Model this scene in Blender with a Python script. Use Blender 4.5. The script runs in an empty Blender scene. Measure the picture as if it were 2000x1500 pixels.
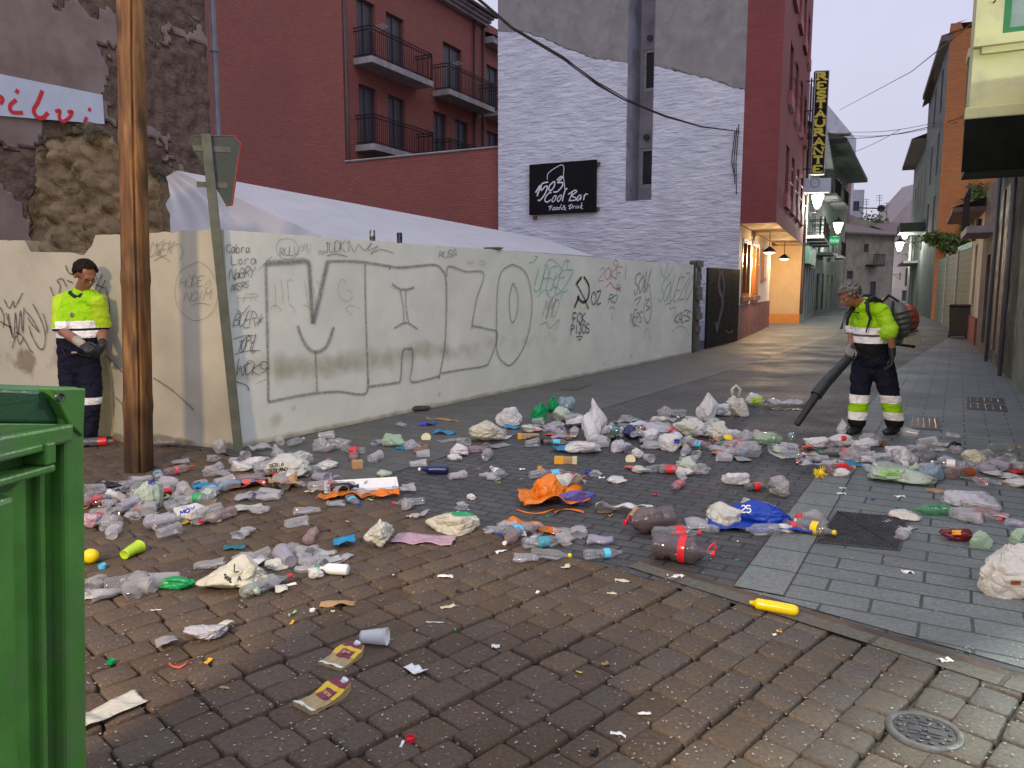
import bpy, bmesh, math, random
from mathutils import Vector, Matrix, noise
from math import sin, cos, pi, radians as R, sqrt, atan, atan2
# ------------------------------------------------ camera
CH = 1.55; PITCH = atan(190/1500); cp, sp = cos(PITCH), sin(PITCH)
scn = bpy.context.scene
cam = bpy.data.objects.new('camera', bpy.data.cameras.new('camera')); scn.collection.objects.link(cam)
cam.location = (0, 0, CH); cam.rotation_euler = (pi/2-PITCH, 0, 0)
cam.data.sensor_width = 36; cam.data.lens = 27; cam.data.clip_end = 2000; cam.data.clip_start = .05
scn.camera = cam
# ------------------------------------------------ world: overcast dawn sky
w = bpy.data.worlds.new('World'); scn.world = w; w.use_nodes = True
nt = w.node_tree; N = nt.nodes; L = nt.links
N.clear()
out = N.new('ShaderNodeOutputWorld'); bg = N.new('ShaderNodeBackground'); L.new(bg.outputs[0], out.inputs[0])
sky = N.new('ShaderNodeTexSky'); sky.sky_type = 'NISHITA'; sky.sun_disc = False
sky.sun_elevation = R(8); sky.sun_rotation = R(200); sky.air_density = 1.5; sky.dust_density = 2
tc = N.new('ShaderNodeTexCoord'); sep = N.new('ShaderNodeSeparateXYZ'); L.new(tc.outputs['Generated'], sep.inputs[0])
ramp = N.new('ShaderNodeValToRGB'); L.new(sep.outputs[2], ramp.inputs[0])
ramp.color_ramp.elements[0].position = 0; ramp.color_ramp.elements[0].color = (.62, .61, .76, 1)
e = ramp.color_ramp.elements.new(.35); e.color = (.66, .67, .88, 1)
ramp.color_ramp.elements[-1].position = 1; ramp.color_ramp.elements[-1].color = (1.0, 1.03, 1.25, 1)
cl = N.new('ShaderNodeTexNoise'); cl.inputs['Scale'].default_value = 2.2; cl.inputs['Detail'].default_value = 5
L.new(tc.outputs['Generated'], cl.inputs['Vector'])
cm = N.new('ShaderNodeMapRange'); cm.inputs[1].default_value = .3; cm.inputs[2].default_value = .7
cm.inputs[3].default_value = .93; cm.inputs[4].default_value = 1.07; L.new(cl.outputs[0], cm.inputs[0])
mu = N.new('ShaderNodeVectorMath'); mu.operation = 'SCALE'; L.new(ramp.outputs[0], mu.inputs[0]); L.new(cm.outputs[0], mu.inputs['Scale'])
sk = N.new('ShaderNodeVectorMath'); sk.operation = 'SCALE'; sk.inputs['Scale'].default_value = .06; L.new(sky.outputs[0], sk.inputs[0])
mx = N.new('ShaderNodeMix'); mx.data_type = 'RGBA'; mx.inputs[0].default_value = .12
L.new(mu.outputs[0], mx.inputs[6]); L.new(sk.outputs[0], mx.inputs[7]); L.new(mx.outputs[2], bg.inputs[0]); bg.inputs[1].default_value = 1.0
# ------------------------------------------------ faint diffuse sun behind cloud
sl = bpy.data.lights.new('sun', 'SUN'); sl.energy = .5; sl.angle = R(30); sl.color = (.9, .9, 1)
so = bpy.data.objects.new('sun', sl); scn.collection.objects.link(so); so.rotation_euler = (R(50), 0, R(20))
scn.view_settings.view_transform = 'Standard'; scn.view_settings.look = 'None'
scn.view_settings.exposure = .13; scn.view_settings.gamma = 1
scn.cycles.transparent_max_bounces = 24; scn.cycles.max_bounces = 6; scn.cycles.sample_clamp_indirect = 4
# ------------------------------------------------ helpers
random.seed(7)
C = scn.collection
def ray(u, v):
    a = (u-1000)/1500; b = (750-v)/1500
    return Vector((a, cp+b*sp, -sp+b*cp))
O = Vector((0, 0, CH))
def G(u, v, z=0.0):
    r = ray(u, v); return O+r*((z-CH)/r.z)
def PY(u, v, Y):
    r = ray(u, v); return O+r*(Y/r.y)
def PW(u, v, A, B):
    r = ray(u, v); d = (B-A).to_2d(); n = Vector((-d.y, d.x)); t = (A.to_2d()).dot(n)/Vector((r.x, r.y)).dot(n)
    return O+r*t
class Fr:
    'vertical frame: s along the wall, d out of it (towards the viewer), z up'
    def __init__(s, A, D, N_=None):
        s.A = Vector((A[0], A[1], 0)); s.D = Vector((D[0], D[1], 0)).normalized()
        n = Vector((s.D.y, -s.D.x, 0))
        if N_ is None: N_ = -s.A if s.A.length > .1 else Vector((0, -1, 0))
        if n.dot(Vector((N_[0], N_[1], 0))) < 0: n = -n
        s.N = n
    def __call__(s, a, d, z): return s.A+s.D*a+s.N*d+Vector((0, 0, z))
    def px(s, u, v, d=0):
        r = ray(u, v); A = s.A+s.N*d
        t = (A-Vector((0, 0, 0))).dot(s.N)/Vector((r.x, r.y, 0)).dot(s.N)
        p = O+r*t; q = p-A
        return (q.dot(s.D), p.z)
    def box(s): pass
class MB:
    def __init__(s): s.v = []; s.f = []; s.uv = []; s.m = []; s.at = []
    def face(s, pts, uv=None, m=0, at=0.0):
        b = len(s.v); s.v += [Vector(p) for p in pts]; s.f.append(list(range(b, b+len(pts))))
        s.uv.append(uv or [(p[0]+p[1], p[2]) for p in s.v[b:]]); s.m.append(m); s.at.append([at]*len(pts))
    def box(s, F, a0, a1, d0, d1, z0, z1, m=0, skip=''):
        P = lambda a, d, z: F(a, d, z)
        q = {'f': ([(a0, d1, z0), (a1, d1, z0), (a1, d1, z1), (a0, d1, z1)]), 'b': ([(a1, d0, z0), (a0, d0, z0), (a0, d0, z1), (a1, d0, z1)]),
             'l': ([(a0, d0, z0), (a0, d1, z0), (a0, d1, z1), (a0, d0, z1)]), 'r': ([(a1, d1, z0), (a1, d0, z0), (a1, d0, z1), (a1, d1, z1)]),
             't': ([(a0, d1, z1), (a1, d1, z1), (a1, d0, z1), (a0, d0, z1)]), 'u': ([(a0, d0, z0), (a1, d0, z0), (a1, d1, z0), (a0, d1, z0)])}
        for k, c in q.items():
            if k in skip: continue
            if k in 'fb': uv = [(x[0], x[2]) for x in c]
            elif k in 'lr': uv = [(x[1], x[2]) for x in c]
            else: uv = [(x[0], x[1]) for x in c]
            s.face([P(*x) for x in c], uv, m)
    def poly(s, F, pts, d0, d1, m=0):
        'pts (s,z) polygon extruded from d0 to d1'
        s.face([F(a, d1, z) for a, z in pts], [(a, z) for a, z in pts], m)
        s.face([F(a, d0, z) for a, z in pts][::-1], [(a, z) for a, z in pts][::-1], m)
        for i in range(len(pts)):
            p, q = pts[i], pts[(i+1) % len(pts)]
            s.face([F(p[0], d0, p[1]), F(q[0], d0, q[1]), F(q[0], d1, q[1]), F(p[0], d1, p[1])], None, m)
    def tube(s, pts, rad, seg=8, m=0, cap=True, flat=1.0, up=None):
        pts = [Vector(p) for p in pts]; n = len(pts)
        if not hasattr(rad, '__len__'): rad = [rad]*n
        b = len(s.v); u = up
        for i, p in enumerate(pts):
            t = (pts[min(i+1, n-1)]-pts[max(i-1, 0)])
            t = t.normalized() if t.length > 1e-9 else Vector((0, 0, 1))
            if u is None: u = Vector((0, 0, 1)) if abs(t.z) < .9 else Vector((1, 0, 0))
            x = t.cross(u).normalized(); y = x.cross(t).normalized(); u = y
            for k in range(seg):
                a = 2*pi*k/seg; r = rad[i] if not hasattr(rad[i], '__len__') else None
                rx, ry = (rad[i]*flat, rad[i]) if r is not None else rad[i]
                s.v.append(p+x*cos(a)*rx+y*sin(a)*ry)
        for i in range(n-1):
            for k in range(seg):
                k2 = (k+1) % seg
                s.f.append([b+i*seg+k, b+i*seg+k2, b+(i+1)*seg+k2, b+(i+1)*seg+k])
                s.uv.append([(k/seg, i), ((k+1)/seg, i), ((k+1)/seg, i+1), (k/seg, i+1)]); s.m.append(m); s.at.append([0]*4)
        if cap:
            for i in (0, n-1):
                f = [b+i*seg+k for k in range(seg)]
                s.f.append(f if i else f[::-1]); s.uv.append([(0, 0)]*seg); s.m.append(m); s.at.append([0]*seg)
    def lathe(s, prof, seg=16, M=Matrix(), m=0, warp=None):
        b = len(s.v)
        for (r, z) in prof:
            for k in range(seg):
                a = 2*pi*k/seg; p = Vector((r*cos(a), r*sin(a), z))
                if warp: p = warp(p)
                s.v.append(M@p)
        for i in range(len(prof)-1):
            for k in range(seg):
                k2 = (k+1) % seg
                s.f.append([b+i*seg+k, b+i*seg+k2, b+(i+1)*seg+k2, b+(i+1)*seg+k])
                s.uv.append([(k/seg, prof[i][1]), ((k+1)/seg, prof[i][1]), ((k+1)/seg, prof[i+1][1]), (k/seg, prof[i+1][1])]); s.m.append(m); s.at.append([0]*4)
    def grid(s, fn, nu, nv, m=0, mask=None):
        'fn(i,j)->point; shared verts'
        b = len(s.v); A = []
        for j in range(nv+1):
            for i in range(nu+1):
                r = fn(i/nu, j/nv); s.v.append(Vector(r[0])); A.append((r[1], r[2] if len(r) > 2 else 0.0))
        for j in range(nv):
            for i in range(nu):
                q = [j*(nu+1)+i, j*(nu+1)+i+1, (j+1)*(nu+1)+i+1, (j+1)*(nu+1)+i]
                if mask and not mask((i+.5)/nu, (j+.5)/nv): continue
                s.f.append([b+x for x in q]); s.uv.append([A[x][0] for x in q]); s.m.append(m); s.at.append([A[x][1] for x in q])
    def build(s, name, mats, parent=None, smooth=False, bevel=0, merge=False, origin=None, subsurf=0):
        me = bpy.data.meshes.new(name)
        org = parent.matrix_world.translation.copy() if parent else (Vector(origin) if origin is not None else Vector((0, 0, 0)))
        if parent: org = WORLD[parent.name]
        me.from_pydata([v-org for v in s.v], [], s.f)
        ul = me.uv_layers.new(name='UVMap'); fl = [c for f in s.uv for u in f for c in u]; ul.data.foreach_set('uv', fl)
        if any(any(a) for a in s.at):
            al = me.attributes.new('mask', 'FLOAT', 'CORNER'); al.data.foreach_set('value', [c for f in s.at for c in f])
        if not isinstance(mats, (list, tuple)): mats = [mats]
        for m in mats: me.materials.append(m)
        me.polygons.foreach_set('material_index', s.m)
        if smooth: me.polygons.foreach_set('use_smooth', [True]*len(me.polygons))
        if merge or bevel:
            bm = bmesh.new(); bm.from_mesh(me); bmesh.ops.remove_doubles(bm, verts=bm.verts, dist=1e-5)
            bmesh.ops.recalc_face_normals(bm, faces=bm.faces); bm.to_mesh(me); bm.free()
        o = bpy.data.objects.new(name, me); C.objects.link(o)
        if parent: o.parent = parent; WORLD[o.name] = org.copy()
        else: o.location = org; WORLD[o.name] = org.copy()
        if bevel:
            b = o.modifiers.new('b', 'BEVEL'); b.width = bevel; b.segments = 2; b.limit_method = 'ANGLE'; b.angle_limit = R(35)
        if subsurf:
            b = o.modifiers.new('s', 'SUBSURF'); b.levels = b.render_levels = subsurf
        return o
WORLD = {}
def tag(o, label=None, cat=None, group=None, kind=None):
    if label: o['label'] = label
    if cat: o['category'] = cat
    if group: o['group'] = group
    if kind: o['kind'] = kind
    return o
def thing(name, loc, label, cat, group=None, rz=0):
    o = bpy.data.objects.new(name, None); C.objects.link(o); o.location = loc; o.rotation_euler = (0, 0, rz)
    o.empty_display_size = .1
    WORLD[o.name] = Vector(loc); return tag(o, label, cat, group)
# ------------------------------------------------ materials
MATS = {}
def sock(nd, *names):
    for n in names:
        if n in nd.inputs: return nd.inputs[n]
def newmat(name):
    m = bpy.data.materials.new(name); m.use_nodes = True; t = m.node_tree; b = t.nodes['Principled BSDF']
    return m, t.nodes, t.links, b
def mat(name, c1, c2=None, rough=.7, scale=3, detail=6, bump=0, bscale=None, metal=0, spec=.5, stain=None, stain_scale=.6, coat=0, emit=None, es=0, stretch=None, trans=0, rvar=.15, ramp=(.35, .65)):
    if name in MATS: return MATS[name]
    m, Nn, Ll, b = newmat(name)
    b.inputs['Metallic'].default_value = metal; b.inputs['Specular IOR Level'].default_value = spec
    tcx = Nn.new('ShaderNodeTexCoord'); vec = tcx.outputs['Object']
    if stretch:
        mp = Nn.new('ShaderNodeMapping'); mp.inputs['Scale'].default_value = stretch; Ll.new(vec, mp.inputs[0]); vec = mp.outputs[0]
    c1 = tuple(c1)+(1,); c2 = tuple(c2)+(1,) if c2 else None
    col = None
    if c2:
        nz = Nn.new('ShaderNodeTexNoise'); nz.inputs['Scale'].default_value = scale; nz.inputs['Detail'].default_value = detail; Ll.new(vec, nz.inputs['Vector'])
        mr = Nn.new('ShaderNodeMapRange'); mr.inputs[1].default_value = ramp[0]; mr.inputs[2].default_value = ramp[1]; Ll.new(nz.outputs[0], mr.inputs[0])
        mx = Nn.new('ShaderNodeMix'); mx.data_type = 'RGBA'; mx.inputs[6].default_value = c1; mx.inputs[7].default_value = c2; Ll.new(mr.outputs[0], mx.inputs[0]); col = mx.outputs[2]
    else: b.inputs['Base Color'].default_value = c1
    if stain:
        nz2 = Nn.new('ShaderNodeTexNoise'); nz2.inputs['Scale'].default_value = stain_scale; nz2.inputs['Detail'].default_value = 9; nz2.inputs['Roughness'].default_value = .65
        Ll.new(vec, nz2.inputs['Vector'])
        mr2 = Nn.new('ShaderNodeMapRange'); mr2.inputs[1].default_value = .5; mr2.inputs[2].default_value = .68; Ll.new(nz2.outputs[0], mr2.inputs[0])
        mx2 = Nn.new('ShaderNodeMix'); mx2.data_type = 'RGBA'; mx2.inputs[7].default_value = tuple(stain)+(1,)
        if col: Ll.new(col, mx2.inputs[6])
        else: mx2.inputs[6].default_value = c1
        Ll.new(mr2.outputs[0], mx2.inputs[0]); col = mx2.outputs[2]
    if col: Ll.new(col, b.inputs['Base Color'])
    nr = Nn.new('ShaderNodeTexNoise'); nr.inputs['Scale'].default_value = (bscale or scale)*2; Ll.new(vec, nr.inputs['Vector'])
    mrr = Nn.new('ShaderNodeMapRange'); mrr.inputs[1].default_value = .3; mrr.inputs[2].default_value = .7
    mrr.inputs[3].default_value = max(.02, rough-rvar); mrr.inputs[4].default_value = min(1, rough+rvar); Ll.new(nr.outputs[0], mrr.inputs[0]); Ll.new(mrr.outputs[0], b.inputs['Roughness'])
    if bump:
        nb = Nn.new('ShaderNodeTexNoise'); nb.inputs['Scale'].default_value = bscale or scale*4; nb.inputs['Detail'].default_value = 8; Ll.new(vec, nb.inputs['Vector'])
        bp = Nn.new('ShaderNodeBump'); bp.inputs['Strength'].default_value = .8; bp.inputs['Distance'].default_value = bump; Ll.new(nb.outputs[0], bp.inputs['Height']); Ll.new(bp.outputs[0], b.inputs['Normal'])
    if coat: b.inputs['Coat Weight'].default_value = coat
    if emit: b.inputs['Emission Color'].default_value = tuple(emit)+(1,); b.inputs['Emission Strength'].default_value = es
    if trans: b.inputs['Transmission Weight'].default_value = trans
    MATS[name] = m; return m
def film(name, tint, clear=.6, rough=.12, white=.5, wrinkle=0):
    'thin clear plastic: see-through, with gloss and a little milky scatter'
    if name in MATS: return MATS[name]
    m, Nn, Ll, b = newmat(name); Nn.remove(b)
    o = [n for n in Nn if n.type == 'OUTPUT_MATERIAL'][0]
    tr = Nn.new('ShaderNodeBsdfTransparent'); tr.inputs[0].default_value = tuple(min(1, .55+.45*c) for c in tint)+(1,)
    df = Nn.new('ShaderNodeBsdfDiffuse'); df.inputs[0].default_value = tuple(tint)+(1,)
    tl = Nn.new('ShaderNodeBsdfTranslucent'); tl.inputs[0].default_value = tuple(tint)+(1,)
    m0 = Nn.new('ShaderNodeMixShader'); m0.inputs[0].default_value = .4; Ll.new(df.outputs[0], m0.inputs[1]); Ll.new(tl.outputs[0], m0.inputs[2])
    gl = Nn.new('ShaderNodeBsdfGlossy'); gl.inputs['Roughness'].default_value = rough
    lw = Nn.new('ShaderNodeLayerWeight'); lw.inputs[0].default_value = .35
    a = Nn.new('ShaderNodeMixShader'); Ll.new(tr.outputs[0], a.inputs[1]); Ll.new(m0.outputs[0], a.inputs[2])
    mr = Nn.new('ShaderNodeMapRange'); mr.inputs[3].default_value = 1-clear; mr.inputs[4].default_value = min(1, 1-clear+white); Ll.new(lw.outputs['Facing'], mr.inputs[0]); Ll.new(mr.outputs[0], a.inputs[0])
    c = Nn.new('ShaderNodeMixShader'); mr2 = Nn.new('ShaderNodeMapRange'); mr2.inputs[3].default_value = .05; mr2.inputs[4].default_value = .55; Ll.new(lw.outputs['Fresnel'], mr2.inputs[0])
    Ll.new(mr2.outputs[0], c.inputs[0]); Ll.new(a.outputs[0], c.inputs[1]); Ll.new(gl.outputs[0], c.inputs[2]); Ll.new(c.outputs[0], o.inputs[0])
    if wrinkle:
        tcx = Nn.new('ShaderNodeTexCoord'); nb = Nn.new('ShaderNodeTexNoise'); nb.inputs['Scale'].default_value = 35; nb.inputs['Detail'].default_value = 5; nb.inputs['Distortion'].default_value = 1.5
        Ll.new(tcx.outputs['Object'], nb.inputs['Vector']); bp = Nn.new('ShaderNodeBump'); bp.inputs['Distance'].default_value = wrinkle; Ll.new(nb.outputs[0], bp.inputs['Height'])
        for x in (df, gl, tl): Ll.new(bp.outputs[0], x.inputs['Normal'])
    MATS[name] = m; return m
def bricks(name, c1, c2, mortar, bw=.25, rh=.07, ms=.012, rough=.8, bump=.006, offset=.5, squash=1, stain=None, distort=0, grain=.25, wet=None, sscale=.5):
    if name in MATS: return MATS[name]
    m, Nn, Ll, b = newmat(name)
    uv = Nn.new('ShaderNodeUVMap'); uv.uv_map = 'UVMap'; vec = uv.outputs[0]
    if distort:
        nz = Nn.new('ShaderNodeTexNoise'); nz.inputs['Scale'].default_value = 6; Ll.new(vec, nz.inputs['Vector'])
        sb = Nn.new('ShaderNodeVectorMath'); sb.operation = 'SUBTRACT'; sb.inputs[1].default_value = (.5, .5, .5); Ll.new(nz.outputs['Color'], sb.inputs[0])
        sc = Nn.new('ShaderNodeVectorMath'); sc.operation = 'SCALE'; sc.inputs['Scale'].default_value = distort; Ll.new(sb.outputs[0], sc.inputs[0])
        ad = Nn.new('ShaderNodeVectorMath'); ad.operation = 'ADD'; Ll.new(vec, ad.inputs[0]); Ll.new(sc.outputs[0], ad.inputs[1]); vec = ad.outputs[0]
    br = Nn.new('ShaderNodeTexBrick'); br.offset = offset; br.inputs['Scale'].default_value = 1; br.inputs['Brick Width'].default_value = bw; br.inputs['Row Height'].default_value = rh
    br.inputs['Mortar Size'].default_value = ms; br.inputs['Mortar Smooth'].default_value = .3; br.inputs['Bias'].default_value = 0
    br.inputs['Color1'].default_value = tuple(c1)+(1,); br.inputs['Color2'].default_value = tuple(c2)+(1,); br.inputs['Mortar'].default_value = tuple(mortar)+(1,)
    Ll.new(vec, br.inputs['Vector']); col = br.outputs[0]
    tcx = Nn.new('ShaderNodeTexCoord')
    n1 = Nn.new('ShaderNodeTexNoise'); n1.inputs['Scale'].default_value = 45; n1.inputs['Detail'].default_value = 6; Ll.new(tcx.outputs['Object'], n1.inputs['Vector'])
    mg = Nn.new('ShaderNodeMapRange'); mg.inputs[1].default_value = .25; mg.inputs[2].default_value = .75; mg.inputs[3].default_value = 1-grain; mg.inputs[4].default_value = 1+grain; Ll.new(n1.outputs[0], mg.inputs[0])
    vs = Nn.new('ShaderNodeVectorMath'); vs.operation = 'SCALE'; Ll.new(col, vs.inputs[0]); Ll.new(mg.outputs[0], vs.inputs['Scale']); col = vs.outputs[0]
    n2 = Nn.new('ShaderNodeTexNoise'); n2.inputs['Scale'].default_value = sscale; n2.inputs['Detail'].default_value = 8; n2.inputs['Roughness'].default_value = .6; Ll.new(tcx.outputs['Object'], n2.inputs['Vector'])
    if stain:
        m2 = Nn.new('ShaderNodeMapRange'); m2.inputs[1].default_value = .45; m2.inputs[2].default_value = .7; m2.inputs[4].default_value = .75; Ll.new(n2.outputs[0], m2.inputs[0])
        x = Nn.new('ShaderNodeMix'); x.data_type = 'RGBA'; Ll.new(m2.outputs[0], x.inputs[0]); Ll.new(col, x.inputs[6]); x.inputs[7].default_value = tuple(stain)+(1,); col = x.outputs[2]
    Ll.new(col, b.inputs['Base Color'])
    if wet:
        m3 = Nn.new('ShaderNodeMapRange'); m3.inputs[1].default_value = .35; m3.inputs[2].default_value = .65; m3.inputs[3].default_value = wet[0]; m3.inputs[4].default_value = wet[1]; Ll.new(n2.outputs[0], m3.inputs[0]); Ll.new(m3.outputs[0], b.inputs['Roughness'])
    else: b.inputs['Roughness'].default_value = rough
    ma = Nn.new('ShaderNodeMath'); ma.operation = 'MULTIPLY_ADD'; ma.inputs[1].default_value = -1; Ll.new(br.outputs['Fac'], ma.inputs[0])
    mb_ = Nn.new('ShaderNodeMath'); mb_.operation = 'MULTIPLY'; mb_.inputs[1].default_value = .35; Ll.new(n1.outputs[0], mb_.inputs[0]); Ll.new(mb_.outputs[0], ma.inputs[2])
    bp = Nn.new('ShaderNodeBump'); bp.inputs['Distance'].default_value = bump; bp.inputs['Strength'].default_value = .9; Ll.new(ma.outputs[0], bp.inputs['Height']); Ll.new(bp.outputs[0], b.inputs['Normal'])
    MATS[name] = m; return m
def maskmat(name, A, B, cellsB=0, bumpA=.004, bumpB=.03, scaleA=4, scaleB=3, roughA=.85, roughB=.9, stainA=None, horiz=0, edge=(.42, .58), cellmin=.72):
    'two surfaces mixed by the mesh mask attribute, with a ragged edge'
    m, Nn, Ll, b = newmat(name); tcx = Nn.new('ShaderNodeTexCoord'); vec = tcx.outputs['Object']
    at = Nn.new('ShaderNodeAttribute'); at.attribute_name = 'mask'
    ne = Nn.new('ShaderNodeTexNoise'); ne.inputs['Scale'].default_value = 5; ne.inputs['Detail'].default_value = 8; Ll.new(vec, ne.inputs['Vector'])
    su = Nn.new('ShaderNodeMath'); su.operation = 'MULTIPLY_ADD'; su.inputs[1].default_value = .7; su.inputs[2].default_value = -.35; Ll.new(ne.outputs[0], su.inputs[0])
    ad = Nn.new('ShaderNodeMath'); ad.operation = 'ADD'; Ll.new(at.outputs['Fac'], ad.inputs[0]); Ll.new(su.outputs[0], ad.inputs[1])
    mk = Nn.new('ShaderNodeMapRange'); mk.inputs[1].default_value = edge[0]; mk.inputs[2].default_value = edge[1]; Ll.new(ad.outputs[0], mk.inputs[0])
    def two(c, sc, dist=0):
        mp = Nn.new('ShaderNodeMapping'); mp.inputs['Scale'].default_value = (1, 1, horiz or 1); Ll.new(vec, mp.inputs[0])
        n = Nn.new('ShaderNodeTexNoise'); n.inputs['Scale'].default_value = sc; n.inputs['Detail'].default_value = 9; n.inputs['Roughness'].default_value = .62; n.inputs['Distortion'].default_value = dist; Ll.new(vec, n.inputs['Vector'])
        r = Nn.new('ShaderNodeMapRange'); r.inputs[1].default_value = .35; r.inputs[2].default_value = .65; Ll.new(n.outputs[0], r.inputs[0])
        x = Nn.new('ShaderNodeMix'); x.data_type = 'RGBA'; x.inputs[6].default_value = tuple(c[0])+(1,); x.inputs[7].default_value = tuple(c[1])+(1,); Ll.new(r.outputs[0], x.inputs[0]); return x.outputs[2], n.outputs[0]
    ca, ha = two(A, scaleA); cb, hb = two(B, scaleB, .4)
    if horiz:
        mp = Nn.new('ShaderNodeMapping'); mp.inputs['Scale'].default_value = (1, 1, horiz); Ll.new(vec, mp.inputs[0])
        n = Nn.new('ShaderNodeTexNoise'); n.inputs['Scale'].default_value = 2.6; n.inputs['Detail'].default_value = 7; n.inputs['Roughness'].default_value = .6; n.inputs['Distortion'].default_value = .4; Ll.new(mp.outputs[0], n.inputs['Vector']); ha = n.outputs[0]
    if stainA:
        n = Nn.new('ShaderNodeTexNoise'); n.inputs['Scale'].default_value = .9; n.inputs['Detail'].default_value = 9; Ll.new(vec, n.inputs['Vector'])
        r = Nn.new('ShaderNodeMapRange'); r.inputs[1].default_value = .5; r.inputs[2].default_value = .7; Ll.new(n.outputs[0], r.inputs[0])
        x = Nn.new('ShaderNodeMix'); x.data_type = 'RGBA'; Ll.new(ca, x.inputs[6]); x.inputs[7].default_value = tuple(stainA)+(1,); Ll.new(r.outputs[0], x.inputs[0]); ca = x.outputs[2]
    if cellsB:
        vo = Nn.new('ShaderNodeTexVoronoi'); vo.inputs['Scale'].default_value = cellsB; vo.feature = 'DISTANCE_TO_EDGE'
        dm = Nn.new('ShaderNodeMix'); dm.data_type = 'VECTOR'; dm.inputs[0].default_value = .12; Ll.new(vec, dm.inputs[4]); Ll.new(ne.outputs['Color'], dm.inputs[5]); Ll.new(dm.outputs[1], vo.inputs['Vector'])
        r = Nn.new('ShaderNodeMapRange'); r.inputs[2].default_value = .10; r.inputs[3].default_value = cellmin; Ll.new(vo.outputs[0], r.inputs[0])
        v = Nn.new('ShaderNodeVectorMath'); v.operation = 'SCALE'; Ll.new(cb, v.inputs[0]); Ll.new(r.outputs[0], v.inputs['Scale']); cb = v.outputs[0]
        hm = Nn.new('ShaderNodeMath'); hm.operation = 'ADD'; Ll.new(r.outputs[0], hm.inputs[0]); Ll.new(hb, hm.inputs[1]); hb = hm.outputs[0]
    x = Nn.new('ShaderNodeMix'); x.data_type = 'RGBA'; Ll.new(mk.outputs[0], x.inputs[0]); Ll.new(ca, x.inputs[6]); Ll.new(cb, x.inputs[7]); Ll.new(x.outputs[2], b.inputs['Base Color'])
    s1 = Nn.new('ShaderNodeMath'); s1.operation = 'MULTIPLY'; s1.inputs[1].default_value = bumpA; Ll.new(ha, s1.inputs[0])
    s2 = Nn.new('ShaderNodeMath'); s2.operation = 'MULTIPLY'; s2.inputs[1].default_value = bumpB; Ll.new(hb, s2.inputs[0])
    h = Nn.new('ShaderNodeMix'); h.data_type = 'FLOAT'; Ll.new(mk.outputs[0], h.inputs[0]); Ll.new(s1.outputs[0], h.inputs[2]); Ll.new(s2.outputs[0], h.inputs[3])
    bp = Nn.new('ShaderNodeBump'); bp.inputs['Distance'].default_value = 1; Ll.new(h.outputs[0], bp.inputs['Height']); Ll.new(bp.outputs[0], b.inputs['Normal'])
    b.inputs['Roughness'].default_value = roughA; b.inputs['Specular IOR Level'].default_value = .25
    return m
def spray(name, col, alpha=.8, soft=1.0):
    'paint line: opaque in its middle, fading to its edges (UV.x across the stroke)'
    if name in MATS: return MATS[name]
    m, Nn, Ll, b = newmat(name); o = [n for n in Nn if n.type == 'OUTPUT_MATERIAL'][0]
    b.inputs['Base Color'].default_value = tuple(col)+(1,); b.inputs['Roughness'].default_value = .8; b.inputs['Specular IOR Level'].default_value = .2
    uv = Nn.new('ShaderNodeUVMap'); uv.uv_map = 'UVMap'; se = Nn.new('ShaderNodeSeparateXYZ'); Ll.new(uv.outputs[0], se.inputs[0])
    a = Nn.new('ShaderNodeMath'); a.operation = 'PINGPONG'; a.inputs[1].default_value = .5; Ll.new(se.outputs[0], a.inputs[0])
    r = Nn.new('ShaderNodeMapRange'); r.interpolation_type = 'SMOOTHSTEP'; r.inputs[2].default_value = .5*soft; r.inputs[4].default_value = alpha; Ll.new(a.outputs[0], r.inputs[0])
    tcx = Nn.new('ShaderNodeTexCoord'); n = Nn.new('ShaderNodeTexNoise'); n.inputs['Scale'].default_value = 30; n.inputs['Detail'].default_value = 5; Ll.new(tcx.outputs['Object'], n.inputs['Vector'])
    r2 = Nn.new('ShaderNodeMapRange'); r2.inputs[1].default_value = .3; r2.inputs[2].default_value = .6; r2.inputs[3].default_value = .55; Ll.new(n.outputs[0], r2.inputs[0])
    mm = Nn.new('ShaderNodeMath'); mm.operation = 'MULTIPLY'; Ll.new(r.outputs[0], mm.inputs[0]); Ll.new(r2.outputs[0], mm.inputs[1])
    t = Nn.new('ShaderNodeBsdfTransparent'); x = Nn.new('ShaderNodeMixShader'); Ll.new(mm.outputs[0], x.inputs[0]); Ll.new(t.outputs[0], x.inputs[1]); Ll.new(b.outputs[0], x.inputs[2]); Ll.new(x.outputs[0], o.inputs[0])
    MATS[name] = m; return m
def catmull(p, n=6):
    if len(p) < 3: return p
    o = []
    for i in range(len(p)-1):
        a, b, c, d = p[max(i-1, 0)], p[i], p[i+1], p[min(i+2, len(p)-1)]
        for k in range(n):
            t = k/n
            o.append(tuple(.5*((2*b[j])+(-a[j]+c[j])*t+(2*a[j]-5*b[j]+4*c[j]-d[j])*t*t+(-a[j]+3*b[j]-3*c[j]+d[j])*t**3) for j in range(2)))
    o.append(tuple(p[-1])); return o
STK = [0]
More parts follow.
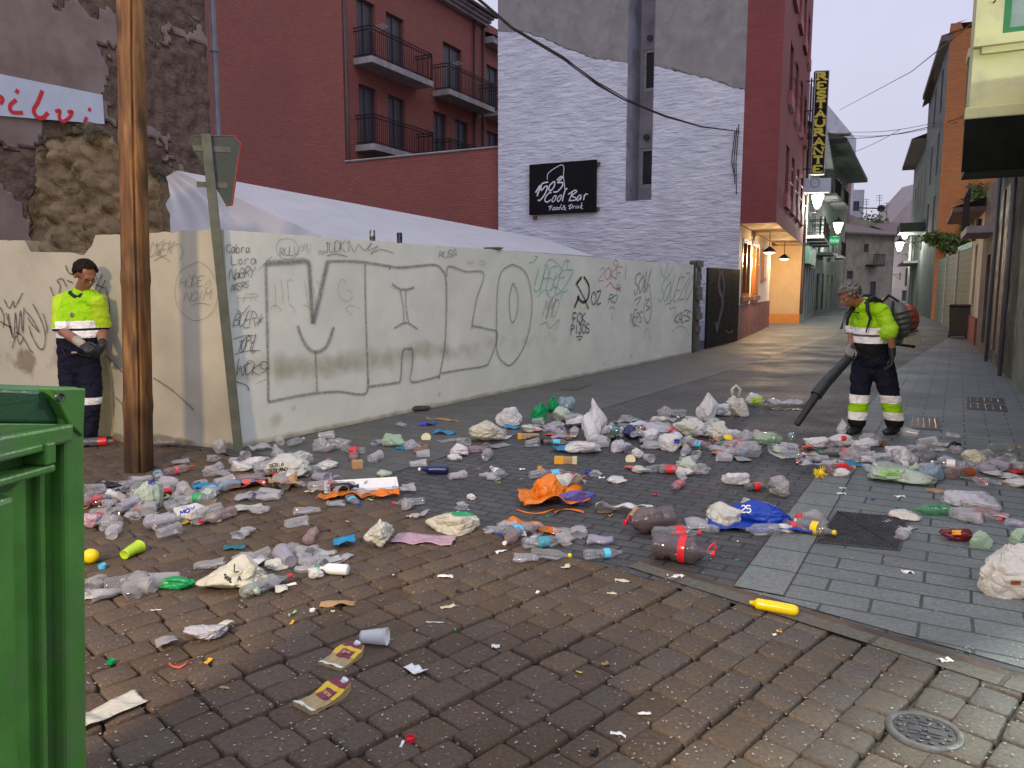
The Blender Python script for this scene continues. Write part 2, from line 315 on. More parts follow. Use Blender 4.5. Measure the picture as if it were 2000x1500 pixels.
def stroke(mb, F, pts, wd, d=.003, smooth=True):
    'ribbon through pts (s,z) laid on the frame'
    p = catmull(pts) if smooth else pts
    STK[0] += 1; dd = d+(STK[0] % 40)*.00012
    n = len(p); b = len(mb.v); acc = 0
    for i, (a, z) in enumerate(p):
        q0, q1 = p[max(i-1, 0)], p[min(i+1, n-1)]; tx, tz = q1[0]-q0[0], q1[1]-q0[1]; l = math.hypot(tx, tz) or 1
        nx, nz = -tz/l, tx/l; h = wd/2
        mb.v.append(F(a+nx*h, dd, z+nz*h)); mb.v.append(F(a-nx*h, dd, z-nz*h))
    for i in range(n-1):
        mb.f.append([b+2*i, b+2*i+1, b+2*i+3, b+2*i+2]); mb.uv.append([(0, i), (1, i), (1, i+1), (0, i+1)]); mb.m.append(0); mb.at.append([0]*4)
# stroke font, 4 x 6 cells
FONT = {'A': [[(0, 0), (2, 6), (4, 0)], [(.7, 2), (3.3, 2)]], 'B': [[(0, 0), (0, 6), (3, 5.5), (3, 3.6), (0, 3.2)], [(0, 3.2), (4, 2.4), (3.4, .3), (0, 0)]], 'C': [[(4, 5), (2, 6), (0, 4), (0, 2), (2, 0), (4, 1)]],
 'D': [[(0, 0), (0, 6), (3, 5), (4, 3), (3, 1), (0, 0)]], 'E': [[(4, 6), (0, 6), (0, 0), (4, 0)], [(0, 3), (3, 3)]], 'F': [[(4, 6), (0, 6), (0, 0)], [(0, 3.2), (3, 3.2)]], 'G': [[(4, 5), (2, 6), (0, 4), (0, 2), (2, 0), (4, 1), (4, 3), (2.4, 3)]],
 'H': [[(0, 0), (0, 6)], [(4, 0), (4, 6)], [(0, 3), (4, 3)]], 'I': [[(2, 0), (2, 6)]], 'J': [[(1, 6), (4, 6)], [(3, 6), (3, 1), (1.6, 0), (0, 1.2)]], 'K': [[(0, 0), (0, 6)], [(4, 6), (.2, 3), (4, 0)]], 'L': [[(0, 6), (0, 0), (4, 0)]],
 'M': [[(0, 0), (.3, 6), (2, 2.5), (3.7, 6), (4, 0)]], 'N': [[(0, 0), (0, 6), (4, 0), (4, 6)]], 'O': [[(2, 6), (0, 4), (0, 2), (2, 0), (4, 2), (4, 4), (2, 6)]], 'P': [[(0, 0), (0, 6), (3.2, 5.6), (3.6, 4), (0, 3)]], 'Q': [[(2, 6), (0, 4), (0, 2), (2, 0), (4, 2), (4, 4), (2, 6)], [(2.4, 1.6), (4.4, -.6)]],
 'R': [[(0, 0), (0, 6), (3.2, 5.6), (3.6, 4), (0, 3)], [(1.4, 3.1), (4, 0)]], 'S': [[(4, 5.2), (2, 6), (.2, 4.8), (1, 3.3), (3.2, 2.6), (3.9, 1.2), (2, 0), (0, .8)]], 'T': [[(0, 6), (4, 6)], [(2, 6), (2, 0)]], 'U': [[(0, 6), (0, 1.6), (2, 0), (4, 1.6), (4, 6)]],
 'V': [[(0, 6), (2, 0), (4, 6)]], 'W': [[(0, 6), (1, 0), (2, 4), (3, 0), (4, 6)]], 'X': [[(0, 6), (4, 0)], [(0, 0), (4, 6)]], 'Y': [[(0, 6), (2, 3), (4, 6)], [(2, 3), (2, 0)]], 'Z': [[(0, 6), (4, 6), (0, 0), (4, 0)]],
 'a': [[(3.4, 3.6), (1.4, 4), (.2, 2), (1, 0), (3, 1), (3.5, 3.6), (3.6, 0)]], 'b': [[(.3, 6), (.3, 0), (2.6, .2), (3.4, 2), (2, 3.6), (.3, 2.6)]], 'd': [[(3.4, 6), (3.3, 0)], [(3.4, 3), (1.4, 3.8), (.2, 2), (1, 0), (3.3, .8)]], 'i': [[(1.8, 3.8), (1.9, 0)], [(1.8, 5.2), (1.9, 5.4)]], 'k': [[(.4, 6), (.4, 0)], [(3.2, 3.8), (.5, 1.8), (3.4, 0)]],
 'n': [[(.4, 3.8), (.4, 0)], [(.4, 2.8), (2, 3.9), (3.2, 3), (3.2, 0)]], 'o': [[(1.9, 3.8), (.3, 2), (1.9, 0), (3.5, 2), (1.9, 3.8)]], 'r': [[(.6, 3.8), (.6, 0)], [(.6, 2.6), (2, 3.9), (3.2, 3.6)]], 'l': [[(1.6, 6), (1.5, .5), (2.4, 0)]], 's': [[(3.2, 3.3), (1.6, 3.9), (.6, 3), (3, 1.2), (1.8, 0), (.4, .6)]], 'h': [[(.4, 6), (.4, 0)], [(.4, 2.8), (2, 3.9), (3.2, 3), (3.2, 0)]], 'm': [[(.2, 3.8), (.2, 0)], [(.2, 3), (1.2, 3.9), (1.9, 3), (1.9, 0)], [(1.9, 3), (2.9, 3.9), (3.6, 3), (3.6, 0)]], 'u': [[(.4, 3.8), (.5, .6), (1.8, 0), (3.2, 1)], [(3.3, 3.8), (3.3, 0)]], 'e': [[(.4, 2), (3.3, 2.2), (2, 3.9), (.3, 2), (1.6, 0), (3.3, .8)]], 't': [[(1.8, 5.4), (1.8, .6), (3, 0)], [(.5, 3.9), (3.2, 3.9)]],
 '&': [[(4, 0), (.8, 4.6), (2, 6), (3, 4.8), (.3, 2), (1.4, 0), (3.8, 2.4)]], '1': [[(.8, 4.8), (2.2, 6), (2.2, 0)]], '2': [[(.2, 4.6), (2, 6), (3.8, 4.4), (0, 0), (4, 0)]], '5': [[(3.8, 6), (.4, 6), (.2, 3.4), (2.8, 3.8), (3.8, 2), (2, 0), (0, .8)]], '0': [[(2, 6), (.3, 3), (2, 0), (3.7, 3), (2, 6)]], ' ': [], '-': [[(.5, 3), (3.5, 3)]], '*': [[(0, 1), (4, 5)], [(0, 5), (4, 1)], [(2, 0), (2, 6)]], "'": [[(2, 6), (1.6, 4.6)]]}
def write(mb, F, txt, a, b, hpx, wpx, slant=0, wild=0, d=.003, smooth=True, px=True, rnd=None):
    'letters along the line a->b (pixels of the 2000 px survey, or frame metres), height hpx'
    r = rnd or random.Random(txt+str(a)); n = len(txt); dx, dy = (b[0]-a[0])/n, (b[1]-a[1])/n
    for i, ch in enumerate(txt):
        ox, oy = a[0]+dx*i, a[1]+dy*i; hs = hpx*(1+wild*r.uniform(-.35, .5)); ro = wild*r.uniform(-.35, .35)
        for st in FONT[ch]:
            q = []
            for (x, y) in st:
                if wild: x += r.uniform(-wild, wild); y += r.uniform(-wild, wild)*1.3
                X = x/4*dx*.78*(1+wild*.5)+slant*.09*y/6*abs(hs)+ro*y*abs(dx)/12; Y = y/6*hs
                if px: q.append(F.px(ox+X, oy+x/4*dy*.78-Y))
                else: q.append((ox+X, oy+Y))
            if px: w_ = wpx*abs(F.px(ox+1, oy)[0]-F.px(ox, oy)[0]) if False else wpx*(F.px(ox, oy-1)[1]-F.px(ox, oy)[1])
            else: w_ = wpx
            stroke(mb, F, q, w_, d, smooth and len(q) > 2)
def openwall(mb, F, a0, a1, z0, z1, ops, depth=.18, d=0, m=0):
    'wall sheet with openings (a0,a1,z0,z1) and their reveals'
    A = sorted({a0, a1}|{x for o in ops for x in o[:2]}); Z = sorted({z0, z1}|{x for o in ops for x in o[2:4]})
    for i in range(len(A)-1):
        for j in range(len(Z)-1):
            ca, cz = (A[i]+A[i+1])/2, (Z[j]+Z[j+1])/2
            if any(o[0] < ca < o[1] and o[2] < cz < o[3] for o in ops): continue
            c = [(A[i], Z[j]), (A[i+1], Z[j]), (A[i+1], Z[j+1]), (A[i], Z[j+1])]
            mb.face([F(a, d, z) for a, z in c], c, m)
    for o in ops:
        c = [(o[0], o[2]), (o[1], o[2]), (o[1], o[3]), (o[0], o[3])]
        for k in range(4):
            p, q = c[k], c[(k+1) % 4]
            mb.face([F(p[0], d, p[1]), F(q[0], d, q[1]), F(q[0], d-depth, q[1]), F(p[0], d-depth, p[1])], [(p[0], p[1]), (q[0], q[1]), (q[0]+.1, q[1]), (p[0]+.1, p[1])], m)
# ================================================ GROUND
A_ = G(457, 878).to_2d(); B_ = G(1350, 690).to_2d(); DG = (B_-A_).normalized(); NG = Vector((DG.y, -DG.x))
DS = Vector((.4995, .8663)); NS = Vector((DS.y, -DS.x))       # footway axis of the slabs
C0 = G(1430, 1147).to_2d()
m_base = mat('mortar bed', (.035, .03, .026), (.06, .05, .042), rough=.8, scale=8, bump=.01)
mb = MB(); F0 = lambda x, y, z=0: Vector((x, y, z))
mb.face([F0(-300, -40, -.03), F0(400, -40, -.03), F0(400, 600, -.03), F0(-300, 600, -.03)])
tag(mb.build('ground', m_base), kind='structure')
def sheet(name, pts, z, m, org, axis):
    mb = MB(); ax = Vector(axis).normalized(); ay = Vector((-ax.y, ax.x))
    mb.face([Vector((p[0], p[1], z)) for p in pts], [((Vector(p[:2])-org).dot(ax), (Vector(p[:2])-org).dot(ay)) for p in pts])
    return tag(mb.build(name, m), kind='structure')
# boundary line between the brown setts and the grey paving
bl = [Vector(A_)+Vector((-.02, -.05)), C0-Vector((.10, .04)), G(2000, 1322).to_2d(), Vector((4.2, .6))]
m_pav = bricks('grey pavers', (.074, .077, .078), (.052, .054, .055), (.022, .022, .022), bw=.21, rh=.105, ms=.009, bump=.006, distort=.015, wet=(.55, .82), stain=(.04, .04, .042), sscale=.8)
m_slab = bricks('grey slabs', (.15, .172, .174), (.125, .148, .15), (.028, .028, .026), bw=.43, rh=.185, ms=.008, bump=.005, distort=.01, wet=(.5, .75), stain=(.09, .1, .1), sscale=.7, grain=.35)
m_slab2 = bricks('pale footway slabs', (.095, .098, .09), (.075, .078, .073), (.05, .05, .045), bw=.4, rh=.2, ms=.008, bump=.004, distort=.015, wet=(.55, .82), stain=(.1, .098, .09), sscale=.9)
sheet('street_paving', [tuple(bl[0]+Vector((-2.5, 1.2))), tuple(bl[0]-Vector((.07, .07))), tuple(bl[1]-Vector((.07, .07))), tuple(bl[2]-Vector((.03, .03))), tuple(bl[3]), (60, 1), (60, 200), (-2, 200)], 0.0, m_pav, C0, NS)
# left footway strip along the graffiti wall, then along the red building
lk = [G(1180, 798).to_2d(), G(1420, 725).to_2d()]; dl = (lk[1]-lk[0]).normalized()
p0 = lk[0]-dl*4.6; bd_ = bl[1]-bl[0]; _t = ((lk[0]-bl[0]).x*bd_.y-(lk[0]-bl[0]).y*bd_.x)/(dl.x*bd_.y-dl.y*bd_.x); p0 = lk[0]-dl*(_t-.03); p1 = Vector((10.3, 24.5)); p2 = Vector((17.6, 40.5)); 
sheet('footway', [tuple(p0), tuple(lk[0]), tuple(lk[1]), tuple(p1), tuple(p2), (14.6, 41), (6.2, 21.9), tuple(B_+NG*.02), tuple(bl[0]+DG*.1+NG*.05)], .004, m_slab2, lk[0], NG)
# right footway slabs
q = [C0, C0+DS*4.1, C0+DS*12, (14.5, 25.2), (16.5, 25), (8.2, 11.5), (6.2, 6), (5.0, .4), bl[3]+Vector((.06, .06)), bl[2]+Vector((.05, .06))]
sheet('slab_footway', [tuple(x)[:2] for x in q], .004, m_slab, C0, NS)
m_slabe = bricks('border slabs', (.155, .173, .17), (.14, .157, .154), (.03, .03, .03), bw=.26, rh=.36, ms=.008, bump=.005, offset=0, wet=(.5, .75), grain=.3)
sheet('border_slabs', [tuple(x) for x in (C0, C0+DS*11, C0+DS*11+NS*.26, C0+NS*.26)], .008, m_slabe, C0, NS)
# concrete edging strip with rusty gutter
e1 = (C0-bl[2]).normalized(); en = Vector((e1.y, -e1.x)); en = en if en.y > 0 else -en
m_edge = bricks('concrete edging', (.10, .10, .085), (.08, .08, .068), (.05, .045, .035), bw=.5, rh=.3, ms=.01, bump=.008, distort=.03, grain=.4, rough=.7, stain=(.12, .09, .05), sscale=3)
s0 = C0+e1*.55; s1 = bl[2]-e1*2.2
sheet('edging_strip', [tuple(s0-en*.16), tuple(s1-en*.16), tuple(s1-en*.055), tuple(s0-en*.055)], .007, m_edge, C0, e1)
m_gut = mat('gutter dirt', (.04, .03, .02), (.09, .055, .03), rough=.6, scale=5, bump=.01)
sheet('gutter_dirt', [tuple(s0-en*.056), tuple(s1-en*.056), tuple(s1+en*.0), tuple(s0+en*.0)], .0055, m_gut, C0, e1)
# brown setts: each stone modelled, one paving object
E1 = Vector((.70, .714)).normalized(); E2 = Vector((E1.y, -E1.x))
def side(p):
    for i in range(3):
        a, b = bl[i], bl[i+1]
        if i == 0 or p.x > a.x:
            if (i == 2 or p.x <= b.x) or i == 2:
                t = (p.x-a.x)/(b.x-a.x); y = a.y+t*(b.y-a.y); return y-p.y
    return -1
def setts():
    mb = MB(); rr = random.Random(3); rw = .152; n = 0
    Dl = (G(190, 853).to_2d()-A_).normalized()
    for i in range(-62, 48):
        o = rr.uniform(0, .2); wv = rr.uniform(-.01, .01); t = -6+o
        while t < 11:
            ln = rr.choice((.15, .165, .18, .19, .2, .215)); c = E2*(i*rw+wv)+E1*(t+ln/2); t += ln
            if c.y < 1.3 or c.y > 9.5 or abs(c.x) > 1.1+c.y*.75: continue
            sd = side(c)
            if c.x >= bl[0].x and sd < .035: continue
            if c.x < bl[0].x and (c-A_).dot(Vector((-Dl.y, Dl.x)) if Dl.x < 0 and False else Vector((Dl.y, -Dl.x))) > 0: continue
            hl, hw = ln/2-.0042, rw/2-.0042; ch = rr.uniform(.008, .02)
            pts = []
            cl = c
            for sx, sy, o1, o2 in ((1, 1, (0, -1), (-1, 0)), (-1, 1, (1, 0), (0, -1)), (-1, -1, (0, 1), (1, 0)), (1, -1, (-1, 0), (0, 1))):
                jx, jy = rr.uniform(-.006, .004), rr.uniform(-.006, .004)
                bx, by = sx*(hl+jx), sy*(hw+jy)
                pts += [(bx+o1[0]*ch, by+o1[1]*ch), (bx+o2[0]*ch*.35+o1[0]*ch*.35, by+o2[1]*ch*.35+o1[1]*ch*.35), (bx+o2[0]*ch, by+o2[1]*ch)]
            h = rr.uniform(-.0035, .002)+.006*noise.noise(Vector((c.x*.8, c.y*.8, 0))); tx, ty = rr.uniform(-.012, .012), rr.uniform(-.014, .014); tint = rr.random()
            def ringp(sc, z): return [Vector(((cl+E1*(x*sc)+E2*(y*sc)).x, (cl+E1*(x*sc)+E2*(y*sc)).y, z+h+(x*tx+y*ty)*(1 if z > -.02 else 0))) for x, y in pts]
            r0, r1, r2 = ringp(1.01, -.028), ringp(.988, -.0035), ringp(.93, -.0)
            b = len(mb.v); k = len(pts); mb.v += r0+r1+r2
            for a in range(2):
                for q in range(k):
                    q2 = (q+1) % k; mb.f.append([b+a*k+q, b+a*k+q2, b+(a+1)*k+q2, b+(a+1)*k+q][::-1] if False else [b+a*k+q, b+a*k+q2, b+(a+1)*k+q2, b+(a+1)*k+q]); mb.uv.append([(0, 0)]*4); mb.m.append(0); mb.at.append([tint+.001]*4)
            mb.f.append([b+2*k+q for q in range(k)]); mb.uv.append([(0, 0)]*k); mb.m.append(0); mb.at.append([tint+.001]*k); n += 1
    m, Nn, Ll, bs = newmat('brown setts')
    at = Nn.new('ShaderNodeAttribute'); at.attribute_name = 'mask'
    cr = Nn.new('ShaderNodeValToRGB'); Ll.new(at.outputs['Fac'], cr.inputs[0]); cr.color_ramp.elements[0].color = (.078, .051, .030, 1); cr.color_ramp.elements[1].color = (.115, .077, .047, 1)
    e = cr.color_ramp.elements.new(.35); e.color = (.094, .062, .038, 1); e = cr.color_ramp.elements.new(.7); e.color = (.090, .066, .048, 1)
    tc_ = Nn.new('ShaderNodeTexCoord')
    n1 = Nn.new('ShaderNodeTexNoise'); n1.inputs['Scale'].default_value = 60; n1.inputs['Detail'].default_value = 8; Ll.new(tc_.outputs['Object'], n1.inputs['Vector'])
    n2 = Nn.new('ShaderNodeTexNoise'); n2.inputs['Scale'].default_value = .9; n2.inputs['Detail'].default_value = 8; n2.inputs['Roughness'].default_value = .6; Ll.new(tc_.outputs['Object'], n2.inputs['Vector'])
    mg = Nn.new('ShaderNodeMapRange'); mg.inputs[1].default_value = .25; mg.inputs[2].default_value = .75; mg.inputs[3].default_value = .65; mg.inputs[4].default_value = 1.35; Ll.new(n1.outputs[0], mg.inputs[0])
    sc = Nn.new('ShaderNodeVectorMath'); sc.operation = 'SCALE'; Ll.new(cr.outputs[0], sc.inputs[0]); Ll.new(mg.outputs[0], sc.inputs['Scale'])
    # grey tint painted into the right-hand part against the lantern's yellow light
    sx = Nn.new('ShaderNodeSeparateXYZ'); Ll.new(tc_.outputs['Object'], sx.inputs[0]); gx = Nn.new('ShaderNodeMapRange'); gx.inputs[1].default_value = .2; gx.inputs[2].default_value = 1.8; gx.inputs[4].default_value = .95; Ll.new(sx.outputs[0], gx.inputs[0])
    gm = Nn.new('ShaderNodeMix'); gm.data_type = 'RGBA'; Ll.new(gx.outputs[0], gm.inputs[0]); Ll.new(sc.outputs[0], gm.inputs[6])
    gr = Nn.new('ShaderNodeVectorMath'); gr.operation = 'MULTIPLY'; gr.inputs[1].default_value = (.92, 1.22, 1.55); Ll.new(sc.outputs[0], gr.inputs[0]); Ll.new(gr.outputs[0], gm.inputs[7])
    # wet stain patches
    st = Nn.new('ShaderNodeMapRange'); st.inputs[1].default_value = .56; st.inputs[2].default_value = .66; st.inputs[4].default_value = .55; Ll.new(n2.outputs[0], st.inputs[0])
    sm = Nn.new('ShaderNodeMix'); sm.data_type = 'RGBA'; sm.inputs[7].default_value = (.05, .03, .022, 1); Ll.new(st.outputs[0], sm.inputs[0]); Ll.new(gm.outputs[2], sm.inputs[6])
    # pale specks painted in as glints off the wet stones
    vo = Nn.new('ShaderNodeTexVoronoi'); vo.inputs['Scale'].default_value = 42; Ll.new(tc_.outputs['Object'], vo.inputs['Vector'])
    vm = Nn.new('ShaderNodeMapRange'); vm.inputs[1].default_value = .16; vm.inputs[2].default_value = .1; Ll.new(vo.outputs['Distance'], vm.inputs[0])
    sc2 = Nn.new('ShaderNodeSeparateColor'); Ll.new(vo.outputs['Color'], sc2.inputs[0]); th = Nn.new('ShaderNodeMath'); th.operation = 'GREATER_THAN'; th.inputs[1].default_value = .8; Ll.new(sc2.outputs[0], th.inputs[0])
    mm = Nn.new('ShaderNodeMath'); mm.operation = 'MULTIPLY'; Ll.new(vm.outputs[0], mm.inputs[0]); Ll.new(th.outputs[0], mm.inputs[1]); mm2 = Nn.new('ShaderNodeMath'); mm2.operation = 'MULTIPLY'; mm2.inputs[1].default_value = .75; Ll.new(mm.outputs[0], mm2.inputs[0])
    fm = Nn.new('ShaderNodeMix'); fm.data_type = 'RGBA'; fm.inputs[7].default_value = (.42, .38, .34, 1); Ll.new(mm2.outputs[0], fm.inputs[0]); Ll.new(sm.outputs[2], fm.inputs[6]); Ll.new(fm.outputs[2], bs.inputs['Base Color'])
    rg = Nn.new('ShaderNodeMapRange'); rg.inputs[1].default_value = .4; rg.inputs[2].default_value = .65; rg.inputs[3].default_value = .92; rg.inputs[4].default_value = .6; Ll.new(n2.outputs[0], rg.inputs[0]); Ll.new(rg.outputs[0], bs.inputs['Roughness'])
    bp = Nn.new('ShaderNodeBump'); bp.inputs['Distance'].default_value = .006; Ll.new(n1.outputs[0], bp.inputs['Height']); Ll.new(bp.outputs[0], bs.inputs['Normal'])
    o = mb.build('sett_paving', m, smooth=True); tag(o, kind='structure'); return n
setts()
# covers in the ground
m_iron = mat('worn iron', (.16, .17, .18), (.09, .09, .1), rough=.35, scale=20, metal=.85, bump=.001)
m_dark = mat('dark iron', (.045, .045, .05), (.07, .07, .075), rough=.45, scale=20, metal=.4)
def manhole():
    c = G(1805, 1428); t = thing('manhole_cover', (c.x, c.y, 0), 'small round iron manhole cover with raised studs set in the cobbles', 'manhole cover')
    M = Matrix.Translation((c.x, c.y, .004)); mb = MB(); mb.lathe([(.10, -.01), (.10, .002), (.103, .0035), (.121, .0035), (.125, .0), (.126, -.01)], 40, M); mb.build('rim', mat('rim iron', (.13, .135, .135), (.08, .08, .08), rough=.6, scale=15, metal=.3, bump=.002), t, smooth=True)
    mb = MB(); mb.lathe([(0, .0), (.099, .0), (.099, -.01)], 40, M); 
    mb.build('lid', m_dark, t)
    mb = MB()
    for k in range(14):
        a = 2*pi*k/14; mb.tube([(c.x+.082*cos(a), c.y+.082*sin(a), .002), (c.x+.082*cos(a), c.y+.082*sin(a), .0085)], .0085, 8)
    FF = lambda a, d, z: Vector((c.x+a*.9+d*.43, c.y-a*.43+d*.9, z))
    for i, y in enumerate((-.055, -.033, .033, .055)): 
        for j in range(3):
            if abs(y) > .05 and j != 1: continue
            mb.box(FF, -.014+(j-1)*.036, .014+(j-1)*.036, y-.006, y+.006, .002, .008)
    for j in (-1, 1): mb.box(FF, j*.032-.022, j*.032+.022, -.018, .018, .002, .0075)
    mb.tube([(c.x, c.y, .002), (c.x, c.y, .009)], .011, 10)
    mb.build('stud', m_iron, t, bevel=.001)
manhole()
def cover(px, name, label, z=.012, pat=True, m=None):
    pts = [G(u, v) for u, v in px]; c = sum(pts, Vector())/4; t = thing(name, (c.x, c.y, 0), label, 'cover')
    mb = MB(); top = [Vector((p.x, p.y, z)) for p in pts]; mb.face(top, [(0, 0), (1, 0), (1, 1), (0, 1)])
    for i in range(4): a, b = top[i], top[(i+1) % 4]; mb.face([a, b, b-Vector((0, 0, .015)), a-Vector((0, 0, .015))])
    mb.build('frame', m_dark, t)
    mb = MB(); e, f = top[1]-top[0], top[3]-top[0]
    n = 16 if pat else 5
    for i in range(n):
        for (a0, b0, a1, b1) in ((i/n, 0, 1, 1-i/n), (0, i/n, 1-i/n, 1), (i/n, 1, 1, i/n), (0, 1-i/n, 1-i/n, 0)) if pat else ((i/n+.08, .08, i/n+.08, .92),):
            P = lambda a, b: top[0]+e*(.03+a*.94)+f*(.03+b*.94)+Vector((0, 0, .001))
            mb.tube([P(a0, b0), P(a1, b1)], .004, 4, cap=False)
    mb.build('ribs', m or m_iron, t)
cover([(1592, 1062), (1757, 1078), (1777, 1018), (1632, 1000)], 'access_cover', 'rectangular dark iron access cover with chequered pattern sunk in the slabs')
cover([(1775, 838), (1838, 842), (1832, 818), (1776, 815)], 'access_cover', "small dark iron cover in the paving just right of the blower worker's feet", pat=False)
cover([(1888, 785), (1962, 790), (1960, 779), (1888, 776)], 'drain_grate', 'slotted street drain grate near the right wall, nearer of two', pat=False)
cover([(1888, 800), (1968, 806), (1964, 793), (1888, 788)], 'drain_grate', 'slotted street drain grate near the right wall, in front of its twin', pat=False)
cover([(1095, 762), (1125, 764), (1155, 752), (1128, 748)], 'access_cover', 'small grey access cover set in the pale footway beside the graffiti wall', pat=False)

# ================================================ GRAFFITI WALL
FG = Fr(A_, DG); LW = (B_-A_).length
Cc = G(190, 853).to_2d(); FL = Fr(A_, Cc-A_)
zt = lambda F, u, v: F.px(u, v)[1]
m_wall = maskmat('white painted render', ((.70, .72, .64), (.62, .64, .57)), ((.30, .29, .21), (.42, .41, .31)), bumpA=.006, bumpB=.01, scaleA=2.2, scaleB=6, stainA=(.60, .62, .55), edge=(.3, .85))
def gmask(s, z):
    m = 0
    # grimy damp band along the middle-bottom and chipped foot
    d = (z-.72-.1*noise.noise(Vector((s*1.2, 0, 3))))
    if s < 6.4: m = max(m, .74*math.exp(-(d/.17)**2)*(1-.3*(s/6.4))*(1 if .5 < s < 3.4 else .75))
    m = max(m, .95*math.exp(-(z/.06)**2))
    for cs, cz, r in ((.52, .22, .11), (.75, .3, .04), (3.2, .16, .05), (8.1, .15, .05), (9.3, .2, .06), (10.6, .22, .05)):
        m = max(m, .75*math.exp(-((s-cs)**2+(z-cz)**2)/r**2))
    return m
def rough_wall(F, s0, s1, top, bot, name, m, parent, thick=.25, ds=.045, amp=.006, mask=None, disp=None, seed=0, side=True):
    mb = MB(); nu = max(2, int((s1-s0)/ds)); nv = 64
    def fn(i, j, d0=0):
        s = s0+(s1-s0)*i; t = top(s)+.012*noise.noise(Vector((s*9, seed, 1))); b_ = bot(s); z = b_+(t-b_)*j
        d = amp*noise.fractal(Vector((s*1.5, z*1.5, seed)), 1, 2, 4)+(disp(s, z) if disp else 0)
        return (F(s, d, z), (s, z), mask(s, z) if mask else 0)
    mb.grid(fn, nu, max(8, int(nv*1)))
    pr = [(s0+(s1-s0)*i/nu) for i in range(nu+1)]
    for i in range(nu):
        a, c = pr[i], pr[i+1]; 
        P = fn(i/nu, 1)[0]; Q = fn((i+1)/nu, 1)[0]
        mb.face([P, Q, Q-F.N*thick, P-F.N*thick], [(a, 0), (c, 0), (c, thick), (a, thick)], at=.9 if mask else 0)
    for i in (0, 1):
        for j in range(20):
            p, q_ = fn(i, j/20)[0], fn(i, (j+1)/20)[0]; mb.face([p, q_, q_-F.N*thick, p-F.N*thick], [(0, p.z), (0, q_.z), (thick, q_.z), (thick, p.z)])
    return mb.build(name, m, parent, smooth=False, merge=True)
tw = thing('boundary_wall', (A_.x, A_.y, 0), 'long white painted wall covered in graffiti with big outlined letters running up the street', 'wall')
zA, zB = zt(FG, 457, 450), zt(FG, 1350, 517)
def gtop(s):
    k = [(457, 450), (700, 468), (800, 476), (960, 487), (1120, 500), (1280, 513), (1350, 517)]
    pp = [FG.px(*x) for x in k]
    for i in range(len(pp)-1):
        if s <= pp[i+1][0] or i == len(pp)-2:
            t = (s-pp[i][0])/(pp[i+1][0]-pp[i][0]); return pp[i][1]*(1-t)+pp[i+1][1]*t
rough_wall(FG, -.0, LW, gtop, lambda s: -.03, 'masonry', m_wall, tw, mask=gmask)
# graffiti: soft sprayed outline, marker tags
gs = {k: MB() for k in ('soft', 'black', 'fine', 'green', 'red', 'yellow', 'bold')}
def S(k, pts, wpx, F=FG, smooth=True):
    q = [F.px(u, v, .012) for u, v in pts]; u, v = pts[0]; wpx *= 1.4 if k == 'soft' and wpx > 3.5 else 1
    w_ = wpx*(F.px(u, v-1, .012)[1]-F.px(u, v, .012)[1]); stroke(gs[k], F, q, w_, .012, smooth)
SO = 14
S('soft', [(519, 514), (562, 512), (600, 511), (605, 537), (608, 590), (611, 632)], SO); S('soft', [(611, 632), (622, 590), (631, 550), (640, 511)], SO)
S('soft', [(638, 510), (680, 510), (712, 512), (762, 520), (787, 522), (845, 517), (862, 525), (871, 545), (872, 600), (869, 675), (860, 727), (858, 740)], 7)
S('soft', [(519, 514), (521, 600), (523, 700), (524, 785)], 8); S('soft', [(524, 785), (600, 770), (660, 765), (700, 770), (716, 766), (719, 740)], 7)
S('soft', [(713, 515), (714, 600), (717, 690), (719, 750)], 6)
S('soft', [(581, 636), (590, 660), (602, 680), (615, 687), (628, 684), (640, 672), (652, 638)], 9); S('soft', [(616, 687), (618, 730), (619, 766)], 5)
S('soft', [(719, 755), (770, 748), (782, 742), (785, 700), (788, 684), (797, 681), (806, 684), (805, 715), (803, 745), (837, 740), (858, 734)], 6)
S('soft', [(765, 554), (780, 564), (795, 565), (809, 561)], 6); S('soft', [(781, 566), (787, 595), (789, 628)], 4); S('soft', [(793, 566), (793, 600), (798, 630)], 4); S('soft', [(770, 641), (785, 632), (797, 631), (816, 643)], 5)
S('soft', [(872, 540), (877, 520), (910, 530), (945, 534), (930, 587), (921, 642)], 5); S('soft', [(922, 636), (950, 642), (972, 652), (957, 702), (945, 715), (900, 722), (862, 729)], 5)
S('soft', [(1000, 516), (980, 530), (972, 562), (970, 625), (971, 687), (985, 709), (1000, 711), (1022, 680), (1035, 637), (1039, 587), (1032, 545), (1020, 525), (1000, 516)], 4.5)
S('soft', [(1002, 552), (995, 580), (997, 622), (1003, 629), (1010, 610), (1011, 575), (1002, 552)], 4)
def Wt(k, txt, a, b, h, w_, slant=0, wild=0, F=FG): write(gs[k], F, txt, a, b, h, w_, slant, wild, .012)
Wt('black', 'Cabra', (441, 493), (487, 493), 15, 2.4, 0, .15); Wt('black', 'Lora', (450, 516), (500, 516), 16, 2, 0, .2)
Wt('black', 'NaBRY', (446, 546), (494, 540), 18, 2.2, 2, .35); Wt('black', 'AKERS', (449, 570), (484, 560), 13, 2, 1, .2)
Wt('fine', 'HFR', (462, 590), (500, 588), 14, 1.6, 2, .5); Wt('black', 'BUER*', (453, 636), (508, 636), 24, 2, 3, .5); S('black', [(462, 605), (474, 612), (480, 604), (488, 596)], 2)
Wt('black', 'TOPYL', (460, 686), (498, 684), 26, 2.4, 3, .6); S('black', [(456, 662), (480, 655), (500, 656)], 2); S('black', [(458, 692), (480, 686), (508, 684)], 2)
Wt('black', 'WOKS', (458, 735), (520, 728), 28, 2.2, 2, .7); S('black', [(460, 745), (480, 752), (486, 762)], 3); S('fine', [(498, 750), (515, 742), (520, 740)], 2)
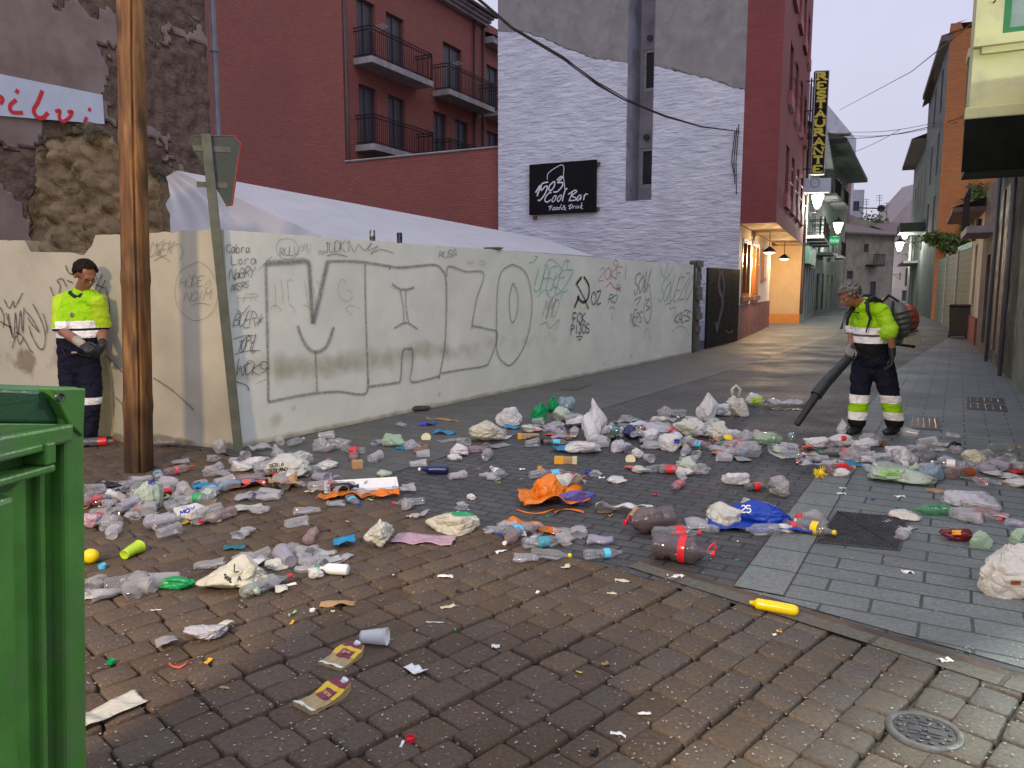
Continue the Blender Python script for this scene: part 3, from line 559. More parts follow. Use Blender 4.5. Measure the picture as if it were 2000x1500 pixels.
S('fine', [(540, 482), (545, 470), (560, 466), (575, 470), (582, 486), (575, 502), (558, 506), (543, 498), (540, 482)], 1.6); Wt('black', 'RULU', (545, 500), (582, 498), 16, 1.7, 1, .4)
S('fine', [(505, 528), (518, 513), (532, 500)], 2); Wt('fine', 'SMU', (585, 490), (604, 492), 14, 1.3, 1, .5)
Wt('black', "JUDK1", (630, 494), (684, 491), 20, 2, 1, .25); S('black', [(684, 478), (692, 492), (700, 478), (712, 489), (726, 474), (718, 490), (738, 480), (724, 496), (742, 487), (768, 494)], 1.8); S('black', [(638, 500), (655, 496), (678, 501)], 2)
for x in (622, 626, 630): S('black', [(x, 488), (x+2, 498)], 1.8)
Wt('black', 'RUSA', (857, 504), (890, 500), 12, 1.7, 1, .4); Wt('fine', 'PSP', (910, 519), (925, 518), 8, 1.1, 0, .3); Wt('fine', 'CD', (934, 518), (948, 518), 9, 1.1, 0, .4)
for a, b in (((536, 552), (538, 600)), ((548, 545), (552, 590)), ((560, 550), (563, 590)), ((594, 548), (600, 595)), ((604, 545), (611, 592)), ((618, 548), (622, 560)), ((612, 560), (616, 600))): S('fine', [a, ((a[0]+b[0])/2+1, (a[1]+b[1])/2), b], 1.8)
S('fine', [(529, 605), (534, 596), (545, 600), (549, 608)], 1.8); S('fine', [(564, 594), (572, 600), (577, 610)], 1.8); S('fine', [(590, 597), (600, 598), (608, 606)], 1.8); S('fine', [(560, 552), (566, 546), (572, 549)], 1.8)
S('fine', [(676, 552), (668, 545), (662, 555), (660, 570), (668, 584), (680, 588), (688, 580), (684, 568), (677, 566)], 1.4); S('fine', [(674, 603), (684, 596), (704, 603)], 1.6); S('fine', [(676, 602), (684, 615), (690, 606)], 1.3)
S('soft', [(760, 523), (762, 526)], 8)
Wt('green', 'UPEKEZ', (1040, 572), (1108, 566), 42, 2.6, 3, .5); S('green', [(1033, 513), (1040, 512), (1050, 502), (1044, 500)], 2.5); S('green', [(1062, 520), (1075, 506), (1090, 516), (1100, 528), (1108, 524), (1108, 510)], 2.3)
S('green', [(1050, 580), (1062, 566), (1072, 568), (1085, 560), (1096, 570), (1096, 586)], 2)
S('soft', [(1068, 575), (1078, 582), (1082, 577)], 3); Wt('soft', 'MMO', (1057, 622), (1085, 616), 32, 3.2, 3, .4); S('soft', [(1055, 634), (1068, 630), (1074, 641), (1092, 624), (1084, 645)], 3)
S('yellow', [(1128, 545), (1136, 540), (1145, 545), (1150, 560), (1150, 590), (1142, 600), (1132, 598)], 4)
S('bold', [(1140, 540), (1150, 558), (1149, 580), (1140, 590), (1130, 583), (1128, 578)], 6); S('bold', [(1127, 556), (1140, 580), (1150, 604)], 4, smooth=False); S('bold', [(1125, 555), (1136, 541)], 7, smooth=False); S('bold', [(1131, 578), (1122, 600)], 7, smooth=False)
Wt('bold', 'OZ', (1154, 594), (1174, 592), 24, 3, 0, .2); Wt('bold', 'FCK', (1118, 631), (1144, 630), 19, 3, 0, .1); Wt('bold', 'PIJOS', (1114, 653), (1151, 650), 18, 3, 0, .15); S('bold', [(1126, 659), (1132, 656), (1138, 659)], 2.5); S('bold', [(1129, 664), (1132, 662), (1135, 664)], 2.5)
Wt('red', '2OKFI', (1168, 548), (1226, 544), 24, 2.4, 1, .25); S('red', [(1198, 514), (1202, 507), (1207, 513), (1203, 520), (1198, 514)], 2.5, smooth=True); S('red', [(1183, 562), (1192, 552), (1200, 562), (1212, 566), (1206, 560)], 2.5); Wt('red', 'R', (1203, 570), (1213, 570), 14, 2, 0, .3)
Wt('black', 'RO', (1186, 594), (1204, 590), 16, 2.6, 2, .3); S('black', [(1190, 604), (1196, 599), (1201, 604)], 2.2); S('fine', [(1194, 612), (1196, 620), (1194, 626)], 1.8)
Wt('black', 'SOV', (1235, 574), (1264, 568), 36, 3, 2, .4); S('black', [(1240, 586), (1252, 580), (1244, 596)], 2.6); S('black', [(1263, 572), (1268, 555), (1271, 580), (1272, 610), (1266, 630), (1259, 622), (1258, 600), (1262, 575)], 2.4); S('black', [(1261, 586), (1268, 584), (1262, 596), (1270, 600), (1262, 606)], 2.4)
Wt('black', 'NEPS', (1230, 632), (1252, 630), 22, 2.4, 1, .3); S('fine', [(1257, 662), (1263, 640), (1271, 662)], 2); S('black', [(1236, 638), (1242, 635), (1249, 638)], 2)
Wt('soft', 'SQUEZO', (1283, 588), (1346, 584), 44, 3.4, 3, .35); S('soft', [(1290, 520), (1297, 542), (1303, 515), (1306, 540), (1314, 520)], 3); S('soft', [(1300, 595), (1310, 592), (1308, 604), (1318, 600), (1314, 620)], 3)
Wt('black', 'KAES', (1316, 632), (1346, 626), 20, 2.4, 2, .5); S('fine', [(1312, 648), (1325, 638), (1338, 640), (1346, 655)], 2)
PM = dict(soft=spray('grey spray paint', (.2, .21, .205), .74), black=spray('black marker paint', (.03, .03, .03), .85, .6), fine=spray('thin marker paint', (.09, .1, .09), .6, .7), green=spray('green spray paint', (.0, .42, .26), .85, .8), red=spray('red spray paint', (.5, .03, .07), .85, .8), yellow=spray('yellow spray paint', (.7, .68, .05), .5), bold=spray('bold black paint', (.008, .008, .008), .97, .4))
for k, mb in gs.items(): mb.build('graffiti', PM[k], tw)
# ================================================ LEFT WALL (end face of the plot)
m_lwall = maskmat('cream painted render', ((.53, .49, .385), (.46, .425, .34)), ((.20, .16, .12), (.28, .24, .17)), bumpA=.006, bumpB=.015, scaleA=1.6, scaleB=5, stainA=(.36, .325, .25))
tl_ = thing('side_wall', (Cc.x, Cc.y, 0), 'stained cream plaster wall with black tags standing behind the wooden pole', 'wall')
lt = [(457, 450), (415, 448), (300, 455), (186, 459), (180, 480), (165, 499), (140, 493), (60, 492), (48, 470), (-100, 466)]
ltp = [FL.px(*x) for x in lt]
def ltop(s):
    for i in range(len(ltp)-1):
        if s <= ltp[i+1][0] or i == len(ltp)-2:
            t = (s-ltp[i][0])/(ltp[i+1][0]-ltp[i][0]+1e-9); return ltp[i][1]*(1-t)+ltp[i+1][1]*t
def lmask(s, z):
    m = .7*math.exp(-(z/.1)**2)+.25*noise.noise(Vector((s*1.7, z*1.7, 9)))
    if s > 1.9: m = max(m, .5*math.exp(-((z-.75)/.3)**2)+.35*noise.noise(Vector((s*3, z*2, 4))))
    return min(max(m, 0), .9)
rough_wall(FL, .001, 4.2, ltop, lambda s: -.03, 'masonry', m_lwall, tl_, thick=.3, ds=.03, mask=lmask, seed=5)
gs2 = MB(); gs3 = MB()
def S2(pts, wpx, mbx=None, smooth=True):
    q = [FL.px(u, v, .014) for u, v in pts]; stroke(mbx if mbx is not None else gs2, FL, q, wpx*.0052, .014, smooth)
for p in ([(8, 585), (18, 602), (26, 588), (29, 600), (44, 572)], [(0, 600), (8, 618), (6, 640)], [(0, 628), (22, 640)], [(12, 610), (26, 660), (30, 610), (35, 655), (40, 605), (44, 650), (47, 600)], [(48, 606), (62, 622), (76, 648), (60, 630), (54, 620)], [(64, 594), (78, 620), (88, 650), (86, 678), (76, 680), (62, 655), (56, 635)], [(84, 612), (92, 640), (90, 650)], [(30, 650), (42, 655), (60, 685), (64, 687)], [(24, 680), (32, 655), (38, 672), (46, 660)], [(16, 612), (24, 655)],
          [(98, 560), (110, 585), (118, 560), (112, 548), (122, 545), (130, 560)], [(128, 518), (134, 532), (143, 536)], [(132, 548), (142, 552)], [(186, 566), (200, 534)], [(192, 574), (206, 547)], [(188, 556), (204, 562)], [(206, 560), (214, 595), (214, 632), (206, 656)]): S2(p, 4.5)
for p in ([(205, 694), (222, 708), (240, 728)], [(226, 776), (240, 790)], [(300, 738), (340, 765), (378, 800)]): S2(p, 5, gs3)  # the long last diagonal is a cast shadow drawn as a painted line
write(gs3, FL, 'UWEK', (292, 503), (340, 495), 24, 2.6*.0052/.0052, 3, .35, .014); S2([(298, 472), (306, 480), (322, 468)], 2.2, gs3); S2([(332, 486), (350, 476), (358, 492), (350, 508)], 2.2, gs3); S2([(300, 510), (316, 502), (332, 511)], 2.4, gs3)
write(gs3, FL, 'HUDE', (352, 562), (400, 557), 18, 2, 2, .3, .014); write(gs3, FL, 'NQIM', (362, 588), (412, 585), 18, 2.2, 3, .35, .014); S2([(368, 535), (374, 545), (380, 532)], 2, gs3); S2([(372, 598), (390, 592), (412, 596)], 2, gs3)
S2([(378, 515), (352, 530), (342, 565), (348, 600), (372, 624), (400, 622), (420, 600), (425, 565), (412, 530), (390, 512), (378, 515)], 1.6, gs3); S2([(398, 562), (408, 546), (410, 556), (400, 566)], 1.6, gs3)
gs2.build('graffiti', spray('faded black spray', (.02, .02, .02), .85, .8), tl_); gs3.build('graffiti', PM['fine'], tl_)  # second mesh holds marker tags and the painted shadow line
# yellow paint patch on the wall, with light falling there put into its colour
mb = MB(); mb.poly(FL, [FL.px(*x) for x in ((176, 851), (222, 852), (219, 735), (208, 690), (204, 655), (190, 655))], -.01, .016)
(mb.build('painted_patch', mat('yellowed paint', (.62, .5, .2), (.5, .42, .2), rough=.7, scale=4, stain=(.34, .3, .2), stain_scale=3), tl_))
# ================================================ RUIN STUB
m_rub = maskmat('rubble stone', ((.185, .145, .095), (.08, .062, .045)), ((.07, .065, .045), (.045, .04, .03)), cellsB=7, bumpA=.05, bumpB=.05, scaleA=5, scaleB=7)
st_ = [(-100, 482), (46, 476), (50, 380), (57, 290), (60, 274), (75, 265), (100, 262), (128, 245), (150, 232), (180, 243), (200, 258), (218, 292), (240, 326), (290, 318), (296, 330), (300, 352)]
FS = Fr(A_-FL.N.to_2d()*.12, Cc-A_)
stp = [FS.px(*x) for x in st_][::-1]
def stop(s):
    for i in range(len(stp)-1):
        if s <= stp[i+1][0] or i == len(stp)-2:
            t = (s-stp[i][0])/(stp[i+1][0]-stp[i][0]); return stp[i][1]*(1-t)+stp[i+1][1]*t
def sdisp(s, z):
    v = noise.voronoi(Vector((s*5.5, z*7.5, 0)), distance_metric='DISTANCE', exponent=2.5)[0]
    return .11*(.5-min(1, v[0]*1.3))+.08*noise.fractal(Vector((s*3, z*3, 1)), 1, 2, 5)-.05
def smask(s, z): return min(1, max(0, (z-stop(s)+.35)*1.2+.3*noise.noise(Vector((s*3, z*3, 0)))+.1))
ts = thing('ruined_wall_stub', tuple(FS(2, 0, 2)), 'jagged stub of old rubble stone wall rising above the cream wall behind the pole', 'ruined wall')
rough_wall(FS, stp[0][0], stp[-1][0], stop, lambda s: 1.7, 'rubble', m_rub, ts, thick=.1, ds=.025, amp=.02, mask=smask, disp=sdisp, seed=2)
# ================================================ RUINED BUILDING behind
D1 = Vector((.459, .888)); D2 = Vector((.888, -.459))
RR = PY(428, 560, 16.5).to_2d(); FRu = Fr(RR, -D1)
m_ruin = maskmat('old plaster and rubble', ((.215, .17, .165), (.15, .108, .098)), ((.145, .098, .078), (.08, .056, .046)), cellsB=5.5, cellmin=.85, bumpA=.03, bumpB=.05, scaleA=1.4, scaleB=5, stainA=(.24, .18, .17))
rub = [[(205, 95), (300, 60), (425, 105), (430, 270), (350, 262), (230, 245), (205, 180)], [(90, -20), (260, -20), (205, 30), (120, 15)], [(0, 290), (60, 300), (75, 420), (0, 380)], [(60, 230), (260, 230), (330, 300), (330, 460), (60, 460)], [(150, -20), (430, -20), (430, 60), (250, 50)], [(330, 262), (430, 262), (430, 345), (340, 335)]]
def inpoly(p, P):
    c = False
    for i in range(len(P)):
        a, b = P[i], P[i-1]
        if (a[1] > p[1]) != (b[1] > p[1]) and p[0] < (b[0]-a[0])*(p[1]-a[1])/(b[1]-a[1])+a[0]: c = not c
    return c
RP = [[FRu.px(*x) for x in P] for P in rub]
def rmask(s, z):
    m = 0; 
    for P in RP:
        q_ = (s+.35*noise.fractal(Vector((s*2, z*2, 5)), 1, 2, 4), z+.35*noise.fractal(Vector((s*2, z*2, 15)), 1, 2, 4))
        if inpoly(q_, P): m = .8
    return m
def rdisp(s, z):
    if rmask(s, z) > .4:
        v = noise.voronoi(Vector((s*2.6, z*3.6, 0)), distance_metric='DISTANCE', exponent=2.5)[0]
        return -.05+.08*(.5-min(1, v[0]))+.05*noise.fractal(Vector((s*4, z*4, 1)), 1, 2, 4)
    return .015*noise.noise(Vector((s, z, 2)))
tr_ = thing('ruined_building', (RR.x, RR.y, 0), 'tall old building side of flaking plaster and exposed rubble behind the left wall', 'building')
mb = MB()
mb.grid(lambda i, j: (FRu(9*i, rdisp(9*i, 9*j), 9*j), (9*i, 9*j), rmask(9*i, 9*j)), 130, 130)
mb.face([FRu(0, 0, 0), FRu(0, -5, 0), FRu(0, -5, 9), FRu(0, 0, 9)]); mb.face([FRu(0, 0, 9), FRu(9, 0, 9), FRu(9, -5, 9), FRu(0, -5, 9)])
mb.build('wall', m_ruin, tr_, merge=True)
mb = MB(); pl = [FRu.px(*x) for x in ((-90, 128), (196, 186), (200, 243), (-90, 220))]; mb.poly(FRu, pl, .03, .06)
tsn = thing('painted_sign', tuple(FRu(pl[0][0], .06, pl[0][1])), 'long white shop signboard with red script letters on the ruined building', 'sign')
mb.build('board', mat('sign white paint', (.42, .47, .58), (.38, .42, .52), rough=.5, scale=3), tsn)
mb = MB()
for p, w_ in (([(-6, 186), (3, 190), (5, 196), (0, 203)], 6), ([(30, 176), (37, 181)], 7), ([(32, 195), (20, 206), (24, 219), (45, 220)], 6), ([(83, 177), (74, 200), (66, 215), (72, 228), (84, 230), (94, 220)], 6.5), ([(108, 218), (117, 216), (116, 230), (124, 237), (136, 229), (141, 218), (132, 219)], 5.5), ([(172, 212), (178, 216)], 6), ([(170, 229), (166, 238), (176, 241)], 5.5)):
    stroke(mb, FRu, [FRu.px(u, v, .065) for u, v in p], w_*.0105, .064)
mb.build('lettering', mat('sign red', (.45, .01, .02), rough=.5), tsn)
# grey drain pipe at its corner
mb = MB(); mb.tube([FRu(-.12, .05, 0), FRu(-.12, .05, 4.2)], .075, 10); mb.tube([FRu(-.12, .05, 4.2), FRu(-.12, .05, 9)], .06, 10)
for z in (2, 4.2, 6.4): mb.tube([FRu(-.12, .05, z-.04), FRu(-.12, .05, z+.04)], .088, 10)
tag(mb.build('drain_pipe', mat('grey pipe', (.10, .10, .13), (.14, .14, .17), rough=.5, scale=4), smooth=False), 'grey drain pipe running up between the ruined building and the red brick flats', 'pipe')
# ================================================ TENT
m_tent = mat('tent fabric', (.47, .46, .48), (.43, .42, .44), rough=.6, scale=2, bump=.02, bscale=1.5)
tt = thing('marquee_tent', tuple(PY(500, 500, 12)), 'white marquee tent roof showing above the graffiti wall', 'tent')
def tri(a, b, c_, n=10, sag=.05):
    'sagging quad/triangle patch'
    mb = MB()
    def fn(i, j): p = a.lerp(b, i); p = p.lerp(c_, j) if True else p; return (p-Vector((0, 0, sag*4*sin(pi*min(1, i))*0+sag*sin(pi*i)*sin(pi*j))), (i, j))
    return fn
def patch(a, b, c_, d, nm, sag=.06, fold=0):
    mb = MB()
    def fn(i, j):
        p = a.lerp(b, i).lerp(d.lerp(c_, i), j)
        k = sag*sin(pi*i)*sin(pi*j)+fold*sin(pi*i)*sin(pi*j)*2*noise.noise(Vector((i*6+j*2, j*1.5, 0)))
        return (p-Vector((0, 0, k)), (i, j))
    mb.grid(fn, 24, 12); mb.build(nm, m_tent, tt, smooth=True)
ap0 = PY(345, 333, 11.6); ap1 = PY(397, 344, 11.4); far = PY(1062, 466, 19.5); ev0 = PY(640, 464, 10.2)-Vector((0, 0, .02)); ev1 = PY(1160, 500, 16.2)
lb = PY(313, 352, 11.8); lb2 = PY(300, 520, 11.8)
patch(ap0, far, ev1, ev0, 'roof', .02)
patch(lb, ap0, ev0, PY(330, 500, 11.0), 'gable', .0, .1)
patch(lb, lb2, PY(330, 540, 11.0), PY(330, 500, 11.0), 'gable', .0)
patch(ev0, ev1, ev1-Vector((0, 0, .9)), ev0-Vector((0, 0, .9)), 'valance', .0, .04)
patch(ap0, far, far+Vector((-2.5, 1.5, -1)), ap0+Vector((-2.0, 1.6, -1)), 'roof', .02)
# ================================================ RED BRICK FLATS
W1 = PY(973, 560, 25.7).to_2d(); FB = Fr(W1, -D2)
C2 = FB.px(681, 560)[0]
m_brk = bricks('dark red brick', (.27, .078, .062), (.22, .063, .05), (.165, .058, .048), bw=.26, rh=.085, ms=.012, bump=.004, grain=.15, stain=(.2, .056, .05), sscale=.35)
m_shut = mat('dark shutter', (.035, .03, .04), (.05, .042, .055), rough=.5, scale=3, stretch=(1, 1, 30))
m_con = mat('pale concrete', (.33, .31, .33), (.25, .235, .25), rough=.8, scale=3, stain=(.2, .18, .19))
m_rail = mat('dark railing paint', (.02, .014, .016), (.03, .02, .022), rough=.5, scale=10, spec=.2)
m_pipe = mat('dark pipe paint', (.045, .02, .022), (.06, .03, .03), rough=.5, scale=8)
tb = thing('apartment_building', (W1.x, W1.y, 0), 'dark red brick apartment block with railed balconies behind the tent', 'building')
mb = MB(); zl = FB.px(973, 288)[1]; zl2 = FB.px(681, 316)[1]
mb.face([FB(-.6, 0, 0), FB(C2, 0, 0), FB(C2, 0, zl2), FB(-.6, 0, zl)], [(0, 0), (C2, 0), (C2, zl2), (-.6, zl)])
mb.face([FB(C2, 0, 0), FB(20, 0, 0), FB(20, 0, 17), FB(C2, 0, 17)], [(C2, 0), (20, 0), (20, 17), (C2, 17)])
mb.face([FB(-.6, 0, zl), FB(C2, 0, zl2), FB(C2, -.3, zl2), FB(-.6, -.3, zl)])
mb.build('blank_wall', m_brk, tb)
mb = MB(); mb.tube([FB(-.6, .02, zl+.02), FB(C2, .02, zl2+.02)], .035, 6); mb.build('coping', m_con, tb)
FF_ = Fr(FB(C2, 0, 0).to_2d(), D1, (.888, -.459)); 
def fpx(u, v): return FF_.px(u, v)
def win(F, o, tb, depth=.16, mat_=None, frame=True, mull=True):
    a0, a1, z0, z1 = o; fm = MB(); t = .05
    mw = mat_ or m_shut
    p = MB(); p.face([F(a0, -depth, z0), F(a1, -depth, z0), F(a1, -depth, z1), F(a0, -depth, z1)], [(a0, z0), (a1, z0), (a1, z1), (a0, z1)])
    po = p.build('window', mw, tb)
    if frame:
        for (x0, x1, y0, y1) in ((a0, a0+t, z0, z1), (a1-t, a1, z0, z1), (a0, a1, z1-t, z1), (a0, a1, z0, z0+t))+(((((a0+a1)/2-.02, (a0+a1)/2+.02, z0, z1)),) if mull else ()):
            fm.box(F, x0+.001, x1-.001, -depth+.002, -depth+.05, y0+.001, y1-.001)
        po2 = fm.build('frame', m_frame, po); 
    return po
m_frame = mat('dark window frame', (.05, .045, .055), (.07, .06, .075), rough=.4, scale=9)
ws = []
for (u0, u1, vt, vb) in ((698, 734, -8, 215), (755, 790, 45, 250), (865, 902, 112, 270), (950, 974, 148, 320)): 
    a0 = fpx(u0, 100)[0]; a1 = fpx(u1, 100)[0]; 
    z1 = fpx(u0, vt)[1]; ws.append((a0, a1, z1-2.25, z1))
zt1 = ws[0][3]
ws = [(w_[0], w_[1], zt1-2.25, zt1) for w_ in ws]
fl2 = [(fpx(u0, 200)[0], fpx(u1, 200)[0], zt1-3.05-2.25, zt1-3.05) for u0, u1 in ((701, 736), (758, 792), (846, 872), (888, 914), (950, 974))]
ops = ws+fl2+[(w_[0], w_[1], w_[2]+3.05, w_[3]+3.05) for w_ in ws]
ops = sorted(ops)
SL = fpx(946, 150)[0]; ez = zt1+1.55
mb = MB(); openwall(mb, FF_, 0, 22, 0, ez+.3, [o for o in ops if o[3] < ez+.1])
mb.build('facade_wall', m_brk, tb)
for o in ops:
    if o[3] < ez+.1: win(FF_, o, tb)
mb = MB()
for i, (z0, z1, dd) in enumerate(((0, .12, .25), (.12, .24, .4), (.24, .38, .55))): mb.box(FF_, 0-.2, SL, 0.001, dd, ez+z0, ez+z1)
mb.build('eaves_cornice', m_con, tb)
mb = MB(); mb.tube([FF_(-.2, .62, ez+.4), FF_(SL+.1, .62, ez+.4)], .09, 8); mb.box(FF_, -.3, SL, 0, .6, ez+.39, ez+.46); mb.build('gutter', m_pipe, tb)
mb = MB(); mb.face([FF_(-.3, .6, ez+.46), FF_(SL, .6, ez+.46), FF_(SL, -5, ez+3), FF_(-.3, -5, ez+3)]); 
mb.face([FF_(SL, .6, ez-.4), FF_(22, .6, ez-.4), FF_(22, -5, ez+2), FF_(SL, -5, ez+2)]); mb.build('roof', mat('clay roof', (.12, .05, .04), (.16, .07, .05), rough=.8, scale=8), tb)
mb = MB(); mb.box(FF_, SL, 22, 0, .5, ez-.7, ez-.42); mb.build('eaves_cornice', m_con, tb)
for a in (fpx(924, 200)[0], fpx(941, 200)[0], .06):
    mb = MB(); mb.tube([FF_(a, .1, 0), FF_(a, .1, ez)], .06, 8); mb.build('downpipe', m_pipe, tb, smooth=True)
def balcony(a0, a1, z, out=.85, last=None):
    s = MB(); s.box(FF_, a0, a1, .001, out, z-.22, z); sl_ = s.build('balcony_slab', m_con, tb)
    r = MB(); h = 1.05; q = .04
    for zz in (z+.08, z+h-.12, z+h):
        r.tube([FF_(a0+q, 0, zz), FF_(a0+q, out-q, zz)], .02, 4); r.tube([FF_(a1-q, 0, zz), FF_(a1-q, out-q, zz)], .02, 4); r.tube([FF_(a0+q, out-q, zz), FF_(a1-q, out-q, zz)], .022, 4)
    n = int((a1-a0)/.12)
    for i in range(n+1): x = a0+q+(a1-a0-2*q)*i/n; r.tube([FF_(x, out-q, z), FF_(x, out-q, z+h)], .03 if i in (0, n) else .011, 4)
    for i in range(1, 7): 
        for x in (a0+q, a1-q): r.tube([FF_(x, out*i/7, z), FF_(x, out*i/7, z+h)], .011, 4)
    r.build('railing', m_rail, tb)
ba = [(ws[0][0]-.25, fpx(812, 150)[0]), (fpx(848, 200)[0]-.1, fpx(935, 200)[0]), (fpx(948, 200)[0]-.1, fpx(948, 200)[0]+3.2)]
for a, b in ba: balcony(a, b, ws[0][2])
for a, b in ba[:1]+[(ba[1][0], ba[1][0]+2.4)]: balcony(a, b, fl2[0][2])
# clothes airers on two balconies
for a, z in ((ba[0][0]+.5, ws[0][2]), (ba[1][0]+.5, ws[0][2])):
    mb = MB()
    for k in range(6): mb.tube([FF_(a+k*.08, .3, z+1.12), FF_(a+k*.08, .95, z+1.2)], .008, 4)
    mb.tube([FF_(a, .3, z+1.12), FF_(a+.4, .3, z+1.12)], .01, 4); mb.tube([FF_(a, .95, z+1.2), FF_(a+.4, .95, z+1.2)], .01, 4)
    tag(mb.build('clothes_airer', mat('pale wire', (.4, .4, .4), rough=.4)), 'pale clothes airer hooked on the '+('large upper balcony of the red brick flats' if a < 3 else 'right-hand upper balcony of the red brick flats'), 'airer')
# ================================================ BAR BUILDING (white painted party wall)
CB = G(1437, 667).to_2d(); FW = Fr(CB, -D2)          # s runs to the left
m_bar = maskmat('white painted rubble', ((.60, .61, .71), (.50, .51, .61)), ((.26, .245, .25), (.19, .18, .185)), bumpA=.085, bumpB=.01, scaleA=1.2, scaleB=2.2, horiz=4.5)
def edge_px(u):
    k = [(960, 62), (1020, 60), (1060, 75), (1110, 96), (1160, 113), (1225, 122), (1281, 128), (1340, 143), (1380, 152), (1425, 168), (1460, 177)]
    for i in range(len(k)-1):
        if u <= k[i+1][0] or i == len(k)-2:
            t = (u-k[i][0])/(k[i+1][0]-k[i][0]); return k[i][1]*(1-t)+k[i+1][1]*t
ek = [FW.px(u, edge_px(u)) for u in (1460, 1440, 1425, 1380, 1340, 1281, 1225, 1160, 1110, 1060, 1020, 975, 960)]
def bmask(s, z):
    for i in range(len(ek)-1):
        if s <= ek[i+1][0] or i == len(ek)-2:
            t = (s-ek[i][0])/(ek[i+1][0]-ek[i][0]); e = ek[i][1]*(1-t)+ek[i+1][1]*t; break
    return min(1, max(0, .5+(z-e)*4))
tw_ = thing('bar_building', (CB.x, CB.y, 0), 'side wall of the bar building, lower rough masonry painted white and bare grey above', 'building')
sr0, zr = FW.px(1272, 390); sr1 = FW.px(1222, 390)[0]; SE = FW.px(973, 300)[0]; HT = 14.5
mb = MB()
def bd(s, z):
    k = 1-bmask(s, z)
    return k*(.028*noise.fractal(Vector((s*2.2, z*8, 3)), 1, 2, 4))
for a0, a1, z0, z1 in ((0, sr0, 0, HT), (sr1, SE, 0, HT), (sr0, sr1, 0, zr)):
    nu = max(3, int((a1-a0)/.09)); nv = int((z1-z0)/.07)
    mb.grid(lambda i, j: (FW(a0+(a1-a0)*i, 0 if (i in (0, 1)) and False else bd(a0+(a1-a0)*i, z0+(z1-z0)*j), z0+(z1-z0)*j), (a0+(a1-a0)*i, z0+(z1-z0)*j), bmask(a0+(a1-a0)*i, z0+(z1-z0)*j)), nu, nv)
mb.face([FW(SE, 0, 0), FW(SE, -6, 0), FW(SE, -6, HT), FW(SE, 0, HT)]); mb.face([FW(0, 0, HT), FW(SE, 0, HT), FW(SE, -6, HT), FW(0, -6, HT)])
mb.build('wall', m_bar, tw_, smooth=True)
mb = MB(); rd = 1.15
mb.face([FW(sr1, 0.02, zr), FW(sr1, -rd, zr), FW(sr1, -rd, HT), FW(sr1, 0.02, HT)]); mb.face([FW(sr0, 0.02, zr), FW(sr0, -rd, zr), FW(sr0, -rd, HT), FW(sr0, 0.02, HT)])
openrec = []
for (u0, v0, u1, v1) in ((1257, 98, 1281, 176), (1250, 290, 1275, 365)):
    a1, z1 = FW.px(u0, v0, -rd); a0, z0 = FW.px(u1, v1, -rd); openrec.append((max(a0, sr0+.03), a1, z0, z1))
openwall(mb, FW, sr0, sr1, zr, HT, openrec, .12, -rd); mb.face([FW(sr0, 0, zr), FW(sr1, 0, zr), FW(sr1, -rd, zr), FW(sr0, -rd, zr)])
mb.build('light_shaft', mat('shaft render', (.26, .26, .33), (.33, .33, .40), rough=.85, scale=1.5, stain=(.16, .155, .18), stain_scale=1.2, bump=.01), tw_)
FWr = Fr(FW(0, -rd, 0).to_2d(), -D2)
m_wframe = mat('weathered white frame', (.38, .38, .42), (.28, .28, .3), rough=.6, scale=8)
m_glass = mat('dark window glass', (.03, .035, .05), (.045, .05, .06), rough=.08, scale=2, rvar=.03)
for o in openrec:
    p = MB(); p.face([FW(o[0], -rd-.1, o[2]), FW(o[1], -rd-.1, o[2]), FW(o[1], -rd-.1, o[3]), FW(o[0], -rd-.1, o[3])]); po = p.build('window', m_glass, tw_)
    f = MB(); t = .09
    for (x0, x1, y0, y1) in ((o[1]-t, o[1], o[2], o[3]), (o[0], o[0]+.05, o[2], o[3]), (o[0]+.05, o[1]-t, o[3]-t, o[3]), (o[0]+.05, o[1]-t, o[2], o[2]+t)): f.box(FW, x0, x1, -rd-.098, -rd-.03, y0, y1)
    f.build('frame', m_wframe, po)
    h = MB(); h.tube([FW((o[0]+o[1])/2, -rd, o[3]+.32), FW((o[0]+o[1])/2, -rd+.1, o[3]+.30)], .09, 8); h.build('flue_vent', m_dark, tw_)
# sign on it
sg = [FW.px(*x, .12) for x in ((1034, 420), (1163, 414), (1167, 311), (1034, 322))]
a1 = (sg[0][0]+sg[3][0])/2; a0 = (sg[1][0]+sg[2][0])/2; z0 = (sg[0][1]+sg[1][1])/2; z1 = (sg[2][1]+sg[3][1])/2
tsb = thing('bar_sign', tuple(FW((a0+a1)/2, .1, z0)), 'black rectangular bar signboard with white handwritten lettering on the white wall', 'sign')
mb = MB(); mb.box(FW, a0, a1, .08, .14, z0, z1); mb.build('board', mat('sign black', (.006, .006, .009), rough=.5, spec=.12), tsb, bevel=.01)
for (a, z) in ((a0-.05, z1-.12), (a0-.05, z0+.1), (a1-.2, z0-.08)):
    mb = MB(); mb.box(FW, a-.02, a+.1, .0, .09, z-.05, z+.05); mb.build('bracket', mat('rusty bracket', (.12, .05, .04), rough=.7), tsb)
def sgp(zx, zy):   # lettering survey on the board face
    u, v = 1020+zx/11.54, 300+zy/11.54
    return FW.px(u, v, .145)
mb = MB()
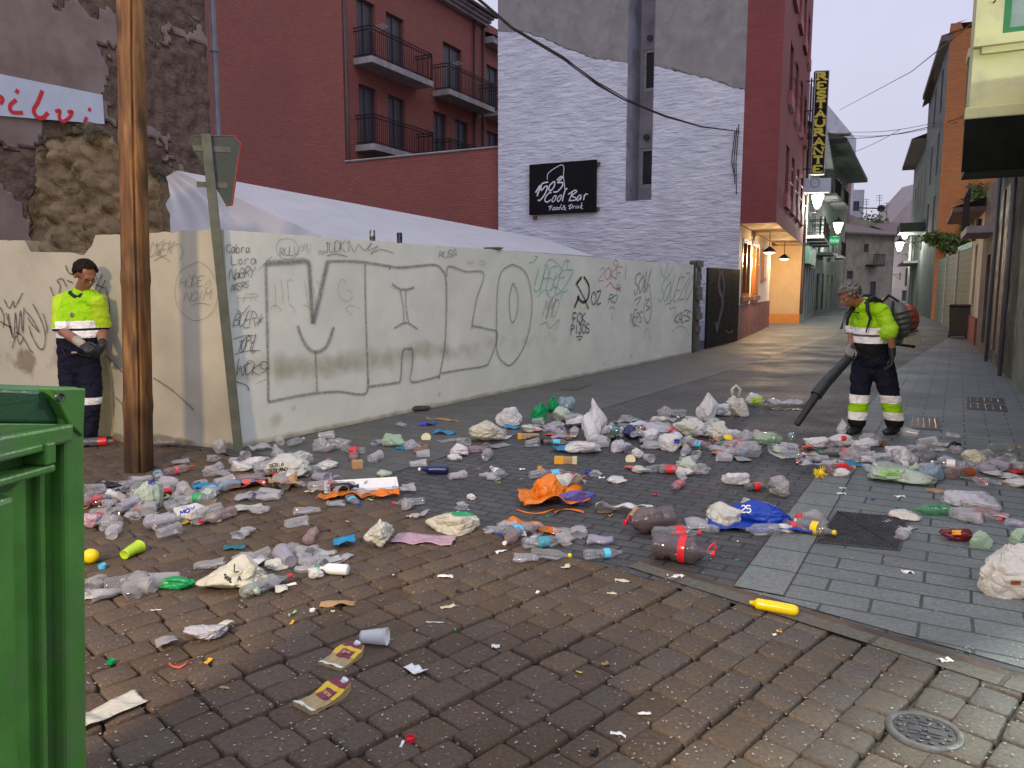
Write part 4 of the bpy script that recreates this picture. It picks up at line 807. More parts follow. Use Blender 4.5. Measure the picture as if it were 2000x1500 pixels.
for p, w_ in (([(565, 590), (570, 480), (610, 420), (700, 350), (860, 260), (910, 265), (940, 310), (930, 500), (945, 640), (960, 800)], .022), ([(300, 880), (410, 715), (335, 960)], .05), ([(585, 640), (445, 685), (430, 830), (520, 740), (570, 760), (500, 930), (400, 1050), (355, 1045)], .042),
    ([(700, 640), (620, 720), (600, 810), (650, 830), (720, 740), (735, 640), (690, 640)], .04), ([(780, 600), (870, 520), (905, 540), (800, 650), (900, 650), (910, 720), (800, 850), (700, 865)], .042),
    ([(650, 900), (630, 870), (540, 960), (510, 1050), (560, 1095), (640, 1040)], .038), ([(720, 960), (670, 1040), (690, 1090), (740, 1040), (765, 950), (715, 960)], .032), ([(840, 950), (790, 1030), (810, 1080), (860, 1030), (885, 940), (835, 950)], .032), ([(1020, 800), (980, 800), (930, 950), (905, 1075)], .04),
    ([(1035, 920), (1180, 830), (1225, 860), (1120, 950), (1210, 1000), (1190, 1050), (1045, 1060)], .036), ([(1130, 880), (1060, 1060)], .034), ([(1335, 930), (1270, 950), (1235, 1030), (1260, 1060), (1330, 960), (1310, 1050)], .032), ([(1400, 930), (1385, 1050)], .034), ([(1390, 990), (1430, 915), (1480, 920)], .034),
    ([(590, 1200), (680, 1170)], .024), ([(640, 1190), (615, 1280)], .024), ([(630, 1225), (665, 1220)], .02), ([(700, 1215), (680, 1265), (720, 1260), (730, 1215), (700, 1215)], .02), ([(760, 1210), (742, 1262), (780, 1255), (790, 1210), (760, 1210)], .02), ([(885, 1135), (845, 1255)], .02), ([(850, 1210), (810, 1225), (812, 1262), (845, 1250)], .02),
    ([(985, 1285), (930, 1180), (960, 1180), (885, 1245), (930, 1260), (990, 1215)], .02), ([(1040, 1190), (1110, 1145), (1130, 1200), (1055, 1255)], .024), ([(1085, 1170), (1060, 1250)], .024), ([(1160, 1185), (1145, 1245)], .02), ([(1155, 1200), (1190, 1175)], .02), ([(1215, 1180), (1205, 1240)], .02), ([(1220, 1155), (1222, 1158)], .02), ([(1250, 1180), (1235, 1240)], .02), ([(1245, 1195), (1275, 1180), (1270, 1235)], .02), ([(1350, 1100), (1305, 1235)], .022), ([(1360, 1170), (1320, 1200), (1365, 1250)], .022)):
    stroke(mb, FW, [sgp(*x) for x in p], w_, .145)
mb.build('lettering', mat('sign white', (.62, .62, .70), rough=.6), tsb)
# black gate and broken pillar between wall and building
ga = G(1375, 683).to_2d(); gb = CB+Vector((-.02, -.06)); FGt = Fr(ga, gb-ga); GL = (gb-ga).length; gh0 = FGt.px(1375, 522)[1]; gh1 = FGt.px(1436, 526)[1]
tg = thing('sheet_gate', (ga.x, ga.y, 0), 'black sheet gate with a faded pale smear, between the graffiti wall and the bar building', 'gate')
mb = MB(); mb.poly(FGt, [(0, .03), (GL, .03), (GL, gh1), (0, gh0)], 0, .05); mb.build('panel', mat('gate black', (.006, .006, .008), (.01, .01, .012), rough=.6, scale=6, spec=.15), tg)
mb = MB(); GS = lambda p, w_: stroke(mb, FGt, [FGt.px(u, v, .06) for u, v in p], w_, .056)
GS([(1408, 530), (1404, 560), (1412, 590), (1406, 620), (1400, 645)], .28); GS([(1410, 530), (1415, 560), (1410, 590)], .2); GS([(1397, 630), (1402, 645)], .25)
mb.build('faded_mural', spray('chalky mural', (.3, .31, .34), .5), tg)
mb = MB(); a = GL*.83; stroke(mb, FGt, [FGt.px(u, v, .06) for u, v in ((1417, 645), (1424, 650), (1432, 645), (1428, 652))], .03, .058); mb.build('scribble', spray('white scribble', (.6, .6, .6), .6), tg)
pa = B_+DG*.12; FP = Fr(pa, ga-pa)
mb = MB(); 
for k in range(14):
    z = k*.155; r_ = random.Random(k); mb.box(FP, .22+r_.uniform(-.03, .03), .62+r_.uniform(-.06, .05), -.2+r_.uniform(-.02, .02), .0+r_.uniform(-.03, .04), z, z+.148)
tag(mb.build('brick_pillar', mat('old brick', (.16, .15, .12), (.1, .09, .08), rough=.9, scale=9, bump=.02), origin=(pa.x, pa.y, 0)), 'crumbling brick pillar at the far end of the graffiti wall', 'pillar')
mb = MB(); mb.box(FP, .02, .17, -.15, 0, 0, 2.12); tag(mb.build('gate_post', m_dark, origin=(pa.x, pa.y, 0)), 'narrow black post closing the end of the graffiti wall', 'post')
# ================================================ RESTAURANT BUILDING (dark red, overhanging)
DR = Vector((.443, 1)).normalized(); FR = Fr(CB, DR, (1, -.443)); OH = .95; RL = 11.7
tr2 = thing('corner_building', (CB.x, CB.y, 0), 'dark red building with overhanging upper floors and a lit restaurant front below', 'building')
m_red = bricks('burgundy brick', (.23, .045, .048), (.19, .038, .041), (.14, .038, .04), bw=.25, rh=.07, ms=.008, bump=.003, grain=.12, stain=(.13, .03, .036), sscale=.5)
m_pinkr = mat('pink render', (.30, .10, .11), (.25, .085, .095), rough=.8, scale=2, stain=(.2, .07, .075))
zs = 3.3; HB = 16
mb = MB(); mb.face([FR(0, 0, zs), FR(0, OH, zs), FR(0, OH, HB), FR(0, 0, HB)], [(0, zs), (OH, zs), (OH, HB), (0, HB)])
wo = []
for fl_ in range(4):
    z = 4.35+fl_*2.95
    for a in (2.3, 4.6, 7.0, 9.3): wo.append((a, a+1.15, z, z+1.45))
FRo = Fr(FR(0, OH, 0).to_2d(), DR, (1, -.443))
openwall(mb, FRo, 0, RL, zs, HB, wo, .14); mb.face([FR(RL, -4, zs), FR(RL, OH, zs), FR(RL, OH, HB), FR(RL, -4, HB)], [(0, 0), (5, 0), (5, HB), (0, HB)])
mb.build('upper_wall', m_red, tr2)
for o in wo: win(FRo, o, tr2, .12, m_wframe if False else m_glass, True)
for fl_ in range(4):
    for a in (2.2, 4.5, 6.9, 9.2):
        mb = MB(); z = 4.35+fl_*2.95; mb.box(FRo, a, a+1.35, .002, .10, z-.42, z-.02); mb.build('sill_panel', m_pinkr, tr2)
        if fl_ < 2:
            g = MB()
            for zz in (z+.35, z+.8): g.tube([FRo(a+.1, .13, zz), FRo(a+1.25, .13, zz)], .015, 4)
            g.build('window_bar', m_rail, tr2)
m_sof = mat('soffit cream', (.5, .40, .28), (.42, .34, .24), rough=.8, scale=2)
mb = MB(); mb.face([FR(0, 0, zs), FR(RL, 0, zs-.02), FR(RL, OH, zs-.02), FR(0, OH, zs)], [(0, 0), (RL, 0), (RL, OH), (0, OH)]); mb.build('soffit', m_sof, tr2)
# ground floor front
m_plin = mat('maroon plinth', (.22, .075, .075), (.17, .06, .06), rough=.6, scale=2.5, stain=(.13, .05, .05), stain_scale=1.5)
m_cream = mat('cream render', (.68, .62, .55), (.6, .55, .5), rough=.8, scale=3)
mb = MB(); mb.box(FR, 0, 8.9, -.1, .03, 0, 1.02); mb.build('plinth', m_plin, tr2)
go = [(.7, 2.55, 1.25, 2.95), (3.0, 4.9, 1.25, 2.95)]
mb = MB(); openwall(mb, FR, 0, 8.9, 1.02, zs-.03, go, .2); mb.face([FR(8.9, .03, 0), FR(8.9, -1.5, 0), FR(8.9, -1.5, zs-.03), FR(8.9, .03, zs-.03)]); mb.face([FR(8.9, -1.4, 0), FR(RL, -1.4, 0), FR(RL, -1.4, zs-.03), FR(8.9, -1.4, zs-.03)]); mb.build('ground_floor_wall', m_cream, tr2)
m_wood = mat('varnished wood', (.26, .10, .03), (.18, .07, .02), rough=.35, scale=4, stretch=(1, 1, .2))
m_lit = mat('lit interior', (.4, .3, .2), (.25, .2, .16), rough=.8, scale=3, emit=(.75, .45, .22), es=.16)
for o in go:
    p = MB(); p.face([FR(o[0], -.19, o[2]), FR(o[1], -.19, o[2]), FR(o[1], -.19, o[3]), FR(o[0], -.19, o[3])]); po = p.build('window', m_lit, tr2)
    f = MB()
    for (x0, x1, y0, y1) in ((o[0], o[0]+.1, o[2], o[3]), (o[1]-.1, o[1], o[2], o[3]), (o[0]+.1, o[1]-.1, o[2], o[2]+.1), (o[0]+.1, o[1]-.1, o[3]-.12, o[3]), ((o[0]+o[1])/2-.05, (o[0]+o[1])/2+.05, o[2]+.1, o[3]-.12)): f.box(FR, x0, x1, -.18, .02, y0, y1)
    f.build('frame', m_wood, po)
    f = MB(); f.box(FR, o[0]-.1, o[1]+.1, .002, .09, o[2]-.14, o[2]-.002); f.build('sill', m_wood, po)
mb = MB(); mb.box(FR, 5.7, 6.5, .005, .1, 1.75, 2.85); mb.build('menu_case', m_wood, tr2)
mb = MB(); mb.box(FR, 5.78, 6.42, .1, .11, 1.85, 2.75); mb.build('menu_sheet', m_cream, tr2)
def warm_lamp(s, d, lab):
    p = FR(s, d, 0); t = thing('pendant_lamp', tuple(p+Vector((0, 0, 2.62))), lab, 'lamp', None)
    mb = MB(); mb.tube([p+Vector((0, 0, 2.8)), p+Vector((0, 0, 3.27))], .012, 6); mb.build('rod', m_rail, t)
    mb = MB(); mb.lathe([(.02, .2), (.05, .17), (.19, .06), (.22, .0)], 20, Matrix.Translation(p+Vector((0, 0, 2.62)))); mb.build('shade', m_rail, t, smooth=True)
    mb = MB(); mb.lathe([(0, -.03), (.1, -.03), (.17, 0), (.19, .04), (0, .05)], 20, Matrix.Translation(p+Vector((0, 0, 2.62)))); mb.build('bulb', mat('warm bulb', (1, .8, .5), emit=(1, .62, .25), es=14), t, smooth=True)
    l = bpy.data.lights.new('warm_light', 'POINT'); l.energy = 260; l.color = (1, .62, .28); l.shadow_soft_size = .12; o = bpy.data.objects.new('warm_light', l); C.objects.link(o); o.parent = t; o.location = (0, 0, -.12)
warm_lamp(3.2, .5, 'warm glowing shaded lamp hanging under the overhang above the wood windows'); warm_lamp(9.4, .45, 'warm glowing shaded lamp hanging farther along, before the orange lit pillar')
# cable drop and service wires on the white wall edge
mb = MB()
for k in range(3): mb.tube([FW(.12+.05*k, .05, 6.0-.1*k), FW(.16+.06*k, .05, 5), FW(.12+.05*k, .05, 4.1+.3*k)], .012, 4)
mb.build('wall_wires', m_rail, tw_)
# ================================================ SECOND ROW (left side of the street)
E0 = G(1508, 633).to_2d(); E0 = FR(RL+.03, 0, 0).to_2d(); FO = Fr(E0, DR, (1, -.443))
oL = 26; m_or = mat('apricot render', (.48, .37, .23), (.44, .34, .21), rough=.8, scale=2); m_orp = mat('orange plinth', (.50, .22, .06), (.45, .2, .06), rough=.7, scale=3)
m_grn = mat('grey green stucco', (.22, .25, .22), (.17, .20, .18), rough=.8, scale=1.5, stain=(.13, .14, .13))
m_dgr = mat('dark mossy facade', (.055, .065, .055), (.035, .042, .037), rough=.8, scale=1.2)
t2 = thing('shop_building', (E0.x, E0.y, 0), 'narrow building with apricot end pillar, grey shopfronts, balconies and lit pale corner strip', 'building')
mb = MB(); mb.box(FO, 0, .5, -1.6, OH, .42, 3.25); mb.build('end_pillar', m_or, t2); mb = MB(); mb.box(FO, -.02, .48, -1.6, OH+.02, 0, .42); mb.build('pillar_plinth', m_orp, t2)
sh = [(1.2+i*2.1, 2.7+i*2.1, .1, 2.5) for i in range(5)]
FO2 = Fr(FO(0, OH+.02, 0).to_2d(), DR, (1, -.443))
uo = [(1.8+i*2.3, 2.8+i*2.3, 3.9, 6.0) for i in range(4)]
mb = MB(); openwall(mb, FO2, .5, 11.5, 0, 7.9, sh+uo, .2); mb.face([FO2(.5, 0, 3.25), FO2(.5, -4, 3.25), FO2(.5, -4, 7.9), FO2(.5, 0, 7.9)]); mb.build('facade_wall', m_grn, t2)
for o in sh: win(FO2, o, t2, .2, mat('grey shutter', (.16, .17, .18), (.11, .12, .13), rough=.5, scale=2, stretch=(1, 1, 12)), True, False)
for o in uo: win(FO2, o, t2, .2, m_shut, True)
mb = MB(); mb.box(FO2, .52, 1.4, .003, .06, 3.4, 7.7); mb.build('pale_corner_strip', mat('pale strip', (.7, .68, .5), (.62, .6, .45), rough=.7, scale=3), t2)
mb = MB(); mb.box(FO2, 1.6, 7.2, .003, .2, 2.55, 3.3); mb.build('shop_fascia', mat('green fascia', (.10, .22, .16), (.07, .17, .12), rough=.5, scale=2), t2)
for z in (3.6,):
    for a in (1.4, 4.4, 7.5):
        mb = MB(); mb.box(FO2, a, a+2.2, .002, .75, z, z+.14); mb.build('balcony_slab', m_con, t2)
        r = MB()
        for zz in (z+.95, z+.25): r.tube([FO2(a, 0, zz), FO2(a, .72, zz), FO2(a+2.2, .72, zz), FO2(a+2.2, 0, zz)], .02, 4)
        for i in range(15): r.tube([FO2(a+2.2*i/14, .72, z+.14), FO2(a+2.2*i/14, .72, z+.95)], .012, 4)
        r.build('railing', m_rail, t2)
mb = MB(); z = 7.9; mb.face([FO2(-.2, .7, z), FO2(11.7, .7, z), FO2(11.7, -4, z+1.9), FO2(-.2, -4, z+1.9)]); mb.box(FO2, -.2, 11.7, -.2, .7, z-.15, z-.01); mb.build('tiled_roof', mat('slate blue tiles', (.2, .22, .28), (.1, .11, .14), rough=.6, scale=6, stretch=(1, 1, 5)), t2)
mb = MB()
for a in (.2, .35): mb.tube([FO(a, OH+.06, 0.4), FO(a, OH+.06, 7.8)], .05, 6)
mb.build('downpipe', m_pipe, t2)
# next: dark tall house with deep eaves
t3 = thing('dark_eaved_house', tuple(FO2(11.5, 0, 0)), 'tall dark mossy house with deep black eaves behind the street lamps on the left', 'building')
FO3 = Fr(FO2(11.5, 0, 0).to_2d(), Vector((.53, 1)), (1, -.5)); wo3 = [(1+i*2.6, 2+i*2.6, .2+3.2*f_, 2.3+3.2*f_) for i in range(4) for f_ in range(3)]
mb = MB(); openwall(mb, FO3, 0, 17, 0, 9.2, wo3, .2); mb.face([FO3(0, 0, 0), FO3(0, -4, 0), FO3(0, -4, 9.2), FO3(0, 0, 9.2)]); mb.build('facade_wall', mat('mid mossy stucco', (.12, .14, .12), (.085, .1, .088), rough=.8, scale=1.2), t3)
for o in wo3: win(FO3, o, t3, .2, m_shut, False)
mb = MB(); mb.box(FO3, -.3, 17.3, -.2, 1.3, 9.1, 9.35); mb.face([FO3(-.3, 1.3, 9.36), FO3(17.3, 1.3, 9.36), FO3(17.3, -4, 11.4), FO3(-.3, -4, 11.4)]); mb.face([FO3(-.3, 1.3, 9.36), FO3(-.3, -4, 11.4), FO3(-.3, -4, 9.1), FO3(-.3, 1.3, 9.1)]); mb.build('eaves', m_dgr, t3)
for z in (3.3, 6.5):
    for a in (.7, 5.9): 
        mb = MB(); mb.box(FO3, a, a+3, .002, .8, z, z+.15); mb.build('balcony_slab', m_con, t3)
        r = MB(); 
        for i in range(16): r.tube([FO3(a+3*i/15, .77, z+.15), FO3(a+3*i/15, .77, z+1)], .014, 4)
        r.tube([FO3(a, .77, z+1), FO3(a+3, .77, z+1)], .025, 4); r.build('railing', m_rail, t3)
# generic far block helper: front facing frame, openings, roof
def block(name, label, u0, u1, Y, ztop, m, depth=5, wins=(), roof=None, over=.4, slope=None, z0=0, cat='building', wm=None, dirn=None, roofh=1.5):
    a = PY(u0, 560, Y); b = PY(u1, 560, Y if dirn is None else Y+dirn); a.z = b.z = 0
    F = Fr(a.to_2d(), (b-a).to_2d()); W_ = (b-a).length
    t = thing(name, tuple(a), label, cat); mb = MB()
    zt2 = ztop if not hasattr(ztop, '__len__') else ztop[0]; ztr = ztop if not hasattr(ztop, '__len__') else ztop[1]
    if zt2 == ztr: openwall(mb, F, 0, W_, z0, zt2, [w_ for w_ in wins], .2)
    else: mb.face([F(0, 0, z0), F(W_, 0, z0), F(W_, 0, ztr), F(0, 0, zt2)], [(0, z0), (W_, z0), (W_, ztr), (0, zt2)])
    for s in (0, W_): zz = zt2 if s == 0 else ztr; mb.face([F(s, 0, z0), F(s, -depth, z0), F(s, -depth, zz), F(s, 0, zz)], [(0, z0), (depth, z0), (depth, zz), (0, zz)])
    mb.face([F(0, 0, zt2), F(W_, 0, ztr), F(W_, -depth, ztr), F(0, -depth, zt2)])
    mb.build('wall', m, t)
    if zt2 == ztr:
        for o in wins: win(F, o, t, .18, wm or m_shut, True)
    if roof:
        mb = MB(); mb.box(F, -over, W_+over, -.3, over, zt2-.14, zt2+.001); mb.face([F(-over, over, zt2+.003), F(W_+over, over, zt2+.003), F(W_+over, -depth, zt2+roofh), F(-over, -depth, zt2+roofh)]); mb.build('roof', roof, t)
    return t, F, W_
m_tile = mat('old roof tiles', (.10, .065, .06), (.15, .10, .09), rough=.8, scale=5)
m_clay = mat('clay house', (.22, .185, .155), (.17, .145, .12), rough=.85, scale=1.2, stain=(.12, .105, .095))
m_mauve = mat('mauve house', (.40, .33, .32), (.34, .28, .28), rough=.85, scale=1)
m_pgrey = mat('pale grey tower', (.42, .42, .48), (.34, .34, .4), rough=.8, scale=1)
t4, F4, W4 = block('street_end_house', 'brown stone house with dark tiled eaves closing the end of the street', 1648, 1742, 66, 6.1, m_clay, 6, [(2.3, 2.95, 4.5, 5.2), (.3, 1.1, 2.2, 2.9), (3.4, 4.2, .6, 2.0)], m_tile, .6, dirn=3)
mb = MB(); mb.box(F4, 2.6, 4.1, .002, .8, 3.3, 3.45); 
for k in range(9): mb.tube([F4(2.6+1.5*k/8, .78, 3.45), F4(2.6+1.5*k/8, .78, 4.3)], .03, 4)
mb.tube([F4(2.6, .78, 4.3), F4(4.1, .78, 4.3)], .04, 4); mb.build('balcony', m_rail, t4)
block('rear_house', 'brown gabled house rising behind the street end house', 1652, 1715, 78, (8.7, 7.6), m_clay, 6, z0=0)
block('pink_house', 'pale pink rendered house with shuttered windows on the right of the street end', 1738, 1792, 74, 6.6, m_mauve, 6, [(1.6, 2.3, 4.4, 6.0), (1.4, 2.2, 1.6, 3.3), (1.2, 1.9, .2, 1.2)], m_tile, .3)
ta = block('gabled_house', 'pale mauve house with sloping roofline beyond the pink house', 1708, 1800, 90, (7.2, 13.6), m_mauve, 6)
block('grey_tower_block', 'narrow grey tower block with pale windows far down the street', 1655, 1678, 105, 14.4, m_pgrey, 6, [(.2, 1.0, 9.5+k*2.1, 10.8+k*2.1) for k in range(2)], None)
block('pale_apartment_tower', 'pale rounded tower building rising behind the vertical restaurant sign', 1560, 1657, 100, (27, 20), mat('pale tower', (.5, .48, .54), (.4, .38, .43), rough=.8, scale=1), 6)
block('orange_penthouse', 'orange brick top floor with tiled roof behind the restaurant sign', 1568, 1634, 82, 17.2, mat('orange brickwork', (.32, .14, .07), (.26, .11, .06), rough=.8, scale=3), 5, [], m_tile, .5, roofh=1.0)
block('small_red_roof_house', 'small house with red tiled roof to the right of the orange top floor', 1630, 1652, 86, 13.8, mat('dusky render', (.25, .15, .15), (.2, .12, .12), rough=.8, scale=3), 5, [], m_tile, .4, roofh=.8)
# ================================================ RIGHT SIDE
RA = G(1990, 760).to_2d(); DRt = (G(1880, 650).to_2d()-RA).normalized(); FT = Fr(RA-DRt*8.5, DRt, (-1, .5))
so_ = 8.5
m_lower = maskmat('grey green plaster', ((.20, .22, .17), (.14, .155, .12)), ((.08, .08, .065), (.055, .055, .045)), bumpA=.02, bumpB=.03, scaleA=3, scaleB=6, stainA=(.12, .12, .10))  # grey-green plaster, darker in noise patches and beyond the near stretch
t5 = thing('near_right_house', (RA.x, RA.y, 0), 'pale yellow house on the right with grey-green lower wall and black hoarding', 'building')
mb = MB(); NL = so_+5.9
def nm(s, z): return .35+.5*noise.noise(Vector((s*.9, z*.5, 3)))+(.3 if s > so_+1.2 else 0)
mb.grid(lambda i, j: (FT(NL*i, .03*noise.fractal(Vector((NL*i*2, j*8, 2)), 1, 2, 4), 4.7*j), (NL*i, 4.7*j), nm(NL*i, 4.7*j)), 90, 34)
mb.face([FT(NL, .0, 0), FT(NL, -4, 0), FT(NL, -4, 4.7), FT(NL, .0, 4.7)]); mb.face([FT(0, 0, 4.7), FT(NL, 0, 4.7), FT(NL, -4, 4.7), FT(0, -4, 4.7)])
mb.build('lower_wall', m_lower, t5, merge=False)
for s, r_ in ((so_+1.9, .035), (so_+4.9, .035)): mb = MB(); mb.tube([FT(s, .1, 0), FT(s, .1, 4.6)], r_, 8); mb.build('drain_pipe', mat('blue grey pipe', (.07, .08, .11), (.1, .1, .12), rough=.5, scale=4), t5, smooth=True)
for k, (s0_, s1_) in enumerate(((so_+2.7, so_+3.4), (so_+3.9, so_+4.4))):
    mb = MB(); mb.box(FT, s0_, s1_, .04, .08, .3, 3.4); mb.build('door_panel', mat('brown door', (.05, .04, .04), (.07, .05, .05), rough=.6, scale=3), t5)
PFo = PY(1868, 560, 12.3).to_2d(); FY = Fr(PFo, D2)
m_yel = mat('pale yellow render', (.66, .66, .34), (.60, .60, .31), rough=.85, scale=1.6, bump=.006, stain=(.44, .45, .3), stain_scale=1)
wv = [FY.px(*x) for x in ((1958, 68), (2060, 68))]; zyb = FY.px(1890, 236)[1]
ow = (FY.px(1958, 68)[0], FY.px(1958, 68)[0]+1.0, FY.px(1958, 68)[1], FY.px(1958, 68)[1]+1.5)
mb = MB(); openwall(mb, FY, 0, 4, zyb-.02, 10, [ow], .16); mb.face([FY(0, 0, zyb-.02), FY(0, -1.1, zyb-.02), FY(0, -1.1, 10), FY(0, 0, 10)]); mb.face([FY(0, 0, 10), FY(4, 0, 10), FY(4, -1.1, 10), FY(0, -1.1, 10)]); mb.face([FY(0, -1.1, zyb), FY(4, -1.1, zyb), FY(4, -1.1, 10), FY(0, -1.1, 10)]); mb.build('upper_wall', m_yel, t5)
po = MB(); po.face([FY(ow[0], -.14, ow[2]), FY(ow[1], -.14, ow[2]), FY(ow[1], -.14, ow[3]), FY(ow[0], -.14, ow[3])]); po = po.build('window', mat('milky green glass', (.26, .36, .32), (.3, .4, .36), rough=.2, scale=2), t5)
f = MB()
for (x0, x1, y0, y1) in ((ow[0], ow[0]+.09, ow[2], ow[3]), (ow[1]-.09, ow[1], ow[2], ow[3]), (ow[0]+.09, ow[1]-.09, ow[2], ow[2]+.09)): f.box(FY, x0, x1, -.13, .01, y0, y1)
f.build('frame', mat('green paint', (.01, .16, .05), (.015, .2, .06), rough=.4, scale=3), po)
for (v, d, h, inn) in ((84, .16, .15, 0), (100, .09, .10, .12)):
    mb = MB(); z = FY.px(1930, v)[1]; mb.box(FY, ow[0]-.38+inn, ow[1]+.4, .002, d, z-h/2, z+h/2); mb.build('window_sill', m_yel, t5, bevel=.012)
mb = MB(); z = FY.px(1890, 215)[1]; mb.box(FY, -.06, 4, .002, .12, zyb, z+.02); mb.build('string_course', m_yel, t5, bevel=.02)
zb0 = FY.px(1883, 335)[1]
mb = MB(); mb.box(FY, -.05, 4.2, -.05, .14, zb0, zyb-.003); mb.build('hoarding', mat('black hoarding', (.004, .005, .003), (.007, .008, .006), rough=.7, scale=3, spec=.1), t5)
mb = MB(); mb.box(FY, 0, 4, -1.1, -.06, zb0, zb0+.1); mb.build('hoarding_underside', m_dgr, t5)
# dark shuttered bay beyond
mb = MB(); bx = Fr(PY(1862, 560, 14.5).to_2d(), D2); mb.box(bx, 0, .5, -.6, 0, bx.px(1890, 235)[1], bx.px(1890, 112)[1]); t6 = thing('enclosed_balcony', tuple(bx(0, 0, 4)), 'dark shuttered balcony box beside the pale yellow house', 'balcony')
mb.build('box', mat('dark green shutter', (.03, .04, .03), (.045, .055, .045), rough=.6, scale=4, stretch=(1, 1, 12)), t6); mb = MB(); mb.box(bx, -.03, .55, -.6, .03, bx.px(1890, 112)[1]+.002, bx.px(1890, 95)[1]); mb.build('cap', m_yel, t6)
mb = MB(); mb.box(bx, .5, 2.4, -.7, -.02, bx.px(1890, 235)[1], bx.px(1890, 95)[1]); mb.build('link_wall', m_yel, t6)
# middle house (brown), then white house with dark door
s1_ = NL; FT2 = FT
t7 = thing('brown_low_house', tuple(FT(s1_, 0, 0)), 'shabby brown low house with a small balcony slab on the right side', 'building')
mb = MB(); openwall(mb, FT, s1_+.01, s1_+4.0, 0, 4.0, [(s1_+1.2, s1_+2.2, .2, 2.3)], .2); mb.face([FT(s1_+4, 0, 0), FT(s1_+4, -4, 0), FT(s1_+4, -4, 4), FT(s1_+4, 0, 4)]); mb.face([FT(s1_, 0, 4), FT(s1_+4, 0, 4), FT(s1_+4, -4, 4), FT(s1_, -4, 4)]); mb.build('wall', mat('brown grey render', (.13, .10, .095), (.09, .07, .068), rough=.85, scale=2, stain=(.06, .05, .05)), t7)
win(FT, (s1_+1.2, s1_+2.2, .2, 2.3), t7)
mb = MB(); mb.box(FT, s1_+.5, s1_+3.2, .002, .55, 2.75, 2.9); mb.build('balcony_slab', m_con, t7)
r = MB()
for i in range(14): r.tube([FT(s1_+.5+2.7*i/13, .53, 2.9), FT(s1_+.5+2.7*i/13, .53, 3.8)], .012, 4)
r.tube([FT(s1_+.5, .53, 3.8), FT(s1_+3.2, .53, 3.8)], .02, 4); r.build('railing', m_rail, t7)
s2_ = s1_+4.0; t8 = thing('white_low_house', tuple(FT(s2_, 0, 0)), 'low whitewashed house with narrow dark door and red painted base', 'building')
mb = MB(); dn = (s2_+1.9, s2_+2.9, .72, 2.75); openwall(mb, FT, s2_+.01, s2_+4.2, .72, 3.5, [dn], .2); mb.face([FT(s2_+4.2, 0, 0), FT(s2_+4.2, -4, 0), FT(s2_+4.2, -4, 3.5), FT(s2_+4.2, 0, 3.5)]); mb.build('wall', mat('old whitewash', (.5, .5, .46), (.4, .4, .36), rough=.85, scale=2, stain=(.3, .28, .25)), t8)
mb = MB(); mb.box(FT, s2_+.02, s2_+4.2, -.2, .05, 0, .719); mb.build('painted_base', mat('oxide red base', (.22, .05, .05), (.16, .04, .04), rough=.7, scale=3), t8)
win(FT, dn, t8, .15, m_shut, True, False)
mb = MB(); mb.box(FT, s2_-.1, s2_+4.4, -.3, .75, 3.5, 3.62); mb.face([FT(s2_-.1, .75, 3.63), FT(s2_+4.4, .75, 3.63), FT(s2_+4.4, -4, 5), FT(s2_-.1, -4, 5)]); mb.build('roof', m_tile, t8)
for a in (s2_+1.2, s2_+3.2): 
    mb = MB(); mb.tube([FT(a, .06, 3.4), FT(a, .06, 2.9)], .1, 8); mb.build('wall_lantern', m_dark, t8)
# black wheelie bin
def wheelie():
    p = G(1872, 661); t = thing('wheelie_bin', (p.x, p.y, 0), 'black plastic wheelie bin standing against the low house on the right', 'bin'); F = Fr(p.to_2d(), D2)
    m = mat('black bin plastic', (.012, .012, .014), (.02, .02, .022), rough=.4, scale=8)
    mb = MB(); mb.poly(F, [(-.24, .06), (.24, .06), (.29, .95), (-.29, .95)], -.6, -.05); mb.build('body', m, t, bevel=.02)
    mb = MB(); mb.poly(F, [(-.31, .95), (.31, .95), (.29, 1.02), (-.29, 1.02)], -.64, 0); mb.build('lid', m, t, bevel=.02)
    mb = MB(); mb.tube([F(-.25, -.64, .98), F(.25, -.64, .98)], .02, 8); mb.build('handle', m, t)
    for s in (-.23, .23): mb = MB(); mb.tube([F(s-.03, -.55, .1), F(s+.03, -.55, .1)], .1, 14); mb.build('wheel', m, t)
wheelie()
# concrete block wall, ivy, orange brick building, grey building
SA = FT(s2_+4.2, 0, 0).to_2d(); DS2 = Vector((.4537, 1)).normalized(); FU = Fr(SA, DS2, (-1, .45))
m_cblk = bricks('concrete blocks', (.20, .215, .19), (.165, .18, .155), (.1, .105, .09), bw=.4, rh=.2, ms=.012, bump=.006, grain=.25, stain=(.13, .145, .12), sscale=.5)
t9 = thing('block_wall', (SA.x, SA.y, 0), 'concrete block yard wall on the right running up to the grey building', 'wall')
mb = MB(); mb.box(FU, 0.01, 12, -.2, 0, 0, 2.75); mb.build('masonry', m_cblk, t9)
for s in (3.6, 7.6): mb = MB(); mb.box(FU, s, s+.3, -.02, .05, 0, 2.85); mb.build('pillar', m_con, t9)
mb = MB(); mb.box(FU, 0.0, 4, -.1, .02, 2.76, 2.95); 
mb.build('tarpaulin', mat('blue green tarp', (.05, .14, .16), (.08, .18, .18), rough=.5, scale=5), t9)
OA = PY(1822, 560, 36.5).to_2d(); FQ = Fr(OA, D2); zo = FQ.px(1842, 48)[1]
m_obr = bricks('bright orange brick', (.46, .17, .05), (.38, .13, .04), (.28, .13, .06), bw=.3, rh=.1, ms=.015, bump=.02, distort=.02, grain=.25, stain=(.33, .12, .045), sscale=.4)
t10 = thing('orange_brick_building', (OA.x, OA.y, 0), 'tall building with a bare orange brick side and grey front strip', 'building')
